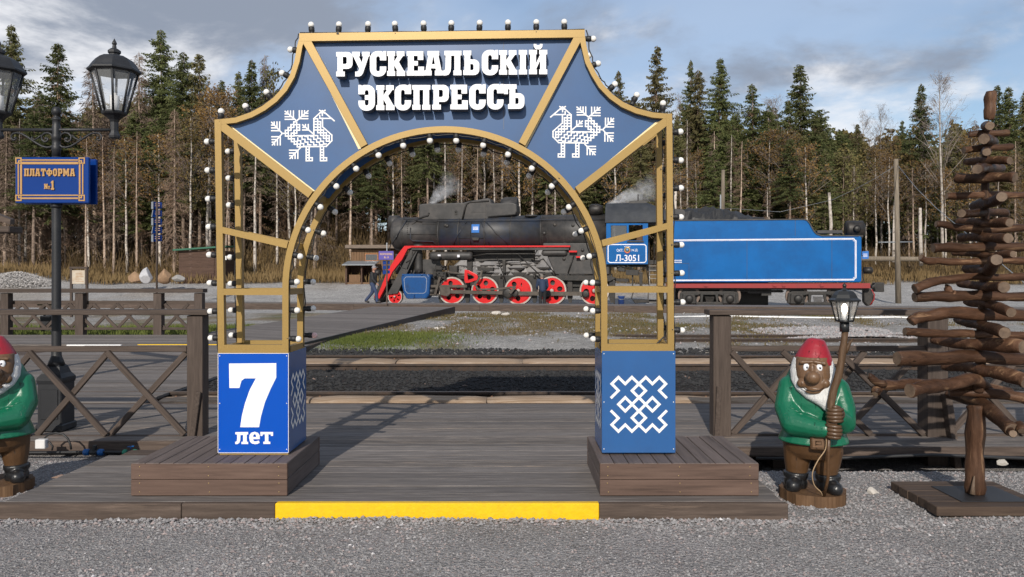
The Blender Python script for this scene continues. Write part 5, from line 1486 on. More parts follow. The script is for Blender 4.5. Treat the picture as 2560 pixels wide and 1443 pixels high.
def bogie(x0):
    o = thing_part('bogie', tend, L7(x0, 880, 0))
    f = lambda x, y, n=0.0: L7(x0 + x, y, n) - o.location
    def bb(mb, name, bevel=0): 
        w = mb.build(name, M_iron, o, local=True)
        if bevel:
            b = w.modifiers.new('edge', 'BEVEL'); b.width = bevel; b.segments = 2; b.limit_method = 'ANGLE'
        return w
    pl2 = lambda loops, n0, n1: MB().prism([[(lambda q: (q.x, q.z))(f(x, y, n0)) for x, y in l] for l in loops], n0 - o.location.y, n1 - o.location.y)
    bb(pl2([[(-180, 806), (-150, 796), (250, 796), (285, 810), (290, 890), (235, 890), (200, 850), (160, 905), (-45, 905), (-90, 850), (-130, 890), (-190, 890)],
            [(-60, 830), (-20, 820), (-20, 880), (-45, 885)], [(5, 825), (100, 825), (108, 880), (0, 880)], [(125, 820), (160, 830), (150, 885), (125, 880)]], -.18, -.06), 'side_frame', .02)
    for x in (-110, 215):
        bb(pl2([[(x-50, 815), (x+50, 815), (x+55, 895), (x-55, 895)]], -.26, -.10), 'axle_box', .03)
        c = f(x, 855); bb(MB().lathe([(.20, -.26), (.19, -.33), (.1, -.36), (.0001, -.365)], 14, (c.x, 0, c.z), 'Y'), 'axle_cover')
        w0 = f(x, 875); r = .50
        ci = lambda rr, k=32: [(w0.x + rr*math.cos(2*PI*i/k), r + .02 + (0 - o.location.z) + rr*math.sin(2*PI*i/k)) for i in range(k)]
        MB().prism([ci(r+.03), ci(r*.83)], .0, .14).build('tyre', M_rodrim, o, local=True)
        MB().prism([ci(r*.83)], .03, .1).build('wheel_disc', M_iron, o, local=True)
    b = MB()
    for k in range(6):
        a_, c_ = f(15 + k*2, 838 + k*7), f(92 - k*2, 842 + k*7)
        b.box(a_.x, c_.x, -.16, .0, c_.z, a_.z)
    bb(b, 'leaf_spring')
M_rodrim = mat('bogie_tyre', (.16, .12, .10), .5, .4, var=.3)
bogie(950); bogie(1815)
for (x0, x1, y0, y1) in ((1310, 1420, 785, 812), (1420, 1500, 780, 830), (1250, 1600, 790, 798), (1500, 1590, 785, 805)):
    tb(plate([[(x0, y0), (x1, y0), (x1, y1), (x0, y1)]], L7, .2, .6), 'brake_gear', M_iron)
# rails under the train
tr4 = thing('railway_track', 'track under the steam locomotive and tender', 'track', TO, rz=-TA)
for n in (.09, 1.61):
    mb = MB(); mb.box(-60, 70, n-.035, n+.035, -.16, -.004)
    o = mb.build('rail', M_rust, tr4, local=True)
# ------------------------------------------------------------------ steam
def steam(name, label, a, b, r0, r1, dens):
    """plume from a to b: a cone of vapour, denser along its axis, torn by noise"""
    a, b = Vector(a), Vector(b); L = (b-a).length
    m = bpy.data.materials.new('steam'); m.use_nodes = True
    nt = m.node_tree; nt.nodes.clear()
    out = nt.nodes.new('ShaderNodeOutputMaterial'); v = nt.nodes.new('ShaderNodeVolumePrincipled')
    v.inputs['Color'].default_value = (.97, .97, .98, 1); v.inputs['Anisotropy'].default_value = 0.0
    tc = nt.nodes.new('ShaderNodeTexCoord'); sp = nt.nodes.new('ShaderNodeSeparateXYZ'); nt.links.new(tc.outputs['Object'], sp.inputs[0])
    wx = nmath(nt, 'MULTIPLY', nmath(nt, 'SUBTRACT', noise(nt, .9, 4, .6), .5), 1.3)
    x = nmath(nt, 'ADD', sp.outputs[0], nmath(nt, 'MULTIPLY', wx, mrange(nt, sp.outputs[2], 0, L, .1, 1)))
    rr = nmath(nt, 'SQRT', nmath(nt, 'ADD', nmath(nt, 'MULTIPLY', x, x), nmath(nt, 'MULTIPLY', sp.outputs[1], sp.outputs[1])))
    RR = mrange(nt, sp.outputs[2], 0, L, r0*.8, r1*.8)
    fall = nmath(nt, 'SUBTRACT', 1.0, nmath(nt, 'DIVIDE', rr, RR), True)
    fade = mrange(nt, sp.outputs[2], L*.25, L*.98, 1, 0)
    thin_ = mrange(nt, sp.outputs[2], 0, L*.6, 3.2, .8)
    n = noise(nt, 2.4, 7, .72, dist=.8)
    q = nmath(nt, 'MULTIPLY', mrange(nt, n, .40, .62, 0, 1), fall)
    q = nmath(nt, 'MULTIPLY', nmath(nt, 'MULTIPLY', q, fade), nmath(nt, 'MULTIPLY', thin_, dens))
    nt.links.new(q, v.inputs['Density']); nt.links.new(v.outputs[0], out.inputs['Volume'])
    mb = MB(); mb.lathe([(r0*1.1, 0), (r1*1.25, L)], 14)
    o = mb.build(name, m, None, local=True); o.location = a
    o.rotation_euler = Vector((0, 0, 1)).rotation_difference((b-a).normalized()).to_euler()
    tag(o, label, None, None, 'stuff')
    return o
def W6(x, y, n): return TO + (Matrix.Rotation(-TA, 3, 'Z') @ L6(x, y, n))
def W7(x, y, n): return TO + (Matrix.Rotation(-TA, 3, 'Z') @ L7(x, y, n))
steam('steam_plume', 'thin white steam plume rising over the smokebox', W6(822, 220, .5), W6(1120, -60, 1.0), .09, 1.1, 5.0)
steam('steam_plume', 'white steam plume drifting over the locomotive cab', W7(188, 96, .5), W7(600, -40, 1.0), .12, 1.1, 7.5)
# ------------------------------------------------------------------ carved gnomes
def painted_wood(name, col, rough=.34, var=.12, crack=True, bmp=.5, coat=.12):
    """gloss paint over carved wood, with vertical drying cracks"""
    m, nt, b = _nodes(name)
    n = noise(nt, 5, 6, .65); c = ramp(nt, n, [(.3, mul(col, 1-var)), (.7, mul(col, 1+var))])
    w = noise(nt, 8, 5, .7, stretch=(6, 6, .5)); 
    ck = mrange(nt, w, .375, .345, 0, 1)
    n3 = noise(nt, 26, 4, .7); c = mixc(nt, mrange(nt, n3, .66, .74, 0, .5), c, mul(col, .5))
    if crack: c = mixc(nt, nmath(nt, 'MULTIPLY', ck, .8), c, mul(col, .2))
    nt.links.new(c, b.inputs['Base Color']); b.inputs['Roughness'].default_value = rough; b.inputs['Coat Weight'].default_value = coat; b.inputs['Coat Roughness'].default_value = .3
    h = nmath(nt, 'SUBTRACT', noise(nt, 22, 4, .6), nmath(nt, 'MULTIPLY', ck, 1.5))
    bump(nt, b, h, bmp, .008); return m
M_gcoat = painted_wood('green_coat_paint', (.004, .115, .058)); M_gtrous = painted_wood('brown_carved_wood', (.085, .043, .018), .42)
M_ghat = painted_wood('red_hat_paint', (.27, .011, .022), .42); M_gskin = painted_wood('carved_face_wood', (.135, .073, .036), .45, coat=.1)
M_gboot = painted_wood('black_boot_paint', (.012, .012, .013), .35, crack=False, bmp=.5); M_ghand = painted_wood('carved_hand_wood', (.085, .046, .022), .4)
M_geye = mat('eye_white_paint', (.75, .76, .78), .3, var=.02); M_pupil = mat('eye_dark_paint', (.008, .012, .03), .25)
M_gdisc = wood('stump_side_wood', (.12, .065, .032), (.20, .12, .065), 'Z', .7, .6)
def beardmat():
    m, nt, b = _nodes('white_beard_paint')
    n = noise(nt, 14, 5, .7, stretch=(9, 9, 1.2)); c = ramp(nt, n, [(.3, (.50, .50, .50)), (.6, (.78, .78, .77))])
    nt.links.new(c, b.inputs['Base Color']); b.inputs['Roughness'].default_value = .55; bump(nt, b, n, 1.0, .012); return m
M_gbeard = beardmat()
M_gmouth = mat('dark_mouth_wood', (.02, .009, .005), .6)
def smooth(Q, m_=5):
    n = len(Q); out = []
    for i in range(n-1):
        p0, p1, p2, p3 = Q[max(i-1, 0)], Q[i], Q[i+1], Q[min(i+2, n-1)]
        for k in range(m_):
            t = k/m_; out.append(.5*((2*p1) + (p2-p0)*t + (2*p0-5*p1+4*p2-p3)*t*t + (3*p1-p0-3*p2+p3)*t**3))
    return out + [Q[-1]]
def capsule(mb, a, b, ra, rb, n=14):
    a, b = Vector(a), Vector(b); t = (b-a); L = t.length; t.normalize()
    pts = []; rr = []
    for k in range(5): q = -math.cos(PI/2*k/4); pts.append(a + t*ra*q); rr.append(max(1e-4, ra*math.sin(PI/2*k/4)))
    for k in range(5): q = math.sin(PI/2*k/4); pts.append(b + t*rb*q); rr.append(max(1e-4, rb*math.cos(PI/2*k/4)))
    return mb.tube(pts, rr, n)
def chain(mb, pts, rads, n=14):
    for i in range(len(pts)-1): capsule(mb, pts[i], pts[i+1], rads[i], rads[i+1], n)
    return mb
def loft(mb, secs, n=28, y=0.0):
    """stack of ellipses: (z, half width, half depth, x centre, y centre)"""
    vs = []
    for (z, a, b, cx, cyy) in secs:
        vs += [(cx + a*math.cos(2*PI*k/n), cyy + b*math.sin(2*PI*k/n), z) for k in range(n)]
    m_ = len(secs); fs = []
    for i in range(m_-1):
        for k in range(n):
            k2 = (k+1) % n; fs.append((i*n+k, i*n+k2, (i+1)*n+k2, (i+1)*n+k))
    fs.append(tuple(reversed(range(n)))); fs.append(tuple((m_-1)*n+k for k in range(n)))
    return mb.add(vs, fs, True)
def blob(mb, name, m, parent, vox=.008, sm=4):
    o = mb.build(name, m, parent, local=True)
    r = o.modifiers.new('merge', 'REMESH'); r.mode = 'VOXEL'; r.voxel_size = vox; r.use_smooth_shade = True
    if sm:
        s = o.modifiers.new('soften', 'SMOOTH'); s.iterations = sm; s.factor = .5
    return o
def gxz(zx_, zy, y): return ((zx_-360)/812.4, y, 1.6287 - zy/812.4)
def gnome(label, loc):
    g = thing('garden_gnome', label, 'gnome statue', loc, 'carved wooden gnomes')
    # stump disc
    mb = MB(); n = 30; pr = []
    ro = [(.228 + rnd.uniform(-.012, .012)) for _ in range(n)]
    vs = [(ro[k]*math.cos(2*PI*k/n)*(1 if z_ else 1.02), ro[k]*math.sin(2*PI*k/n), z_) for z_ in (-.03, .075) for k in range(n)]
    fs = [(k, (k+1) % n, n+(k+1) % n, n+k) for k in range(n)] + [tuple(n+k for k in range(n)), tuple(reversed(range(n)))]
    mb.add(vs, fs); mb.build('stump_disc', M_gdisc, g, local=True)
    # trousers
    mb = MB()
    loft(mb, [(.30, .15, .12, -.005, 0), (.345, .19, .15, -.008, 0), (.40, .205, .17, -.008, 0), (.46, .205, .185, -.005, 0), (.50, .18, .15, 0, 0)])
    chain(mb, [(-.105, 0, .36), (-.112, 0, .26), (-.115, 0, .17)], [.105, .09, .072]); chain(mb, [(.095, 0, .36), (.09, 0, .26), (.085, 0, .17)], [.105, .09, .07])
    mb.sphere((.04, -.13, .45), .085, 14, 10, (1.0, .75, .9))
    blob(mb, 'trousers', M_gtrous, g)
    for sx, ang in ((-.12, -.15), (.095, .35)):
        mb = MB()
        loft(mb, [(.145, .066, .066, sx, 0), (.15, .086, .086, sx, 0), (.185, .09, .088, sx, 0), (.195, .07, .07, sx, 0)], 20)
        loft(mb, [(.075, .078, .080, sx, 0), (.11, .082, .083, sx, 0), (.155, .072, .074, sx, 0)], 20)
        e = Vector((math.sin(ang), -math.cos(ang), 0))
        chain(mb, [(sx, 0, .105), tuple(Vector((sx, 0, .105)) + e*.07), tuple(Vector((sx, 0, .112)) + e*.125)], [.06, .056, .052])
        o = blob(mb, 'boot', M_gboot, g, .007, 3)
    # coat with sleeves
    mb = MB()
    loft(mb, [(.415, .238, .20, -.003, 0), (.425, .240, .205, -.003, 0), (.46, .226, .190, -.003, 0), (.52, .205, .168, 0, 0), (.56, .198, .160, 0, 0), (.62, .208, .168, 0, 0), (.70, .222, .172, 0, 0), (.78, .220, .165, .0, 0), (.85, .200, .15, 0, 0), (.92, .165, .125, .0, .01), (.965, .13, .10, 0, .02)])
    chain(mb, [(-.165, -.02, .80), (-.175, -.075, .66), (-.135, -.15, .565), (.02, -.215, .545), (.065, -.23, .545)], [.078, .092, .092, .066, .060])
    chain(mb, [(.165, -.02, .80), (.19, -.07, .68), (.195, -.13, .58), (.165, -.20, .62), (.145, -.225, .645)], [.074, .082, .076, .056, .052])
    blob(mb, 'coat', M_gcoat, g, .007, 3)
    # folds on the sleeve
    for k in range(4):
        MB().tube([(-.20+.03*k, -.165-.012*k, .665-.012*k), (-.155+.035*k, -.178-.01*k, .672-.018*k), (-.115+.035*k, -.185, .66-.02*k)], [.003, .008, .003], 6).build('sleeve_fold', M_gcoat, g, local=True)
    # belt buckle
    MB().cbox(-.028, .078, -.222, -.17, .395, .497, .01).build('belt_buckle', M_gtrous, g, local=True)
    o = MB().prism([[(-.012, .415), (.06, .418), (.058, .478), (-.014, .476)], [(.004, .43), (.004, .462), (.044, .464), (.046, .433)]], -.228, -.221).build('buckle_frame', M_gskin, g, local=True)
    MB().box(.01, .04, -.229, -.2215, .440, .452).build('buckle_pin', M_gskin, g, local=True)
    # beard
    mb = MB()
    loft(mb, [(.665, .016, .018, .085, -.185), (.70, .048, .036, .075, -.18), (.745, .100, .060, .042, -.165), (.80, .136, .080, .014, -.14), (.86, .150, .095, -.004, -.100), (.93, .152, .10, -.008, -.085), (.985, .140, .10, -.008, -.075), (1.02, .126, .10, -.01, -.07)], 30)
    blob(mb, 'beard', M_gbeard, g, .006, 2)
    # face
    mb = MB()
    loft(mb, [(.782, .03, .03, .012, -.185), (.80, .062, .05, .008, -.175), (.845, .096, .072, -.002, -.155), (.90, .113, .085, -.006, -.140), (.96, .115, .085, -.010, -.128), (1.03, .108, .08, -.012, -.11)], 26)
    mb.sphere((-.082, -.190, .850), .034, 12, 8); mb.sphere((.068, -.190, .855), .034, 12, 8)
    mb.sphere((-.012, -.222, .80), .026, 12, 8, (2.0, .8, .7)); mb.sphere((-.012, -.248, .900), .050, 16, 12, (1.02, .9, .92)); mb.sphere((-.015, -.20, .95), .026, 10, 8, (.9, 1, 1.6))
    capsule(mb, (-.085, -.20, .998), (-.02, -.205, 1.004), .014, .012); capsule(mb, (.0, -.205, 1.004), (.065, -.20, .994), .012, .014)
    blob(mb, 'face', M_gskin, g, .005, 2)
    MB().tube([(-.082, -.226, .830), (-.05, -.240, .812), (-.01, -.246, .806), (.03, -.241, .813), (.062, -.228, .834)], [.002, .004, .005, .004, .002], 6).build('mouth', M_gmouth, g, local=True)
    for x in (-.053, .031):
        e = MB().sphere((x, -.202, .964), .023, 14, 10, (.9, .45, 1.22)).build('eye', M_geye, g, local=True)
        MB().sphere((x + .003, -.2085, .964), .0115, 12, 8, (.9, .35, 1.15)).build('pupil', M_pupil, e, local=True)
        MB().sphere((x + .007, -.2126, .968), .0025, 6, 5).build('eye_glint', M_geye, e, local=True)
    # hat
    mb = MB()
    loft(mb, [(.985, .128, .122, .0, -.075), (.993, .131, .126, .0, -.075), (1.03, .122, .117, .0, -.07), (1.085, .098, .095, .0, -.06), (1.125, .076, .074, .001, -.055), (1.153, .058, .056, .002, -.05), (1.162, .036, .034, .002, -.05)], 30)
    h = blob(mb, 'hat', M_ghat, g, .006, 2); h.rotation_euler = (0, math.radians(6), 0); h.location = (-.108, 0, .0)
    # hands closed on the staff
    for (cx, cz, sg) in ((.128, .655, 1), (.118, .543, -1)):
        mb = MB()
        mb.sphere((cx + .012*sg, -.238, cz), .056, 14, 10, (.98, .82, 1.0)); capsule(mb, (cx + .03*sg, -.215, cz-.01), (cx + .05*sg, -.20, cz-.02), .038, .036)
        blob(mb, 'hand', M_ghand, g, .006, 2)
        hn = g.children[-1]
        for k in range(4):
            z = cz + .037 - k*.0245; r = (.0150, .0160, .0155, .013)[k]; w = (.92, 1, 1, .85)[k]
            pts = [(cx + sg*.046, -.262, z), (cx + sg*.022, -.288, z), (cx - sg*.012, -.294, z-.002), (cx - sg*.040*w, -.280, z-.003), (cx - sg*.050*w, -.252, z-.004)]
            MB().tube(pts, [r*.95, r, r, r*.92, r*.75], 9).build('finger', M_ghand, hn, local=True)
        MB().tube([(cx + sg*.03, -.245, cz+.046), (cx + sg*.008, -.272, cz+.054), (cx - sg*.022, -.276, cz+.055)], [.013, .014, .010], 9).build('thumb', M_ghand, hn, local=True)
    return g
GN = gnome('carved wooden gnome in red hat and green coat gripping a lantern staff', (X(2034, 5.46), 5.46, 0.0))
GN.rotation_euler = (0, 0, math.radians(-20))
G2 = copy_tree(GN); G2['label'] = 'carved wooden gnome cut off by the picture edge, its staff out of view'
G2.location = (X(-6, 5.66), 5.66, 0.0); G2.scale = (-1, 1, 1); G2.rotation_euler = (0, 0, math.radians(27))
# staff with lantern
M_bark = wood('staff_wood', (.085, .048, .025), (.16, .10, .06), 'Z', .6, 1.2, bmp=.6)
M_lant = mat('black_lantern_metal', (.016, .017, .018), .4, var=.15, scale=20)
M_lglass = glassmat('clear_lantern_glass', (.55, .57, .58), .04, .22)
def emis(name, c, s):
    m, nt, b = _nodes(name); b.inputs['Base Color'].default_value = c + (1,)
    b.inputs['Emission Color'].default_value = c + (1,); b.inputs['Emission Strength'].default_value = s; return m
M_lit = emis('lit_lamp', (1, .82, .6), 9.0)
sl = Vector(GN.location)
st = thing('lantern_staff', 'crooked branch staff with a lit black lantern held by the gnome', 'staff', sl + Vector((.02, -.22, .075)))
def gp(zx_, zy, y=-.255): return P(1880 + zx_/2.3278, 680 + zy/2.3278, sl.y - .272 + (y + .255))
pts = [(541, 345), (537, 400), (531, 450), (522, 510), (502, 600), (480, 680), (463, 760), (456, 830), (450, 890), (447, 940)]
MB().tube([gp(*p) + Vector((rnd.uniform(-.003, .003), 0, 0)) for p in pts], [.021, .021, .026, .024, .026, .025, .026, .024, .02, .013], 12, jitter=.12).build('staff_shaft', M_bark, st)
MB().tube([gp(447, 935), gp(445, 1050, -.25), gp(443, 1200, -.24), Vector((gp(441, 1300).x, sl.y-.205, .072))], [.013, .012, .011, .011], 8).build('staff_foot', M_gtrous, st)
MB().tube([gp(541, 470), gp(560, 430), gp(572, 408), gp(588, 392)], [.018, .015, .010, .004], 8).build('twig', M_bark, st)
lc = gp(538, 340); lx, ly = lc.x, lc.y
def lz(zy): return gp(0, zy).z
MB().lathe([(.033, lz(348)), (.033, lz(292))], 4, (lx, ly, 0), phase=PI/4).build('lantern_mount', M_lant, st)
prof6 = [(.058, lz(283)), (.064, lz(278)), (.100, lz(172))]
b = MB()
for k in range(6):
    a = 2*PI*k/6 + PI/6
    b.tube([(lx + .055*math.cos(a), ly + .055*math.sin(a), lz(284)), (lx + .088*math.cos(a), ly + .088*math.sin(a), lz(170))], .0055, 5)
b.lathe([(.02, lz(294)), (.058, lz(290)), (.06, lz(280)), (.05, lz(279))], 6, (lx, ly, 0), phase=PI/6)
b.build('lantern_frame', M_lant, st)
MB().lathe([(.053, lz(281)), (.085, lz(172))], 6, (lx, ly, 0), phase=PI/6, smooth=False).build('lantern_glass', M_lglass, st)
MB().lathe([(.102, lz(172)), (.104, lz(163)), (.085, lz(152)), (.074, lz(132)), (.055, lz(112)), (.02, lz(104)), (.012, lz(96)), (.012, lz(90))], 6, (lx, ly, 0), phase=PI/6, smooth=False).sphere((lx, ly, lz(80)), .014, 10, 8).lathe([(.008, lz(72)), (.003, lz(66))], 8, (lx, ly, 0)).build('lantern_roof', M_lant, st)
MB().lathe([(.018, lz(278)), (.018, lz(245))], 10, (lx, ly, 0)).build('lamp_holder', M_white, st)
MB().sphere((lx, ly, lz(215)), .019, 12, 10, (1, 1, 1.9)).build('lamp_bulb', M_lit, st)
MB().tube(smooth([gp(432, 950, -.25), gp(428, 1030, -.24), gp(385, 1095, -.235), gp(352, 1170, -.23), gp(362, 1240, -.21), gp(400, 1280, -.21), Vector((gp(432, 1300).x, sl.y-.205, .08))]), .004, 6).build('lamp_cord', mat('tan_cord', (.35, .24, .14), .5), st)

# ------------------------------------------------------------------ log sculpture
def logmat(name, c, l, rough=.42, ax='X'):
    m, nt, b = _nodes(name)
    n = noise(nt, 11, 7, .72, stretch=(.22, 1, 1) if ax == 'X' else (1, 1, .22)); n2 = noise(nt, 9, 6, .75, stretch=(.10, 1, 1) if ax == 'X' else (1, 1, .10), dist=.5)
    c_ = ramp(nt, n, [(.30, mul(c, .35)), (.5, c), (.70, l)])
    c_ = mixc(nt, mrange(nt, n2, .55, .64, 0, .8), c_, (.25, .15, .085))
    n4 = noise(nt, 14, 5, .7, stretch=(.08, 1, 1) if ax == 'X' else (1, 1, .08)); c_ = mixc(nt, mrange(nt, n4, .36, .33, 0, .85), c_, (.010, .006, .004))
    k = mrange(nt, orand(nt), 0, 1, .6, 1.3); cc = nt.nodes.new('ShaderNodeCombineColor')
    for i in range(3): nt.links.new(k, cc.inputs[i])
    c_ = mixc(nt, 1.0, c_, cc.outputs[0], 'MULTIPLY')
    nt.links.new(c_, b.inputs['Base Color'])
    nt.links.new(mrange(nt, n2, .4, .65, rough, .75), b.inputs['Roughness'])
    b.inputs['Coat Weight'].default_value = .05; b.inputs['Coat Roughness'].default_value = .35; b.inputs['Specular IOR Level'].default_value = .15
    bump(nt, b, nmath(nt, 'ADD', n, n2), .8, .012); return m
M_log = logmat('varnished_log', (.066, .033, .019), (.130, .070, .042))
M_logz = logmat('varnished_post', (.066, .033, .019), (.130, .070, .042), .42, 'Z')
def endmat():
    m, nt, b = _nodes('log_end_grain')
    n = noise(nt, 9, 5, .7); c = ramp(nt, n, [(.3, (.07, .045, .03)), (.7, (.19, .13, .085))])
    nt.links.new(c, b.inputs['Base Color']); b.inputs['Roughness'].default_value = .7; bump(nt, b, noise(nt, 45, 4, .7), .7, .006); return m
M_end = endmat()
LD = 5.30
tree_s = thing('log_tree', 'tall tree sculpture of stacked varnished brown logs on a square pallet', 'sculpture', (X(2437, LD), LD, 0.0))
def logp(pts, rads, name='log', deps=None):
    """pts in photo pixels; rads in pixels; deps distance offsets (m)"""
    n = len(pts); deps = deps or [0]*n
    if len(deps) == 2 and n > 2: deps = [deps[0] + (deps[1]-deps[0])*i/(n-1) for i in range(n)]
    if len(rads) == 2 and n > 2: rads = [rads[0] + (rads[1]-rads[0])*i/(n-1) for i in range(n)]
    Q = [P(p[0], p[1], LD + dp) for p, dp in zip(pts, deps)]
    R_ = [r*(LD+dp)/F for r, dp in zip(rads, deps)]
    out, rr = [], []
    m_ = 5
    for i in range(n-1):
        for k in range(m_):
            t = k/m_; p0 = Q[max(i-1, 0)]; p1 = Q[i]; p2 = Q[i+1]; p3 = Q[min(i+2, n-1)]
            v = .5*((2*p1) + (p2-p0)*t + (2*p0-5*p1+4*p2-p3)*t*t + (3*p1-p0-3*p2+p3)*t**3)
            r = R_[i]*(1-t) + R_[i+1]*t
            out.append(v); rr.append(r*rnd.uniform(.955, 1.045))
    out.append(Q[-1]); rr.append(R_[-1])
    R0 = sum(rr)/len(rr); ph = rnd.uniform(0, 6)
    for i in range(len(out)):
        out[i] = out[i] + Vector((0, math.sin(i*.9+ph)*.10*R0, (math.sin(i*.75+ph*2)*.14 + rnd.uniform(-.06, .06))*R0)); rr[i] *= 1 + .07*math.sin(i*1.3+ph)
    t0 = (out[1]-out[0]).normalized(); t1 = (out[-1]-out[-2]).normalized()
    out = [out[0]-t0*.0] + [out[0]+t0*.012] + out[1:-1] + [out[-1]-t1*.012] + [out[-1]]
    rr = [rr[0]*.90] + [rr[0]] + rr[1:-1] + [rr[-1]] + [rr[-1]*.90]
    mb = MB(); mb.tube(out, rr, 16, True, True, .10)
    mb.mi[-1] = 1; mb.mi[-2] = 1
    ce = (Q[0]+Q[-1])/2
    return mb.build(name, [M_logz if abs(Q[-1].z-Q[0].z) > abs(Q[-1].x-Q[0].x) and abs(Q[-1].z-Q[0].z) > .15 else M_log, M_end], tree_s, rel=ce)
def a7(*p): return [(2140 + x/2.4048, 200 + y/2.4048) for x, y in p]
def a8(*p): return [(2140 + x/2.576, 760 + y/2.576) for x, y in p]
k7 = 1/2.4048; k8 = 1/2.576
L = logp
L(a7((810, 72), (806, 150), (799, 236)), [31*k7, 33*k7, 29*k7])
L(a7((803, 272), (775, 280)), [28*k7, 26*k7], deps=[-.22, .22])
L(a7((677, 326), (790, 322), (917, 318)), [20*k7, 21*k7], deps=[.05, .0])
L(a7((768, 358), (832, 372)), [33*k7, 27*k7], deps=[-.24, .22])
L(a7((649, 419), (790, 409), (938, 400)), [21*k7, 20*k7], deps=[.0, .05])
L(a7((786, 436), (772, 430)), [26*k7, 24*k7], deps=[-.25, .25])
L(a7((655, 490), (780, 487), (926, 480)), [19*k7, 25*k7], deps=[.2, -.18])
L(a7((728, 532), (800, 532), (880, 530)), [32*k7, 23*k7], deps=[-.28, .25])
L(a7((602, 592), (780, 590), (955, 584)), [29*k7, 31*k7], deps=[.12, -.18])
L(a7((542, 698), (720, 694), (1010, 692), (1150, 690)), [20*k7, 22*k7, 20*k7, 20*k7], deps=[.0, .1])
L(a7((875, 705), (800, 738), (708, 760)), [33*k7, 32*k7, 30*k7], deps=[-.38, .3])
L(a7((636, 802), (760, 800), (900, 795)), [26*k7, 24*k7], deps=[-.15, .2])
L(a7((480, 866), (560, 876), (640, 890), (770, 902), (1010, 890), (1130, 885)), [20*k7, 22*k7, 22*k7, 23*k7, 22*k7, 20*k7], deps=[-.03, .03])
L(a7((611, 855), (780, 858), (925, 862)), [22*k7, 30*k7], deps=[.22, -.28])
L(a7((628, 944), (780, 948), (915, 951)), [25*k7, 32*k7], deps=[.22, -.28])
L(a7((462, 1013), (640, 1006), (830, 1005), (1010, 1001), (1180, 998)), [29*k7, 27*k7], deps=[-.05, .02])
L(a7((582, 1044), (780, 1048), (945, 1051)), [15*k7, 23*k7], deps=[.22, -.30])
L(a7((388, 1066), (440, 1088), (560, 1092), (780, 1090), (1010, 1084), (1200, 1080)), [17*k7, 22*k7, 22*k7, 21*k7, 22*k7, 20*k7], deps=[-.02, .05])
L(a7((845, 1078), (815, 1125), (770, 1150), (658, 1132)), [38*k7, 36*k7, 32*k7, 26*k7], deps=[-.42, .25])
L(a7((352, 1256), (480, 1212), (640, 1188), (820, 1184), (1010, 1186), (1230, 1190)), [29*k7, 26*k7, 23*k7, 23*k7, 23*k7, 22*k7], deps=[-.12, .0])
L(a7((622, 1228), (780, 1240), (890, 1248)), [22*k7, 34*k7], deps=[.25, -.32])
L(a7((352, 1312), (560, 1296), (780, 1300), (1010, 1302), (1240, 1305)), [30*k7, 33*k7, 30*k7, 28*k7, 27*k7], deps=[-.06, .0])
L(a7((538, 1238), (556, 1262), (580, 1292)), [15*k7, 22*k7, 28*k7], 'knot', deps=[-.05, -.05])
L(a7((660, 1328), (800, 1352), (935, 1395)), [24*k7, 33*k7], deps=[.25, -.34])
L(a8((352, 112), (430, 82), (560, 62), (760, 62), (1080, 82), (1280, 95)), [36*k8, 36*k8, 38*k8, 40*k8, 38*k8, 34*k8], deps=[-.10, .05])
L(a8((312, 182), (540, 188), (760, 194), (1080, 202), (1300, 205)), [28*k8, 25*k8], deps=[-.05, .05])
L(a8((640, 100), (800, 140), (960, 182)), [20*k8, 43*k8], deps=[.3, -.36])
L(a8((490, 236), (760, 258), (1075, 276)), [26*k8, 50*k8], deps=[.28, -.34])
L(a8((262, 356), (480, 348), (760, 340), (1080, 352), (1260, 356)), [50*k8, 46*k8, 42*k8, 40*k8, 38*k8], deps=[-.18, .08])
L(a8((560, 395), (740, 412), (900, 440), (1100, 500)), [28*k8, 50*k8], deps=[.30, -.35])
fk = L(a8((120, 578), (170, 528), (300, 518), (430, 512), (760, 530), (1000, 560)), [24*k8, 34*k8, 33*k8, 28*k8, 26*k8, 24*k8], deps=[-.12, .12])
L(a8((78, 460), (130, 498), (185, 522)), [20*k8, 26*k8, 26*k8], 'log_fork', deps=[-.12, -.11])
L(a8((345, 560), (560, 520), (740, 490), (835, 520)), [46*k8, 42*k8, 40*k8, 32*k8], deps=[-.40, .05])
L(a8((600, 575), (860, 572), (1082, 612), (1250, 640)), [24*k8, 32*k8, 34*k8, 30*k8], deps=[.1, -.15])
L(a8((590, 580), (780, 628), (900, 716), (1010, 822)), [26*k8, 42*k8, 44*k8, 46*k8], deps=[.32, -.38])
for q, r in (((1012, 838), 26), ((1075, 815), 34)):
    L(a8((q[0]-25, q[1]-30), q), [r*k8, r*.9*k8], 'knot', deps=[-.36, -.42])
L([(2464, 340), (2463, 560), (2456, 800), (2446, 980)], [8, 9, 11, 13], 'mast', deps=[.03, .03])
L([(2440, 1012), (2438, 1110), (2436, 1234)], [21, 21, 23], 'post', deps=[0, 0])
MB().tube([P(2436, 1190, LD-.065), P(2433, 1215, LD-.07), P(2431, 1236, LD-.075)], [.004, .012, .02], 6).build('split_bark', M_end, tree_s)
M_pallet = wood('pallet_wood', (.075, .050, .036), (.12, .085, .06), 'X', .7, .6, .12, wear=(.2, .13, .08), wearamt=.3)
for i in range(5):
    w = .63/5
    MB().cbox(2.80 + rnd.uniform(-.006, .006), 3.56, 5.0+i*w+.002, 5.0+(i+1)*w-.002, .018, .08, .004).build('pallet_plank', M_pallet, tree_s, rel=(3.18, 5.0+(i+.5)*w, .08))
MB().box(2.9, 3.0, 5.03, 5.6, -.03, .016).box(3.4, 3.5, 5.03, 5.6, -.03, .016).build('pallet_bearer', M_pallet, tree_s)
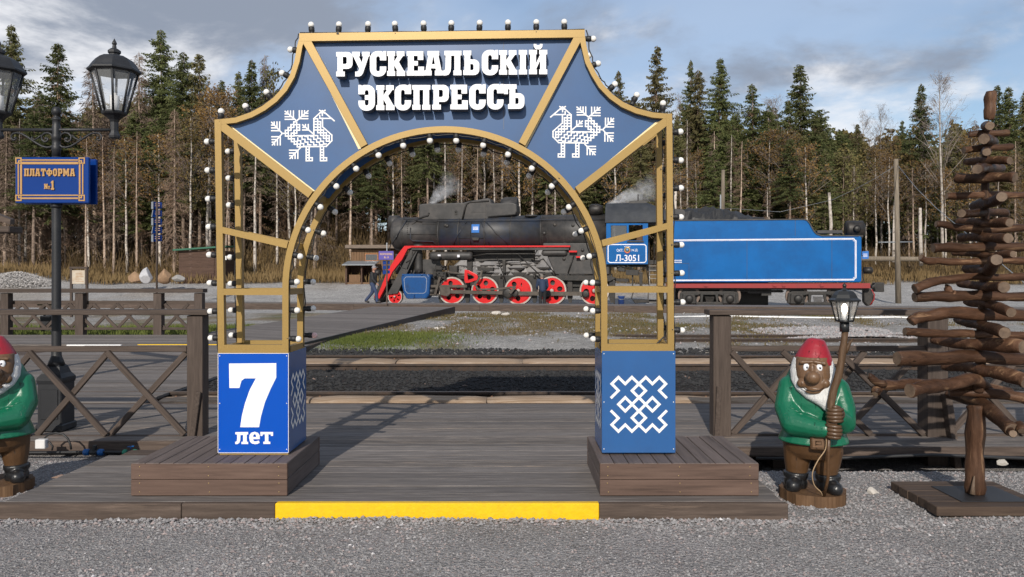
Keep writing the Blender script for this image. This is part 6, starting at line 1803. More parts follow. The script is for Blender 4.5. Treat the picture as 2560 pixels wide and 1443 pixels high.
MB().cbox(3.02, 3.47, 5.10, 5.48, .0815, .0865, .002).build('steel_plate', mat('dark_plate', (.03, .03, .032), .45, .3, var=.3, scale=4), tree_s)
# the light stone beside it
def rock(name, label, c, r, m, sc=(1, 1, .8), cat='stone', group=None, seed=1, sub=7):
    bm_v = MB().sphere((0, 0, 0), 1.0, 4+3*sub, 3+2*sub)
    q = random.Random(seed); pl_ = [(Vector((q.uniform(-1, 1), q.uniform(-1, 1), q.uniform(-.6, 1))).normalized(), q.uniform(.45, .8)) for _ in range(9)]
    vs = []
    for v in bm_v.v:
        p = Vector(v)
        for nn, dd in pl_:
            e = p.dot(nn)
            if e > dd: p = p - nn*(e-dd)
        vs.append((c[0]+p.x*r*sc[0], c[1]+p.y*r*sc[1], c[2]+p.z*r*sc[2]))
    bm_v.v = vs; bm_v.sm = [False]*len(bm_v.f)
    o = bm_v.build(name, m, None, rel=c); tag(o, label, cat, group); return o
M_quartz = mat('pale_quartz', (.50, .47, .43), .7, var=.12, scale=20, bmp=.4, dirt=(.3, .25, .2), dscale=12)
rock('stone', 'single pale quartz stone on the gravel between gnome and log tree', P(2183, 1229, D(1236)), .045, M_quartz, (1, .9, .8), seed=5)
rock('stone', 'pale stone wedged under the deck behind the log tree', P(2505, 1156, 6.5), .05, M_quartz, (1.3, .8, .6), seed=8)
rock('stone', 'flat pinkish stone lying on the corner of the front deck', P(148, 1192, 5.75), .05, mat('pink_stone', (.32, .22, .17), .8, var=.2), (1.2, .8, .3), seed=9)

# ------------------------------------------------------------------ lamp post with the platform sign
M_post = mat('black_cast_iron', (.017, .018, .021), .5, .15, var=.2, scale=4, bmp=.15, bscale=120, dirt=(.05, .05, .053), dscale=3, damt=.45)
PD = 7.42
lp = thing('street_lamp', 'black cast iron street lamp with two lanterns on scrolled arms', 'street lamp', (X(141, PD), PD, DECK_Z))
px0 = X(141, PD)
def zp(py): return Z(py, PD)
kp = PD/F
def lat(prof, n=8, name='pole', cx=141, phase=PI/8, m=None, smooth=False, parent=None):
    return MB().lathe([(r*kp, zp(y)) for r, y in prof], n, (X(cx, PD), PD, 0), phase=phase, smooth=smooth).build(name, m or M_post, parent or lp)
o = MB().cbox(px0-.115, px0+.115, PD-.115, PD+.115, DECK_Z+.002, zp(955), .008); o.cbox(px0-.13, px0+.13, PD-.13, PD+.13, DECK_Z+.001, DECK_Z+.07, .01)
bs = o.build('pedestal', M_post, lp)
for (xa, xb) in ((px0-.085, px0+.085),):
    MB().cbox(xa, xb, PD-.122, PD-.116, DECK_Z+.12, zp(970), .004).build('pedestal_panel', M_post, bs)
MB().lathe([(.165, zp(956)), (.172, zp(948)), (.17, zp(942)), (.13, zp(932)), (.10, zp(915)), (.06, zp(908))], 4, (px0, PD, 0), phase=PI/4, smooth=False).build('pedestal_cap', M_post, lp)
lat([(20, 912), (16, 900), (12, 890), (11, 870), (10.6, 700), (10.2, 512), (10, 392)], 16, 'pole', smooth=True)
lat([(13, 520), (13.5, 516), (13.5, 508), (11, 505)], 16, 'pole_collar', smooth=True)
lat([(10, 392), (9.6, 378), (11, 376), (11, 366), (9.6, 364), (9.6, 350), (11, 348), (11, 338), (9.6, 336), (9.6, 316), (8.8, 314), (8.6, 302), (10.5, 300), (10.5, 297), (8, 295), (5, 289), (10, 287), (11, 278), (9, 271), (5, 268), (.01, 267)], 16, 'pole_top', smooth=True)
def lantern(cx, nm):
    c = X(cx, PD)
    t = MB()
    t.lathe([(r*kp, zp(y)) for r, y in ((9, 347), (12, 345), (13, 340), (11, 335), (9, 328), (9, 306), (12, 300), (20, 292), (28, 287), (30, 283), (30, 280), (27, 279))], 8, (c, PD, 0), phase=PI/8, smooth=False)
    arm = t.build(nm, M_post, lp)
    f = MB()
    for k in range(8):
        a = 2*PI*k/8 + PI/8
        f.tube([(c + 28*kp*math.cos(a), PD + 28*kp*math.sin(a), zp(282)), (c + 54*kp*math.cos(a), PD + 54*kp*math.sin(a), zp(180))], 3.0*kp, 5)
    f.build('lantern_frame', M_post, arm)
    MB().lathe([(27*kp, zp(282)), (53*kp, zp(181))], 8, (c, PD, 0), phase=PI/8, smooth=False).build('lantern_glass', M_lglass, arm)
    MB().lathe([(r*kp, zp(y)) for r, y in ((56, 184), (62, 180), (62, 176), (57, 171), (50, 160), (42, 150), (30, 143), (17, 140), (12, 139), (12, 136), (15, 133), (15, 127), (10, 123), (5, 121), (5, 117), (4, 113), (6, 110), (5, 106), (2, 100), (.01, 96))], 8, (c, PD, 0), phase=PI/8, smooth=False).build('lantern_roof', M_post, arm)
    MB().lathe([(r*kp, zp(y)) for r, y in ((11, 279), (11, 240), (5, 238), (5, 233))], 10, (c, PD, 0)).build('lamp_holder', M_white, arm)
    MB().sphere((c, PD, zp(222)), 7*kp, 10, 8, (1, 1, 1.6)).build('lamp_bulb', M_lglass, arm)
    return arm
lantern(286, 'lantern'); lantern(-4, 'lantern')
MB().tube([P(-4, 325, PD), P(286, 325, PD)], 4*kp, 10).build('cross_arm', M_post, lp)
def scroll(sgn):
    q = [(7, 354), (7, 362), (14, 368), (24, 369), (36, 366), (50, 358), (62, 350), (74, 342), (86, 335), (98, 332), (108, 334), (113, 340), (112, 348), (106, 351), (101, 348), (103, 343)]
    q2 = [(9, 352), (9, 342), (14, 335), (22, 332), (31, 334), (37, 341), (36, 350), (30, 355), (23, 353), (21, 348), (26, 345)]
    q3 = [(38, 338), (46, 345), (54, 350), (62, 347), (60, 342)]
    mb = MB()
    for path, r in ((q, 2.6), (q2, 2.6), (q3, 2.0)):
        mb.tube([P(141 + sgn*x, y, PD) for x, y in path], r*kp, 6)
    mb.sphere(P(141 + sgn*26, 347, PD), 4*kp, 8, 6); mb.sphere(P(141 + sgn*103, 345, PD), 3.6*kp, 8, 6)
    mb.build('scroll_bracket', M_post, lp)
scroll(1); scroll(-1)
M_signblue = mat('sign_blue_enamel', (.001, .032, .19), .24, var=.06, scale=3, spec=.3); M_goldlet = mat('gold_sign_paint', (.42, .24, .085), .45, .15, var=.12)
SD = PD - .082
def sign_box(loc_d, front, label):
    sx0, sx1, sy0, sy1 = X(38, SD), X(222, SD), Z(508, SD), Z(393, SD)
    t = thing('platform_sign', label, 'sign', ((sx0+sx1)/2, loc_d, (sy0+sy1)/2), 'platform number signs')
    b = MB().cbox(sx0, sx1, loc_d, loc_d+.034, sy0, sy1, .006)
    b.build('sign_box', M_signblue, t)
    return t, sx0, sx1, sy0, sy1
s1, sx0, sx1, sy0, sy1 = sign_box(SD, True, 'blue sign box with gold lettering facing the viewer on the lamp post')
s2, *_ = sign_box(PD + .047, False, 'blank backed blue sign box behind the lamp post pole')
for d_ in (SD+.0355,):
    for z in (sy0+.08, sy1-.08):
        MB().box(px0-.09, px0+.09, d_, d_+.008, z-.015, z+.015).build('mounting_strap', M_post, lp)
def sq(px, py): return X(px, SD), Z(py, SD)
kS = SD/F
def gline(x0, y0, x1, y1):
    a, b_ = sq(x0, y1), sq(x1, y0)
    MB().box(a[0], b_[0], SD-.006, SD-.0005, a[1], b_[1]).build('gold_border', M_goldlet, s1)
for (x0, y0, x1, y1) in ((55, 399, 196, 402), (55, 405, 196, 411), (55, 487, 196, 490), (55, 494, 196, 498), (45, 409, 48, 486), (51, 411, 56, 486), (198, 411, 202, 486), (206, 409, 209, 486)):
    gline(x0, y0, x1, y1)
for (cx, cy, fx, fy) in ((47, 402, 1, 1), (205, 402, -1, 1), (47, 495, 1, -1), (205, 495, -1, -1)):
    for (x0, y0, x1, y1) in ((-8, -8, 8, -5), (-8, 5, 8, 8), (-8, -5, -5, 5), (5, -5, 8, 5), (-1, -1, 4.9, 2), (-1, 2, 2, 4.9)):
        gline(cx + min(fx*x0, fx*x1), cy + min(fy*y0, fy*y1), cx + max(fx*x0, fx*x1), cy + max(fy*y0, fy*y1))
def word(txt, x0, x1, ybot, ytop, d, m, parent, gap=.9, th=.012, name='letter'):
    ws = [GL[c][0] for c in txt]; tot = sum(ws) + gap*(len(ws)-1)
    xa, xb = X(x0, d), X(x1, d); k = (xb-xa)/tot; x = xa; h = Z(ytop, d)-Z(ybot, d)
    for c, w in zip(txt, ws):
        letter(parent, c, x, Z(ybot, d), h, d-th, d-.0005, m, m, name, hscale=k*10/h)
        x += (w+gap)*k
word('ПЛАТФОРМА', 62, 189, 441, 422, SD, M_goldlet, s1)
word('№', 112, 127, 473, 460, SD, M_goldlet, s1); word('1', 129, 137, 475, 452, SD, M_goldlet, s1)

# ------------------------------------------------------------------ pipes and cables on the gravel
M_bluefit = mat('blue_pipe_fitting', (.006, .10, .32), .4); M_greenfit = mat('green_pipe_fitting', (.01, .22, .13), .4)
wp = thing('water_pipe', 'black plastic water pipe with blue and green couplings on the gravel', 'pipe', P(300, 1131, 6.8))
zz = .045
def pp(px, py=1131): return Vector((X(px, 6.78), 6.78, Z(py, 6.78)))
MB().tube([Vector((X(-60, 6.78), 6.80, .04)), pp(60, 1132), pp(160, 1131), pp(215, 1130), pp(330, 1131), pp(370, 1134), Vector((X(440, 6.78), 6.80, .03))], .012, 8).build('pipe_run', M_black, wp)
for (x0, x1, m, r) in ((209, 224, M_bluefit, .030), (245, 259, M_bluefit, .030), (224, 245, M_black, .024), (307, 318, M_greenfit, .026), (331, 343, M_greenfit, .026), (318, 331, M_black, .020)):
    a, b_ = pp(x0), pp(x1)
    MB().lathe([(r*.75, a.x), (r, a.x+.008), (r, b_.x-.008), (r*.75, b_.x)], 14, (0, a.y, (a.z+b_.z)/2), 'X').build('coupling', m, wp)
a = pp(236, 1122); MB().cbox(a.x-.012, a.x+.016, a.y-.02, a.y+.02, a.z-.02, a.z+.03, .004).build('valve_cap', M_black, wp)
a = pp(327, 1123); MB().tube([a, a+Vector((0, 0, .025))], .006, 8).tube([a+Vector((-.03, 0, .02)), a+Vector((.03, 0, .026))], .006, 6).build('valve_lever', M_bluefit, wp)
hz = thing('cable_loop', 'black cable loop rising from the gravel beside a white socket box', 'cable', P(150, 1120, 6.75))
MB().tube([P(x, y, 6.7) for x, y in ((118, 1108), (112, 1095), (122, 1086), (140, 1082), (158, 1086), (170, 1097), (176, 1112), (178, 1124))], .009, 8).tube([P(x, y, 6.68) for x, y in ((112, 1100), (124, 1106), (132, 1116), (130, 1126))], .008, 8).build('cable_run', M_cable, hz)
sb_ = MB().cbox(X(92, 6.66), X(117, 6.66), 6.63, 6.69, Z(1121, 6.66), Z(1098, 6.66), .006).build('socket_box', mat('white_plastic', (.62, .61, .60), .4), None, rel=P(104, 1110, 6.66)); tag(sb_, 'small white plastic socket box leaning beside the black cable loop', 'socket box')
rp = MB().tube([P(1890, 1146, 6.6), P(2050, 1147, 6.55), P(2200, 1142, 6.52), P(2330, 1137, 6.5), P(2560, 1146, 6.5), P(2700, 1150, 6.5)], .014, 8).build('black_pipe', M_black, None, rel=P(2200, 1143, 6.5)); tag(rp, 'long black plastic pipe along the foot of the right deck', 'pipe')
# ------------------------------------------------------------------ things behind the train and along the edges
M_shed = wood('shed_board', (.085, .050, .036), (.13, .08, .06), 'X', .8, .5, .08)
M_shedl = wood('kiosk_board', (.17, .10, .055), (.24, .15, .09), 'Z', .8, .8, .08)
M_green = mat('green_roof_sheet', (.012, .10, .055), .5); M_zinc = mat('zinc_sheet', (.25, .27, .29), .45, .3, var=.2, scale=3)
def gnd(px, d): return float(GH(np.array([X(px, d)]), np.array([d]))[0])
def shed():
    d = 56.0; x0, x1 = X(447, d), X(535, d); zb = gnd(500, d); x2 = X(592, d+2.4)
    t = thing('shed', 'small brown board shed with a green sheet roof at the forest edge', 'shed', ((x0+x1)/2, d, zb))
    zt0, zt1 = Z(627, d), Z(622, d)
    n = 11
    for i in range(n):
        h = (zt0-zb+.3)/n; z = zb-.3+i*h
        MB().hexa([(x0, d, z), (x1, d, z), (x1, d+.05, z), (x0, d+.05, z)], [(x0, d-.012, z+h-.01), (x1, d-.012, z+h-.01), (x1, d+.05, z+h-.01), (x0, d+.05, z+h-.01)]).build('wall_board', M_shed, t, rel=((x0+x1)/2, d, z))
        MB().box(x1+.002, x2, d+.06, d+2.6, z, z+h-.01).build('wall_board', M_shed, t, rel=((x1+x2)/2, d, z))
    MB().hexa([(x0-.3, d-.35, zt0-.02), (x2+.2, d-.35, zt1+.1), (x2+.2, d+2.9, zt1+.22), (x0-.3, d+2.9, zt0+.1)], [(x0-.3, d-.35, zt0+.1), (x2+.2, d-.35, zt1+.22), (x2+.2, d+2.9, zt1+.34), (x0-.3, d+2.9, zt0+.22)]).build('roof', M_green, t)
    MB().box(X(560, d), X(566, d), d+.0, d+.05, Z(650, d), Z(640, d)).build('window', M_white, t)
shed()
def kiosk():
    d = 57.0; x0, x1 = X(878, d), X(985, d); zb = gnd(930, d)
    t = thing('kiosk', 'low wooden kiosk with flat roof and small window behind the train front', 'kiosk', ((x0+x1)/2, d, zb))
    b = (x1-x0)/16
    for i in range(16):
        MB().box(x0+i*b+.01, x0+(i+1)*b-.01, d, d+.06, zb-.3, Z(624, d)).build('wall_board', M_shedl, t, rel=(x0+i*b, d, zb))
    MB().box(x0, x1, d+.07, d+3, zb-.3, Z(624, d)).build('wall', M_shedl, t)
    MB().cbox(X(866, d), X(1010, d), d-.5, d+3.2, Z(622, d)+.004, Z(613, d), .03).build('roof', wood('grey_roof_beam', (.18, .14, .11), None, 'X'), t)
    w = MB().cbox(X(912, d), X(945, d), d-.03, d-.001, Z(654, d), Z(634, d), .02).build('window', mat('orange_frame', (.35, .14, .05), .6), t)
    MB().box(X(914, d), X(943, d), d-.036, d-.031, Z(651, d), Z(636, d)).build('pane', M_winglass, w)
    d2 = 55.0; x0, x1 = X(863, d2), X(934, d2); zb = gnd(900, d2)
    h = thing('wood_hutch', 'open wooden hutch with a zinc lean-to roof below the kiosk', 'hutch', ((x0+x1)/2, d2, zb))
    zt = Z(664, d2)
    for (a, b_) in ((x0, x0+.12), ((x0+x1)/2+.1, (x0+x1)/2+.2), (x1-.12, x1)):
        MB().box(a, b_, d2, d2+1.4, zb-.2, zt).build('side_board', M_shed, h)
    MB().box(x0+.125, x1-.125, d2+1.3, d2+1.36, zb-.2, zt).build('rear_board', M_shed, h)
    MB().box(x0+.125, x1-.125, d2+.1, d2+.3, zb-.1, zb+.15).build('floor_board', M_shedl, h)
    MB().box(X(870, d2), X(898, d2), d2+.35, d2+1.2, zb+.16, zb+.7).build('inner_box', M_shedl, h)
    MB().hexa([(x0-.15, d2-.4, zt+.01), (x1+.15, d2-.4, zt+.01), (x1+.15, d2+1.6, zt+.3), (x0-.15, d2+1.6, zt+.3)], [(x0-.15, d2-.4, zt+.07), (x1+.15, d2-.4, zt+.07), (x1+.15, d2+1.6, zt+.36), (x0-.15, d2+1.6, zt+.36)]).build('roof', M_zinc, h)
kiosk()
M_violet = mat('violet_sign', (.075, .055, .30), .4, var=.05); M_sandlet = mat('sand_lettering', (.45, .30, .25), .5)
def sign_post(px, ybase, d, zb, name, label):
    t = thing(name, label, 'sign', (X(px, d), d, zb)); return t
def platform3():
    d = 34.9; z = .30
    t = thing('platform_sign', 'small violet sign on a thin post at the locomotive front', 'sign', (X(967, d), d, z), 'platform number signs')
    MB().box(X(965.4, d), X(968.6, d), d, d+.06, z, Z(645, d)).build('post', M_fencez, t)
    MB().box(X(965.8, d), X(968.2, d), d+.005, d+.05, Z(645, d)+.003, Z(607, d)).build('post_top', M_zinc, t)
    p = MB().cbox(X(947, d), X(984, d), d-.03, d-.003, Z(650, d), Z(628, d), .01).build('sign_panel', M_violet, t)
    word('ПЛАТФОРМА', 950, 981, 638, 633, d-.031, M_sandlet, t, th=.006); word('№', 960, 966, 646, 641, d-.031, M_sandlet, t, th=.006); word('3', 968, 972, 646, 641, d-.031, M_sandlet, t, th=.006)
    for i, y in enumerate((652, 664, 676)):
        o = MB().hexa([P(957, y+10, d+.1), P(975, y+8, d+.1), P(975, y+8, d+.13), P(957, y+10, d+.13)], [P(957, y, d+.1), P(975, y, d+.1), P(975, y, d+.13), P(957, y, d+.13)]).build('hanging_board', M_signblue, t)
platform3()
def board_column():
    d = 42.0; zb = gnd(392, d)
    t = thing('sign_column', 'tall thin post carrying five overlapping blue direction boards', 'sign', (X(392, d), d, zb))
    MB().tube([(X(392, d), d, zb), (X(392, d), d, Z(505, d))], .055, 8).build('post', M_fencez, t)
    for i in range(5):
        y = 503 + i*20.5; wv = (i % 2)*3
        MB().hexa([P(380, y+20, d-.1), P(405, y+18, d+.35), P(405, y+18, d+.39), P(380, y+20, d-.06)], [P(380+wv, y+1, d-.1), P(405, y+3, d+.35), P(405, y+3, d+.39), P(380+wv, y+1, d-.06)]).build('direction_board', M_signblue, t)
        MB().hexa([P(378, y+19, d-.08), P(383-wv, y+20, d-.11), P(383-wv, y+20, d-.05), P(378, y+19, d-.04)], [P(378+wv, y+2, d-.08), P(383, y+1, d-.11), P(383, y+1, d-.05), P(378+wv, y+2, d-.04)]).build('board_edge', M_zinc, t)
        for k in (0, 1):
            yy = y + 6 + k*5
            MB().box(X(388, d+.1), X(401, d+.1), d+.03, d+.05, Z(yy+1.3, d), Z(yy, d)).build('text_line', M_sandlet, t)
board_column()
def notice():
    d = 30.0; zb = gnd(197, d)
    t = thing('notice_board', 'notice board with a pale faded sheet on two dark posts', 'notice board', (X(197, d), d, zb))
    for px in (177, 216): MB().box(X(px, d)-.04, X(px, d)+.04, d, d+.08, zb, Z(668, d)).build('post', M_fencez, t)
    MB().box(X(174, d), X(219, d), d-.02, d+.1, Z(672, d), Z(667, d)).build('top_rail', M_fence, t)
    MB().cbox(X(181, d), X(213, d), d-.03, d-.005, Z(710, d), Z(676, d), .01).build('panel', mat('faded_sheet', (.48, .42, .34), .6, dirt=(.35, .22, .12), dscale=5, damt=.6), t)
    MB().cbox(X(176, d), X(181.5, d), d-.02, d+.02, Z(712, d), Z(674, d), .01).build('frame', M_fencez, t); MB().cbox(X(212.5, d), X(217, d), d-.02, d+.02, Z(712, d), Z(674, d), .01).build('frame', M_fencez, t)
    for k in range(6): 
        y = 683 + k*4
        MB().box(X(190, d), X(204 + (k % 3)*3, d), d-.034, d-.031, Z(y+1, d), Z(y, d)).build('text_line', mat('faded_text', (.35, .2, .1), .7) if 'faded_text' not in MATS else MATS['faded_text'], t)
notice()
def bin_():
    d = 20.4; zb = gnd(117, d)
    t = thing('waste_bin', 'dark metal waste bin with an open tilted lid behind the far fence', 'bin', (X(117, d), d, zb))
    MB().cbox(X(99, d), X(125, d), d, d+.35, Z(829, d), Z(790, d), .02).build('body', M_post, t)
    MB().hexa([P(93, 761, d-.05), P(132, 761, d-.05), P(132, 764, d+.4), P(93, 764, d+.4)], [P(93, 758.5, d-.05), P(132, 758.5, d-.05), P(132, 761, d+.4), P(93, 761, d+.4)]).build('lid', M_post, t)
    for px in (101, 123):
        MB().box(X(px, d)-.02, X(px, d)+.02, d+.16, d+.2, Z(790, d), Z(765, d)).build('lid_stay', M_post, t)
        MB().tube([P(px-4, 840, d+.1), P(px, 832, d+.1), P(px+4, 840, d+.1)], .02, 6).build('foot', M_post, t)
    MB().lathe([(.12, -.02), (.12, .02)], 14, (X(128, d), d, Z(827, d)), 'Y').build('wheel', M_black, t)
bin_()
def shelter():
    d = 9.6
    t = thing('shelter', 'dark timber shelter whose eave cuts into the left picture edge', 'shelter', (X(-120, d), d+.6, RZ))
    MB().hexa([P(-330, 425, d), P(25, 562, d), P(36, 560, d+.35), P(-330, 420, d+.35)], [P(-330, 404, d), P(26, 549, d), P(37, 548, d+.35), P(-330, 404, d+.35)]).build('roof', M_deckside, t)
    MB().cbox(X(-300, d), X(20, d), d+.02, d+.3, Z(581, d), Z(565, d), .01).build('eave_board', M_fence, t)
    for px in (-300, -60): MB().box(X(px, d), X(px, d)+.14, d+.05, d+.19, RZ, Z(566, d)).build('post', M_fencez, t)
shelter()
# boulders, spoil, rubble
M_boulw = mat('white_boulder', (.42, .42, .44), .8, var=.2, scale=3, bmp=.4); M_boulb = mat('brown_boulder', (.27, .17, .10), .85, var=.25, scale=3, bmp=.4)
M_boulg = mat('grey_boulder', (.26, .25, .24), .85, var=.2, scale=3, bmp=.4)
for (px, py, w, m, lab, sc, sd) in ((365, 688, 15, M_boulw, 'upright whitish boulder, the palest of the four at the forest edge', (1, .8, 1.25), 3), (338, 693, 17, M_boulb, 'low brown boulder left of the white one', (1, .8, .75), 4),
                                (412, 690, 20, M_boulb, 'brown pointed boulder between the white one and the shed', (1, .8, .9), 6), (442, 697, 16, M_boulg, 'flat grey boulder beside the shed', (1.1, .8, .55), 7)):
    d = 52.0; rock('boulder', lab, P(px, py, d), w*d/F*1.15, m, sc, 'boulder', 'boulders at the forest edge', sd)
def rubble(name, label, cx, d, w, h, n, r0, r1, seed, m, ts=1.0):
    t = rng.random(n); a = rng.uniform(0, 2*PI, n); rr = np.sqrt(rng.random(n))
    x = X(cx, d) + np.cos(a)*rr*w; y = d + np.sin(a)*rr*w*.5
    z = GH(x, y) + h*np.clip(1-rr, 0, 1)**.7 + rng.uniform(-.2, .2, n)*h*.2
    k = rng.uniform(.7, 1.3, n)*ts; tint = np.stack([k*1.02, k, k*.97], 1)
    return lumps(name, x, y, z, r0 + rng.random(n)**2*(r1-r0), tint, m, label)
rubble('rubble', 'heap of broken grey rock seen between the locomotive wheels', 1285, 55, 5.0, 3.4, 700, .3, .8, 1, M_stone, .85)
rubble('rubble', 'heap of fine grey crushed stone at the left forest edge', 45, 54, 2.6, .8, 5000, .025, .09, 2, M_stone, 1.3)
n = 5200; x = rng.uniform(X(1980, 19), X(2340, 19), n); d_ = rng.uniform(18.7, 22.5, n)
r = .02 + rng.random(n)**2*.045
lumps('crushed_stone', x, d_, GH(x, d_) + r*.3 + .10*np.sin(np.clip((x-x.min())/(x.max()-x.min()), 0, 1)*PI), r, stone_tints(n)*1.12, M_stone, 'pale crushed stone spread beyond the third rail')
# poles and wires
M_pole = wood('grey_pole_wood', (.20, .165, .125), (.32, .27, .21), 'Z', .85, .4, .1)
def pole(px, ytop, ybot, d, r, label, lean=0):
    b = P(px, ybot, d); t = thing('utility_pole', label, 'pole', b, 'wooden utility poles')
    MB().tube([b - Vector((0, 0, .4)), P(px+lean, ytop, d)], [r*1.15, r*.85], 12).build('post', M_pole, t); return t
p1 = pole(2246, 398, 742, 44.0, .14, 'bare grey wooden pole standing on the gravel right of the tender', -6)
MB().tube([P(2196, 606, 44), P(2282, 605, 44)], .035, 6).build('cross_bar', M_zinc, p1)
p2 = pole(1806, 425, 560, 50.0, .13, 'grey wooden pole rising behind the blue tender', 2)
MB().box(X(1797, 50), X(1800, 50), 49.7, 49.75, Z(548, 50), Z(488, 50)).build('conduit', M_zinc, p2)
p3 = pole(1096, 0+520, 690, 60.0, .11, 'thin weathered pole in front of the trees left of the arch centre', 0) if False else None
def wire(pts, d0, d1, label, r=.015, sag=0):
    n = len(pts); q = [P(p[0], p[1], d0 + (d1-d0)*i/(n-1)) for i, p in enumerate(pts)]
    o = MB().tube(q, r, 5).build('overhead_wire', M_zinc, None, rel=q[0]); tag(o, label, 'wire')
wire([(2243, 412), (2290, 470), (2340, 520), (2400, 570), (2480, 640), (2600, 740)], 44, 24, 'pale overhead cable sloping down from the bare pole behind the log tree')
wire([(2243, 412), (2190, 445), (2140, 472), (2080, 500), (1950, 530), (1806, 520)], 44, 50, 'thin overhead wire strung between the two grey poles', .012)
ltr = MB().tube([P(2150, 647, 57), P(2300, 648, 57), P(2420, 652, 57), P(2640, 648, 56)], [.2, .18, .16, .1], 10).build('fallen_log', M_pole, None, rel=P(2300, 648, 57)); tag(ltr, 'long pale fallen tree trunk lying along the forest edge at the right', 'fallen log')
# bucket under the cab and stones by the far platform
bk = thing('bucket', 'blue metal bucket standing under the locomotive cab', 'bucket', P(1553, 764, 36.3))
b0 = P(1553, 764, 36.3)
MB().lathe([(.14, 0), (.165, .42), (.175, .43), (.175, .45)], 16, (b0.x, b0.y, b0.z)).build('pail', mat('bucket_blue', (.02, .055, .20), .4), bk)
MB().tube([(b0.x-.17, b0.y, b0.z+.42), (b0.x-.12, b0.y-.18, b0.z+.3), (b0.x+.12, b0.y-.18, b0.z+.3), (b0.x+.17, b0.y, b0.z+.42)], .012, 6).build('handle', M_zinc, bk)
for i, (px, py, r, lab) in enumerate(((1238, 783, .20, 'larger white rock lying in the grass before the far platform'), (1262, 785, .16, 'small white rock right beside the larger one in the grass'), (1090, 822, .10, 'pale stone on the grass right of the ramp'), (1106, 820, .09, 'second pale stone on the grass right of the ramp'))):
    d = D(py+2, .05); rock('stone', lab, P(px, py, d), r, M_quartz, (1.3, .8, .6), 'stone', None, 11+i)
wp2 = MB().tube([P(1680, 793, 30), P(1800, 790, 29.5), P(1950, 793, 29), P(2100, 795, 28.5), P(2240, 793, 28), P(2340, 797, 27)], .035, 6).build('white_hose', M_white, None, rel=P(2000, 793, 29)); tag(wp2, 'long white hose lying along the foot of the far platform', 'hose')

# ------------------------------------------------------------------ two railway workers
M_skin = mat('skin', (.38, .20, .14), .5); M_jack = mat('dark_jacket', (.016, .016, .018), .75, var=.2, bmp=.4, bscale=14); M_jean = mat('blue_jeans', (.028, .045, .10), .8, var=.2)
M_navy = mat('navy_jumper', (.016, .030, .068), .8, var=.15, bmp=.4, bscale=14); M_blk = mat('black_trousers', (.010, .010, .012), .8); M_hair = mat('grey_hair', (.16, .14, .12), .8); M_shoe = mat('dark_shoe', (.012, .011, .012), .5)
M_cap = mat('checked_cap', (.22, .21, .22), .8, var=.6, scale=60)
def person(label, loc, rz, J, jacket, trouser, hat, hatmat):
    t = thing('person', label, 'person', loc, rz=rz)
    mb = MB()
    chain(mb, [J['pelvis'], J['chest'], J['neck']], [.14, .17, .06]); 
    mb.sphere(J['head'], .105, 14, 10, (.82, .95, 1.15)); mb.sphere(tuple(Vector(J['head']) + Vector((0, -.10, -.02))), .022, 8, 6, (.8, 1, 1.3))
    for s in (-1, 1): mb.sphere(tuple(Vector(J['head']) + Vector((s*.086, .0, -.01))), .025, 8, 6, (.5, 1, 1.3))
    for s in ('l', 'r'):
        chain(mb, [J['sho_'+s], J['elb_'+s], J['wri_'+s]], [.06, .045, .03]); w = Vector(J['wri_'+s]); e = (w - Vector(J['elb_'+s])).normalized()
        capsule(mb, w, w + e*.07, .034, .034)
        for k in range(4): capsule(mb, w + e*.08 + Vector((0, (k-1.5)*.018, 0)), w + e*.155 + Vector((0, (k-1.5)*.018-.01, 0)), .010, .008, 6)
        capsule(mb, w + e*.03 + Vector((0, -.03, 0)), w + e*.09 + Vector((0, -.055, 0)), .012, .009, 6)
        chain(mb, [J['hip_'+s], J['kne_'+s], J['ank_'+s]], [.085, .06, .045])
    b = blob(mb, 'body', M_skin, t, .014, 1)
    mb = MB(); chain(mb, [tuple(Vector(J['pelvis']) + Vector((0, 0, .0))), J['chest']], [.165, .19]); chain(mb, [J['sho_l'], J['chest'], J['sho_r']], [.085, .15, .085])
    for s in ('l', 'r'): chain(mb, [J['sho_'+s], J['elb_'+s], tuple(Vector(J['elb_'+s]).lerp(Vector(J['wri_'+s]), .92))], [.085, .066, .05])
    blob(mb, 'jacket', jacket, b, .016, 2)
    mb = MB(); chain(mb, [J['hip_l'], J['pelvis'], J['hip_r']], [.11, .15, .11])
    for s in ('l', 'r'): chain(mb, [J['hip_'+s], J['kne_'+s], J['ank_'+s]], [.115, .082, .072])
    blob(mb, 'trousers', trouser, b, .016, 2)
    for s in ('l', 'r'):
        a = Vector(J['ank_'+s]); f = Vector(J['toe_'+s])
        mb = MB(); chain(mb, [a + Vector((0, .03, -.03)), a.lerp(f, .5) + Vector((0, 0, -.02)), f], [.055, .05, .042]); blob(mb, 'shoe', M_shoe, b, .012, 1)
    mb = MB(); h = Vector(J['head'])
    mb.sphere(tuple(h + Vector((0, .012, .035))), .112, 14, 8, (.84, .96, .95))
    if hat == 'cap': mb.box(h.x-.07, h.x+.07, h.y-.19, h.y-.08, h.z+.045, h.z+.06)
    mb.build('cap' if hat == 'cap' else 'hair', hatmat, b, local=True)
    return t
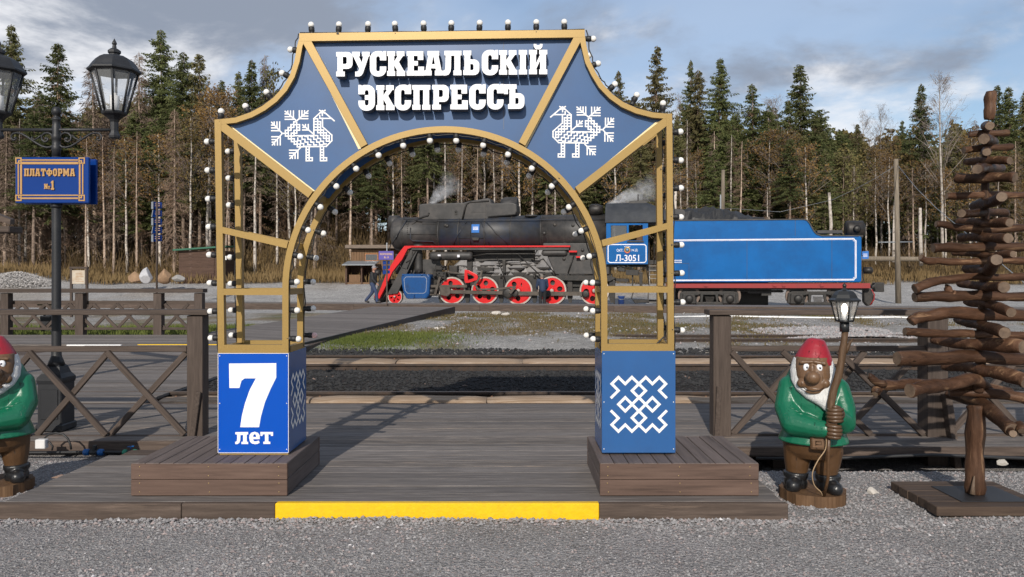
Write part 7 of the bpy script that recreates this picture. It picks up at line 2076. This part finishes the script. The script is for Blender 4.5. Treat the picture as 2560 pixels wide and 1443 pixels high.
# walking man, figure faces -y locally
JW = dict(pelvis=(0, 0, .95), chest=(0, -.03, 1.30), neck=(0, -.04, 1.50), head=(0, -.07, 1.66), sho_l=(-.19, -.02, 1.42), sho_r=(.19, -.02, 1.42), elb_l=(-.24, -.08, 1.14), elb_r=(.24, .06, 1.14), wri_l=(-.20, -.24, .95), wri_r=(.23, .10, .88),
          hip_l=(-.09, 0, .90), hip_r=(.09, 0, .90), kne_l=(-.10, -.20, .52), kne_r=(.10, .06, .50), ank_l=(-.10, -.24, .10), ank_r=(.10, .36, .14), toe_l=(-.10, -.40, .045), toe_r=(.10, .24, .05))
dW = 36.3
person('man in dark jacket, blue jeans and checked cap walking along the far platform', Vector((X(932, dW), dW, .302)), math.radians(82), JW, M_jack, M_jean, 'cap', M_cap)
JB = dict(pelvis=(0, .08, .92), chest=(0, -.02, 1.25), neck=(0, -.12, 1.42), head=(0, -.20, 1.52), sho_l=(-.20, -.04, 1.36), sho_r=(.20, -.04, 1.36), elb_l=(-.26, -.08, 1.08), elb_r=(.26, -.08, 1.08), wri_l=(-.22, -.24, .92), wri_r=(.22, -.24, .92),
          hip_l=(-.09, .06, .88), hip_r=(.09, .06, .88), kne_l=(-.10, .0, .48), kne_r=(.10, .0, .48), ank_l=(-.10, .04, .09), ank_r=(.10, .04, .09), toe_l=(-.11, -.14, .045), toe_r=(.11, -.14, .045))
person('grey haired man in navy jumper and black trousers bending towards the wheels', Vector((X(1356, 37.2), 37.2, .02)), math.radians(184), JB, M_navy, M_blk, 'hair', M_hair)
# ------------------------------------------------------------------ the forest
def leafmat(name, c0, c1, var=.35, trans=.25, hue=None):
    m, nt, b = _nodes(name)
    r = orand(nt); n = noise(nt, .7, 4, .7)
    c = mixc(nt, mrange(nt, n, .3, .7), c0, c1)
    if hue: c = mixc(nt, mrange(nt, r, .55, 1.0, 0, .8), c, hue)
    k = mrange(nt, nmath(nt, 'FRACT', nmath(nt, 'MULTIPLY', r, 7.3)), 0, 1, 1-var, 1+var); cc = nt.nodes.new('ShaderNodeCombineColor')
    for i in range(3): nt.links.new(k, cc.inputs[i])
    c = mixc(nt, 1.0, c, cc.outputs[0], 'MULTIPLY')
    nt.links.new(c, b.inputs['Base Color']); b.inputs['Roughness'].default_value = .75; b.inputs['Specular IOR Level'].default_value = .2
    if trans:
        tr = nt.nodes.new('ShaderNodeBsdfTranslucent'); nt.links.new(c, tr.inputs['Color'])
        mx = nt.nodes.new('ShaderNodeMixShader'); mx.inputs[0].default_value = trans
        nt.links.new(b.outputs[0], mx.inputs[1]); nt.links.new(tr.outputs[0], mx.inputs[2])
        nt.links.new(mx.outputs[0], nt.nodes['Material Output'].inputs['Surface'])
    return m
M_needle = leafmat('spruce_needles', (.062, .080, .030), (.140, .148, .056), .3, .28, (.16, .135, .062))
M_deadtw = leafmat('dead_spruce_twigs', (.135, .098, .074), (.235, .175, .135), .3, .1, (.21, .12, .07))
M_birchl = leafmat('autumn_birch_leaves', (.17, .095, .030), (.26, .165, .060), .3, .3, (.13, .11, .04))
M_bare = leafmat('bare_twigs', (.17, .14, .12), (.24, .20, .18), .2, 0)
M_under = leafmat('undergrowth', (.050, .036, .018), (.115, .075, .035), .3, .15)
M_sallow = leafmat('sallow_leaves', (.105, .110, .042), (.20, .175, .070), .3, .28, (.23, .145, .055))
def barkmat(name, c0, c1, dark, scale=3.0):
    m, nt, b = _nodes(name)
    n = noise(nt, scale, 5, .7, stretch=(1, 1, 1.6)); n2 = noise(nt, .35, 3, .6)
    c = ramp(nt, n, [(.36, dark), (.47, c0), (.7, c1)])
    k = mrange(nt, orand(nt), 0, 1, .7, 1.2); cc = nt.nodes.new('ShaderNodeCombineColor')
    for i in range(3): nt.links.new(k, cc.inputs[i])
    c = mixc(nt, 1.0, c, cc.outputs[0], 'MULTIPLY')
    nt.links.new(c, b.inputs['Base Color']); b.inputs['Roughness'].default_value = .85; return m
M_birchb = barkmat('birch_bark', (.42, .37, .32), (.60, .55, .50), (.09, .07, .06), 2.2)
M_spruceb = barkmat('spruce_bark', (.22, .16, .12), (.33, .25, .19), (.07, .05, .038), 3)
M_deadb = barkmat('dead_spruce_bark', (.38, .28, .21), (.52, .42, .34), (.18, .13, .10), 2.5)

def cards(C, U, W, L):
    """rhomb leaves: centre C, axis U (unit), side W (unit), length L and width from L; arrays"""
    return C, U, W, L
def rhombs(base, tip, side):
    """base,tip,side arrays (n,3): quad base -> right -> tip -> left"""
    n = len(base); mid = base*.45 + tip*.55
    V = np.stack([base, mid + side, tip, mid - side], 1).reshape(-1, 3)
    Fq = np.arange(n*4).reshape(n, 4)
    return V, Fq
def unit(v): return v/np.maximum(np.linalg.norm(v, axis=-1, keepdims=True), 1e-9)
def spruce_geo(h, rmax, cb, dens, seed, dead=False, top_sharp=.8):
    g = np.random.default_rng(seed)
    nb = int(h*(1-cb)*dens)
    t = np.sort(g.random(nb)**(.9 if not dead else .62)); z = h*(cb + (1-cb)*t)
    lay = .82 + .3*np.sin(z*3.4 + g.uniform(0, 6)) * (0.6)
    L = rmax*((1-t)**top_sharp + .012)*g.uniform(.4, 1.12, nb)*(1 if dead else 1)*(.9 + .1*lay)
    az = g.uniform(0, 2*PI, nb); gap = np.sin(az*2 + z*.9)*.2 + 1; L *= gap
    o = np.stack([np.cos(az), np.sin(az), 0*az], 1)
    droop = g.uniform(.15, .42, nb) if not dead else g.uniform(.25, .65, nb)
    droop = droop*(1-t) - .25*t**3
    bases, tips, sides = [], [], []
    sw = .028 if not dead else .032
    # branch sticks
    pb = np.stack([0*z, 0*z, z], 1); pt = pb + o*L[:, None] + np.stack([0*z, 0*z, -droop*L], 1)
    sd = np.cross(o, [0, 0, 1.0])
    up = np.array([0, 0, 1.0])
    bases.append(pb); tips.append(pt); sides.append(sd*sw*.6 + up*sw*.5)
    step = .165 if not dead else .28
    for k in range(20):
        s = (k+.5)*step
        ok = s < L
        if not ok.any(): break
        f = (s/L)[ok][:, None]
        p = pb[ok]*(1-f) + pt[ok]*f + np.stack([0*f[:, 0], 0*f[:, 0], .10*np.sin(f[:, 0]*PI)*-L[ok]*.3], 1)
        for q in (-1, 1, 0):
            m_ = ok.sum()
            ln = g.uniform(.24, .52, m_)*(1.15 - .5*f[:, 0]) if not dead else g.uniform(.25, .75, m_)
            dr = unit(o[ok]*g.uniform(.3, .9, (m_, 1)) + sd[ok]*q*g.uniform(.4, 1.1, (m_, 1)) + np.array([0, 0, -1])*g.uniform(.15, .85 if not dead else 1.3, (m_, 1)) + g.normal(0, .18, (m_, 3)))
            ss = unit(np.cross(dr, g.normal(0, 1, (m_, 3))))
            w = g.uniform(.035, .08, (m_, 1)) if not dead else g.uniform(.012, .03, (m_, 1))
            bases.append(p + g.normal(0, .04, (m_, 3))); tips.append(p + dr*ln[:, None]); sides.append(ss*w)
    # leader
    n = 40; zt = h - g.random(n)*1.6
    dr = unit(np.stack([g.normal(0, 1, n), g.normal(0, 1, n), g.uniform(.2, 1, n)], 1)); p = np.stack([0*zt, 0*zt, zt], 1)
    ss = unit(np.cross(dr, g.normal(0, 1, (n, 3))))
    bases.append(p); tips.append(p + dr*(.08 + .22*(h-zt))[:, None]); sides.append(ss*(.035 if not dead else .012))
    return rhombs(np.concatenate(bases), np.concatenate(tips), np.concatenate(sides))
def broad_geo(h, spread, cb, nprim, leaf, nleaf, seed, twigs=True):
    """birch-like: ascending limbs, twigs and small leaves"""
    g = np.random.default_rng(seed); bases, tips, sides = [], [], []; lb, lt, ls = [], [], []
    z = h*(cb + (1-cb)*np.sort(g.random(nprim))*.97); t = (z/h-cb)/(1-cb)
    az = g.uniform(0, 2*PI, nprim); L = spread*(1.15-t)*g.uniform(.6, 1.2, nprim)*(.55 + .9*np.minimum(1, t*4)) 
    o = np.stack([np.cos(az), np.sin(az), g.uniform(.7, 1.7, nprim)], 1); o = unit(o)
    pb = np.stack([0*z, 0*z, z], 1); pt = pb + o*L[:, None]
    sd = unit(np.cross(o, g.normal(0, 1, (nprim, 3))))
    bases.append(pb); tips.append(pt); sides.append(sd*.03)
    for k in range(9):
        f = g.uniform(.2, 1.05, (nprim, 1)); p = pb*(1-f) + pt*f
        dr = unit(o*.7 + g.normal(0, .55, (nprim, 3)) + np.array([0, 0, .15])); ln = L*g.uniform(.18, .42, nprim)
        q = p + dr*ln[:, None]; ss = unit(np.cross(dr, g.normal(0, 1, (nprim, 3))))
        bases.append(p); tips.append(q); sides.append(ss*.014)
        for j in range(3):
            f2 = g.uniform(.2, 1.0, (nprim, 1)); p2 = p*(1-f2) + q*f2
            d2 = unit(dr*.5 + g.normal(0, .6, (nprim, 3)) + np.array([0, 0, -.15])); l2 = g.uniform(.25, .7, nprim)
            q2 = p2 + d2*l2[:, None]; s2 = unit(np.cross(d2, g.normal(0, 1, (nprim, 3))))
            bases.append(p2); tips.append(q2); sides.append(s2*.010)
            for i in range(nleaf):
                f3 = g.uniform(.1, 1.1, (nprim, 1)); p3 = p2*(1-f3) + q2*f3 + g.normal(0, .10, (nprim, 3))
                d3 = unit(g.normal(0, 1, (nprim, 3)) + np.array([0, 0, -.4])); l3 = leaf*g.uniform(.6, 1.4, nprim)
                keep = g.random(nprim) < .8
                s3 = unit(np.cross(d3, g.normal(0, 1, (nprim, 3))))
                lb.append(p3[keep]); lt.append((p3 + d3*l3[:, None])[keep]); ls.append((s3*(l3*.36)[:, None])[keep])
    tw = rhombs(np.concatenate(bases), np.concatenate(tips), np.concatenate(sides))
    if nleaf: return tw, rhombs(np.concatenate(lb), np.concatenate(lt), np.concatenate(ls))
    return tw, None
def trunk_mesh(name, h, r, m, seed, wob=.12, stubs=0):
    q = random.Random(seed); pts, rr = [], []; n = 9; dx = dy = 0
    for i in range(n+1):
        t = i/n; pts.append((dx, dy, h*t - (.6 if i == 0 else 0))); rr.append(max(.02, r*(1-t)**.8 + .015)); dx += q.uniform(-wob, wob)*(.4 if i else .2); dy += q.uniform(-wob, wob)*.4
    mb = MB(); mb.tube(pts, rr, 8)
    for k in range(stubs):
        z = h*q.uniform(.1, .8); a = q.uniform(0, 2*PI); l = q.uniform(.4, 1.2)
        mb.tube([(0, 0, z), (math.cos(a)*l, math.sin(a)*l, z + q.uniform(-.2, .3)*l)], [.03, .008], 4, False)
    return mb.mesh(name, m)
def merged(*gs):
    V = np.concatenate([g[0] for g in gs]); off = 0; Fs = []
    for g in gs: Fs.append(g[1] + off); off += len(g[0])
    return V, np.concatenate(Fs)
PROTO = {}
def proto(kind, h, tm, parts): PROTO.setdefault(kind, []).append((h, tm, parts))
for s in range(5):
    h = 20.0
    V, Fq = spruce_geo(h, 4.4 + .4*(s % 3), .20 + .06*(s % 3), 24 + s, 100+s, False, .76)
    V2, F2_ = spruce_geo(h, 2.2, .05, 5, 130+s, True)
    proto('spruce', h, trunk_mesh('spruce_trunk', h, .19, M_spruceb, s, .03), [('crown', np_mesh('spruce_crown', V, Fq, M_needle)), ('lower_crown', np_mesh('lower_dead_branches', V2, F2_, M_deadtw))])
for s in range(4):
    h = 18.0
    V, Fq = spruce_geo(h, 1.5, .22, 8, 240+s, True, .5)
    proto('pole', h, trunk_mesh('bare_pole_trunk', h, .16, M_deadb if s % 2 else M_birchb, s+90, .10), [('crown', np_mesh('sparse_twigs', V, Fq, M_deadtw))])
for s in range(4):
    h = 20.0
    V, Fq = spruce_geo(h, 3.4 + .4*(s % 3), .42 + .05*s, 25, 150+s, False, .75)
    V2, F2_ = spruce_geo(h, 1.8, .06, 5, 160+s, True)
    proto('halfspruce', h, trunk_mesh('half_spruce_trunk', h, .20, M_spruceb, s+20, .03), [('crown', np_mesh('half_spruce_crown', V, Fq, M_needle)), ('lower_crown', np_mesh('dead_branches', V2, F2_, M_deadtw))])
for s in range(5):
    h = 18.0
    V, Fq = spruce_geo(h, 2.6 + .35*(s % 3), .08, 22, 200+s, True, .6)
    proto('dead', h, trunk_mesh('dead_spruce_trunk', h, .19, M_deadb, s+40, .04), [('crown', np_mesh('dead_spruce_crown', V, Fq, M_deadtw))])
for s in range(4):
    h = 17.0
    tw, lv = broad_geo(h, 3.0 + .3*s, .42, 44, .20, 2, 300+s)
    proto('birch', h, trunk_mesh('birch_trunk', h, .15, M_birchb, s+60, .28), [('limbs', np_mesh('birch_limbs', tw[0], tw[1], M_bare)), ('crown', np_mesh('birch_crown', lv[0], lv[1], M_birchl))])
for s in range(2):
    h = 18.0
    tw, lv = broad_geo(h, 3.6, .35, 70, .2, 0, 340+s)
    proto('bare', h, trunk_mesh('bare_trunk', h, .17, M_birchb, s+70, .12), [('crown', np_mesh('bare_crown', tw[0], tw[1], M_bare))])
for s in range(3):
    h = 11.0
    tw, lv = broad_geo(h, 3.0, .18, 46, .24, 2, 360+s)
    proto('sallow', h, trunk_mesh('sallow_trunk', h, .10, M_spruceb, s+80, .3), [('limbs', np_mesh('sallow_limbs', tw[0], tw[1], M_deadtw)), ('crown', np_mesh('sallow_crown', lv[0], lv[1], M_sallow))])
TLAB = {'spruce': ('spruce_tree', 'green spruce with drooping branches', 'spruces of the forest'),
        'halfspruce': ('spruce_tree', 'half dead spruce', 'half dead spruces of the forest'),
        'dead': ('dead_spruce_tree', 'dead grey brown spruce', 'dead spruces of the forest'),
        'pole': ('dead_tree', 'bare pale trunk', 'bare trunks of the forest'),
        'birch': ('birch_tree', 'white trunked golden brown birch', 'autumn birches of the forest'),
        'bare': ('bare_birch_tree', 'leafless pale birch', 'leafless birches of the forest'),
        'sallow': ('sallow_tree', 'low olive yellow broadleaf tree', 'low autumn broadleaf trees')}
NT = [0]; PLANTED = []
PLACE = [(-200, 60, 'left of the platform sign'), (60, 215, 'behind the lamp sign'), (215, 330, 'under the right lantern'), (330, 440, 'behind the direction boards'), (440, 600, 'behind the green roofed shed'),
         (600, 780, 'through the left gate leg'), (780, 900, 'between the gate arch and the kiosk'), (900, 1010, 'behind the kiosk'), (1010, 1140, 'behind the chimney'), (1140, 1300, 'behind the boiler middle'),
         (1300, 1500, 'behind the boiler rear'), (1500, 1690, 'behind the locomotive cab'), (1690, 1830, 'above the tender front'), (1830, 1960, 'above the tender middle'), (1960, 2130, 'above the tender rear'),
         (2130, 2260, 'around the bare pole'), (2260, 2400, 'right of the bare pole'), (2400, 2900, 'behind the log tree sculpture')]
def where(px, d):
    w = next((t for a, b, t in PLACE if a <= px < b), 'at the far right')
    row = 'at the front' if d < 66 else ('in mid forest' if d < 75 else 'deep in the forest')
    return row + ' ' + w
def plant(kind, px, d, top=None, h=None, label=None, group=True, wid=1.0):
    pr = PROTO[kind]; q = pr[rnd.randrange(len(pr))]
    x = X(px, d); zb = float(GH(np.array([x]), np.array([d]))[0])
    if top is not None: h = Z(top, d) - zb
    k = h/q[0]
    nm, lab, grp = TLAB[kind]
    t = bpy.data.objects.new(nm, None); COL.objects.link(t)
    t.location = (x, d, zb); w = k**.75*wid; t.scale = (w, w, k); t.rotation_euler = (rnd.uniform(-.015, .015), rnd.uniform(-.02, .02), rnd.uniform(0, 6.28))
    tag(t, label or (lab + ' ' + where(px, d)), 'tree', grp if (group and not label) else None)
    o = bpy.data.objects.new('trunk', q[1]); COL.objects.link(o); o.parent = t
    for (pn, me) in q[2]:
        o = bpy.data.objects.new(pn, me); COL.objects.link(o); o.parent = t
    NT[0] += 1; PLANTED.append((t['label'], px, t))
    return t
# trees that stand out against the sky: (px, row of the tip, distance, kind, width factor, label)
HERO = [(33, 60, 66, 'spruce', .8, 'very tall narrow spruce standing left of the street lamp lantern'), (137, 105, 64, 'spruce', 1.0, 'full green spruce rising directly behind the street lamp pole'), (238, 155, 66, 'dead', 1.0, 'brown dead spruce whose top shows left of the right lantern'),
        (352, 130, 68, 'dead', .9, 'grey dead spruce whose top shows right of the lantern'), (408, 78, 70, 'spruce', .85, 'tallest dark spruce between the lantern and the gate'), (458, 132, 66, 'spruce', .9, 'left one of the two close green spruces near the gate'), (500, 138, 66, 'spruce', .9, 'right one of the two close green spruces near the gate'),
        (548, 200, 72, 'spruce', .7, 'small dark spruce tip just left of the gate corner'), (627, 150, 72, 'spruce', .9, 'green spruce behind the left curved shoulder of the gate'), (655, 137, 74, 'dead', .7, 'thin grey dead spruce tip behind the left gate shoulder'), (692, 182, 74, 'sallow', .7, 'pine like rounded tree top close to the left gate shoulder'),
        (600, 178, 74, 'spruce', .8, 'dark spruce left of the one behind the gate shoulder'),
        (1552, 177, 72, 'spruce', .75, 'first spruce right of the gate lettering, tip beside the bulbs'), (1637, 114, 70, 'spruce', .85, 'tall slim spruce right above the right gate corner'), (1725, 152, 72, 'spruce', .6, 'narrow spruce, left of the close pair over the cab'), (1747, 172, 70, 'halfspruce', .75, 'spruce squeezed between two taller ones over the cab'), (1793, 145, 69, 'spruce', .85, 'tall dense spruce over the front of the tender'),
        (1845, 280, 68, 'spruce', .8, 'short young spruce in the gap over the tender'), (1886, 210, 68, 'halfspruce', .95, 'lone spruce in the gap over the middle of the tender'), (2010, 160, 68, 'spruce', 1.05, 'broad dark spruce, the tallest over the tender rear'), (1975, 250, 67, 'spruce', .8, 'spruce leaning against the broad tall one over the tender'), (2045, 290, 70, 'halfspruce', .9, 'smaller spruce right of the broad tall one'),
        (2303, 210, 70, 'spruce', .8, 'solitary tall spruce between the bare pole and the log tree'), (2357, 192, 66, 'bare', .85, 'tall leafless birch right of the solitary spruce'), (2488, 215, 80, 'spruce', .7, 'distant spruce right behind the top of the log tree'), (2527, 216, 80, 'spruce', .9, 'distant spruce near the right picture edge'), (2560, 225, 80, 'spruce', .8, 'distant spruce cut by the right picture edge'),
        (1935, 250, 78, 'bare', .9, None), (1700, 245, 74, 'bare', .7, None), (2165, 285, 88, 'bare', .7, None), (2205, 270, 90, 'bare', .7, None), (2140, 310, 84, 'spruce', .7, None), (2078, 345, 80, 'spruce', .6, None), (2255, 300, 88, 'spruce', .6, None),
        (1500, 190, 74, 'spruce', .8, None), (560, 235, 62, 'birch', 1.0, None), (520, 240, 64, 'birch', 1.0, None), (2440, 300, 72, 'dead', .7, None)]
for (px, top, d, kind, w, lab) in HERO: plant(kind, px, d, top=top, label=lab, wid=w)
def zone(px):
    if px < 620: return ('dead',)*12 + ('birch',)*4 + ('spruce',)*2 + ('halfspruce',)*3, (225, 330)
    if px < 760: return ('dead',)*8 + ('birch',)*3 + ('spruce',)*3 + ('halfspruce',)*3, (215, 310)
    if px < 1000: return ('dead',)*7 + ('birch',)*3 + ('spruce',)*3 + ('halfspruce',)*4, (220, 330)
    if px < 1560: return ('dead',)*2 + ('birch',)*4 + ('spruce',)*8 + ('halfspruce',)*5, (200, 320)
    if px < 2060: return ('dead',)*2 + ('birch',)*3 + ('spruce',)*9 + ('halfspruce',)*6, (255, 380)
    return ('birch',)*6 + ('sallow',)*8 + ('dead',)*2 + ('halfspruce',)*3 + ('spruce',)*4, (305, 380)
N_ROW = [(61.5, 42), (64.5, 46), (68, 44), (72, 40), (77, 36), (83, 34)]
for d, n in N_ROW:
    for i in range(n):
        px = -60 + (i + rnd.uniform(.1, .9))*2700/n
        ks, (ta, tb_) = zone(px)
        if d < 66: ks = ('dead',)*5 + ('pole',)*6 + ('birch',)*4 + ('halfspruce',)*2 if px < 800 else (('pole',)*7 + ('birch',)*5 + ('halfspruce',)*4 + ('spruce',)*1 if px < 2080 else ('birch',)*8 + ('pole',)*7 + ('sallow',)*3)
        kind = rnd.choice(ks)
        dd = d + rnd.uniform(-1.4, 1.4)
        if px > 2080: dd += 5
        top = rnd.uniform(ta, tb_) + (35 if d < 63 and kind != 'dead' else 0)
        if kind in ('birch', 'pole'): top += rnd.uniform(15, 70)
        if kind == 'sallow': top = max(top, 345) + rnd.uniform(-10, 70)
        plant(kind, px, dd, top=top, wid=rnd.uniform(.8, 1.1))
by = {}
for lab, px, t in PLANTED: by.setdefault(lab, []).append((px, t))
NTH = ['', 'second', 'third', 'fourth', 'fifth', 'sixth', 'seventh', 'eighth', 'ninth']
for lab, ls in by.items():
    if len(ls) < 2: continue
    ls.sort(key=lambda q: q[0])
    for i, (px, t) in enumerate(ls):
        pre = 'leftmost' if i == 0 else ('rightmost' if i == len(ls)-1 else NTH[i] + ' from left')
        if len((pre + ' ' + lab).split()) > 16: lab2 = lab.replace(' with drooping branches', '')
        else: lab2 = lab
        t['label'] = pre + ' ' + lab2
# dead snags: pale broken trunks
for (px, top, bot, d, lab) in ((2075, 482, 640, 60, 'short pale broken birch trunk above the tender rear'), (2303, 520, 648, 58, 'white broken birch trunk right of the bare pole'), (2234, 500, 640, 60, 'thin pale broken trunk beside the bare pole'), (1690, 470, 560, 60, 'pale broken trunk behind the gate post')):
    q = random.Random(int(px)); b = P(px, bot, d)
    o = MB().tube([b - Vector((0, 0, .5)), P(px + q.uniform(-3, 3), (bot+top)/2, d), P(px + q.uniform(-6, 6), top, d)], [.15, .13, .10], 9).build('broken_trunk', M_birchb, None, rel=b); tag(o, lab, 'tree trunk')
# far woods behind: one mass
def mass(name, label, n, pick, dr, toplo, tophi, m, seed, xr=(-100, 2700)):
    g = np.random.default_rng(seed); Vs, Fs, off = [], [], 0
    for i in range(n):
        geo, h0 = pick[g.integers(len(pick))]
        d = g.uniform(*dr); px = xr[0] + (i + g.random())*(xr[1]-xr[0])/n
        x = X(px, d); zb = float(GH(np.array([x]), np.array([d]))[0]); t = g.uniform(toplo, tophi) if not callable(toplo) else toplo(px, g)
        k = (Z(t, d) - zb)/h0
        if k < .2: continue
        a = g.uniform(0, 2*PI); c, s = math.cos(a), math.sin(a); V = geo[0]
        w = k*g.uniform(.9, 1.3)
        Vs.append(np.stack([(V[:, 0]*c - V[:, 1]*s)*w + x, (V[:, 0]*s + V[:, 1]*c)*w + d, V[:, 2]*k + zb], 1)); Fs.append(geo[1] + off); off += len(V)
    o = link(name, np_mesh(name, np.concatenate(Vs), np.concatenate(Fs), m)); tag(o, label, kind='stuff')
def thin(geo, k, seed):
    """keeps a share of the leaves, each larger"""
    V, Fq = geo; g = np.random.default_rng(seed); q = V.reshape(-1, 4, 3); q = q[g.random(len(q)) < k]; c = q.mean(1, keepdims=True); q = c + (q-c)/k**.5*1.1
    return q.reshape(-1, 3), np.arange(len(q)*4).reshape(-1, 4)
lo_sp = [(thin(spruce_geo(20, 3.4, .08, 13, 500+s), .34, s), 20.0) for s in range(3)]
lo_br = [(thin(broad_geo(15, 3.4, .25, 40, .34, 2, 520+s)[1], .55, s), 15.0) for s in range(3)]
lo_de = [(thin(spruce_geo(18, 2.6, .06, 14, 540+s, True, .6), .6, s), 18.0) for s in range(2)]
def tline(px, g):
    base = np.interp(px, [0, 300, 560, 760, 1500, 1700, 2060, 2150, 2560], [245, 235, 240, 220, 215, 270, 320, 310, 300])
    return base + g.uniform(-10, 70)
mass('far_spruce_woods', 'dark mass of far spruces filling the forest', 130, lo_sp, (86, 118), tline, None, M_needle, 601)
mass('far_autumn_woods', 'mass of far autumn broadleaf trees filling the forest', 110, lo_br, (84, 112), lambda px, g: tline(px, g) + 22, None, M_sallow, 602)
mass('far_dead_woods', 'mass of far dead spruces filling the left forest', 70, lo_de, (84, 100), lambda px, g: tline(px, g) + 5, None, M_deadtw, 603, (-100, 1100))
# undergrowth along the forest edge and on its floor
def blades(name, label, x, d, h, w, m, lean=.35, tint=None, seed=1):
    g = np.random.default_rng(seed); n = len(x); z = GH(x, d)
    b = np.stack([x, d, z-.01], 1); a = g.uniform(0, 2*PI, n); t = b + np.stack([np.cos(a)*h*lean*g.random(n), np.sin(a)*h*lean*g.random(n), h], 1)
    a2 = g.uniform(-.9, .9, n); s = np.stack([np.cos(a2)*w, np.sin(a2)*w, 0*w], 1)
    V, Fq = rhombs(b, t, s)
    o = link(name, np_mesh(name, V, Fq, m)); tag(o, label, kind='stuff'); return o
M_dry = leafmat('dry_grass_blades', (.20, .135, .062), (.30, .21, .10), .2, .3); M_grass = leafmat('green_grass_blades', (.085, .115, .024), (.16, .18, .05), .2, .35); M_mixg = leafmat('fading_grass_blades', (.13, .105, .040), (.20, .15, .065), .2, .3)
n = 30000; x = rng.uniform(-48, 48, n); d = 55.5 + rng.random(n)**1.3*11; ok = fbm(x*.35, d*.35, 71) > .42; x, d = x[ok], d[ok]
blades('dry_grass', 'tall dry tan grass along the forest edge', x, d, rng.uniform(.3, .95, len(x)), rng.uniform(.02, .05, len(x)), M_dry, .5, seed=3)
n = 16000; x = rng.uniform(-55, 55, n); d = 59.5 + rng.random(n)*24
blades('undergrowth', 'brown brushwood and seedlings on the forest floor', x, d, rng.uniform(.5, 2.6, n)*(.4 + fbm(x*.2, d*.2, 74)*1.2), rng.uniform(.015, .05, n), M_under, .6, seed=4)
n = 110000; x = rng.uniform(-14, 26, n); d = 16.4 + rng.random(n)**.85*16.6; m_, g_ = grass_mask(x, d)
off_path = (x > -4.45 + np.maximum(0, d-17.0)*.128)
ok = (rng.random(n) < m_*.55) & off_path; blades('fading_grass', 'short fading grass on the gravel between the tracks', x[ok], d[ok], rng.uniform(.03, .12, ok.sum()), rng.uniform(.005, .014, ok.sum()), M_mixg, .9, seed=5)
n = 26000; x = rng.uniform(-5, .4, n); d = rng.uniform(16.4, 22, n); m_, g_ = grass_mask(x, d); ok = (rng.random(n) < g_**1.5) & (x > -4.4 + np.maximum(0, d-17.0)*.13)
blades('green_grass', 'patch of fresh green grass at the right side of the ramp', x[ok], d[ok], rng.uniform(.03, .11, ok.sum()), rng.uniform(.006, .013, ok.sum()), M_grass, .8, seed=6)
n = 22000; x = rng.uniform(-19, -7.9, n); d = rng.uniform(19.75, 23.5, n); ok = rng.random(n) < fbm(x*.7, d*.7, 77)*1.2 - .1
blades('green_grass', 'strip of green grass behind the far fence', x[ok], d[ok], rng.uniform(.06, .22, ok.sum()), rng.uniform(.006, .016, ok.sum()), M_grass, .6, seed=7)
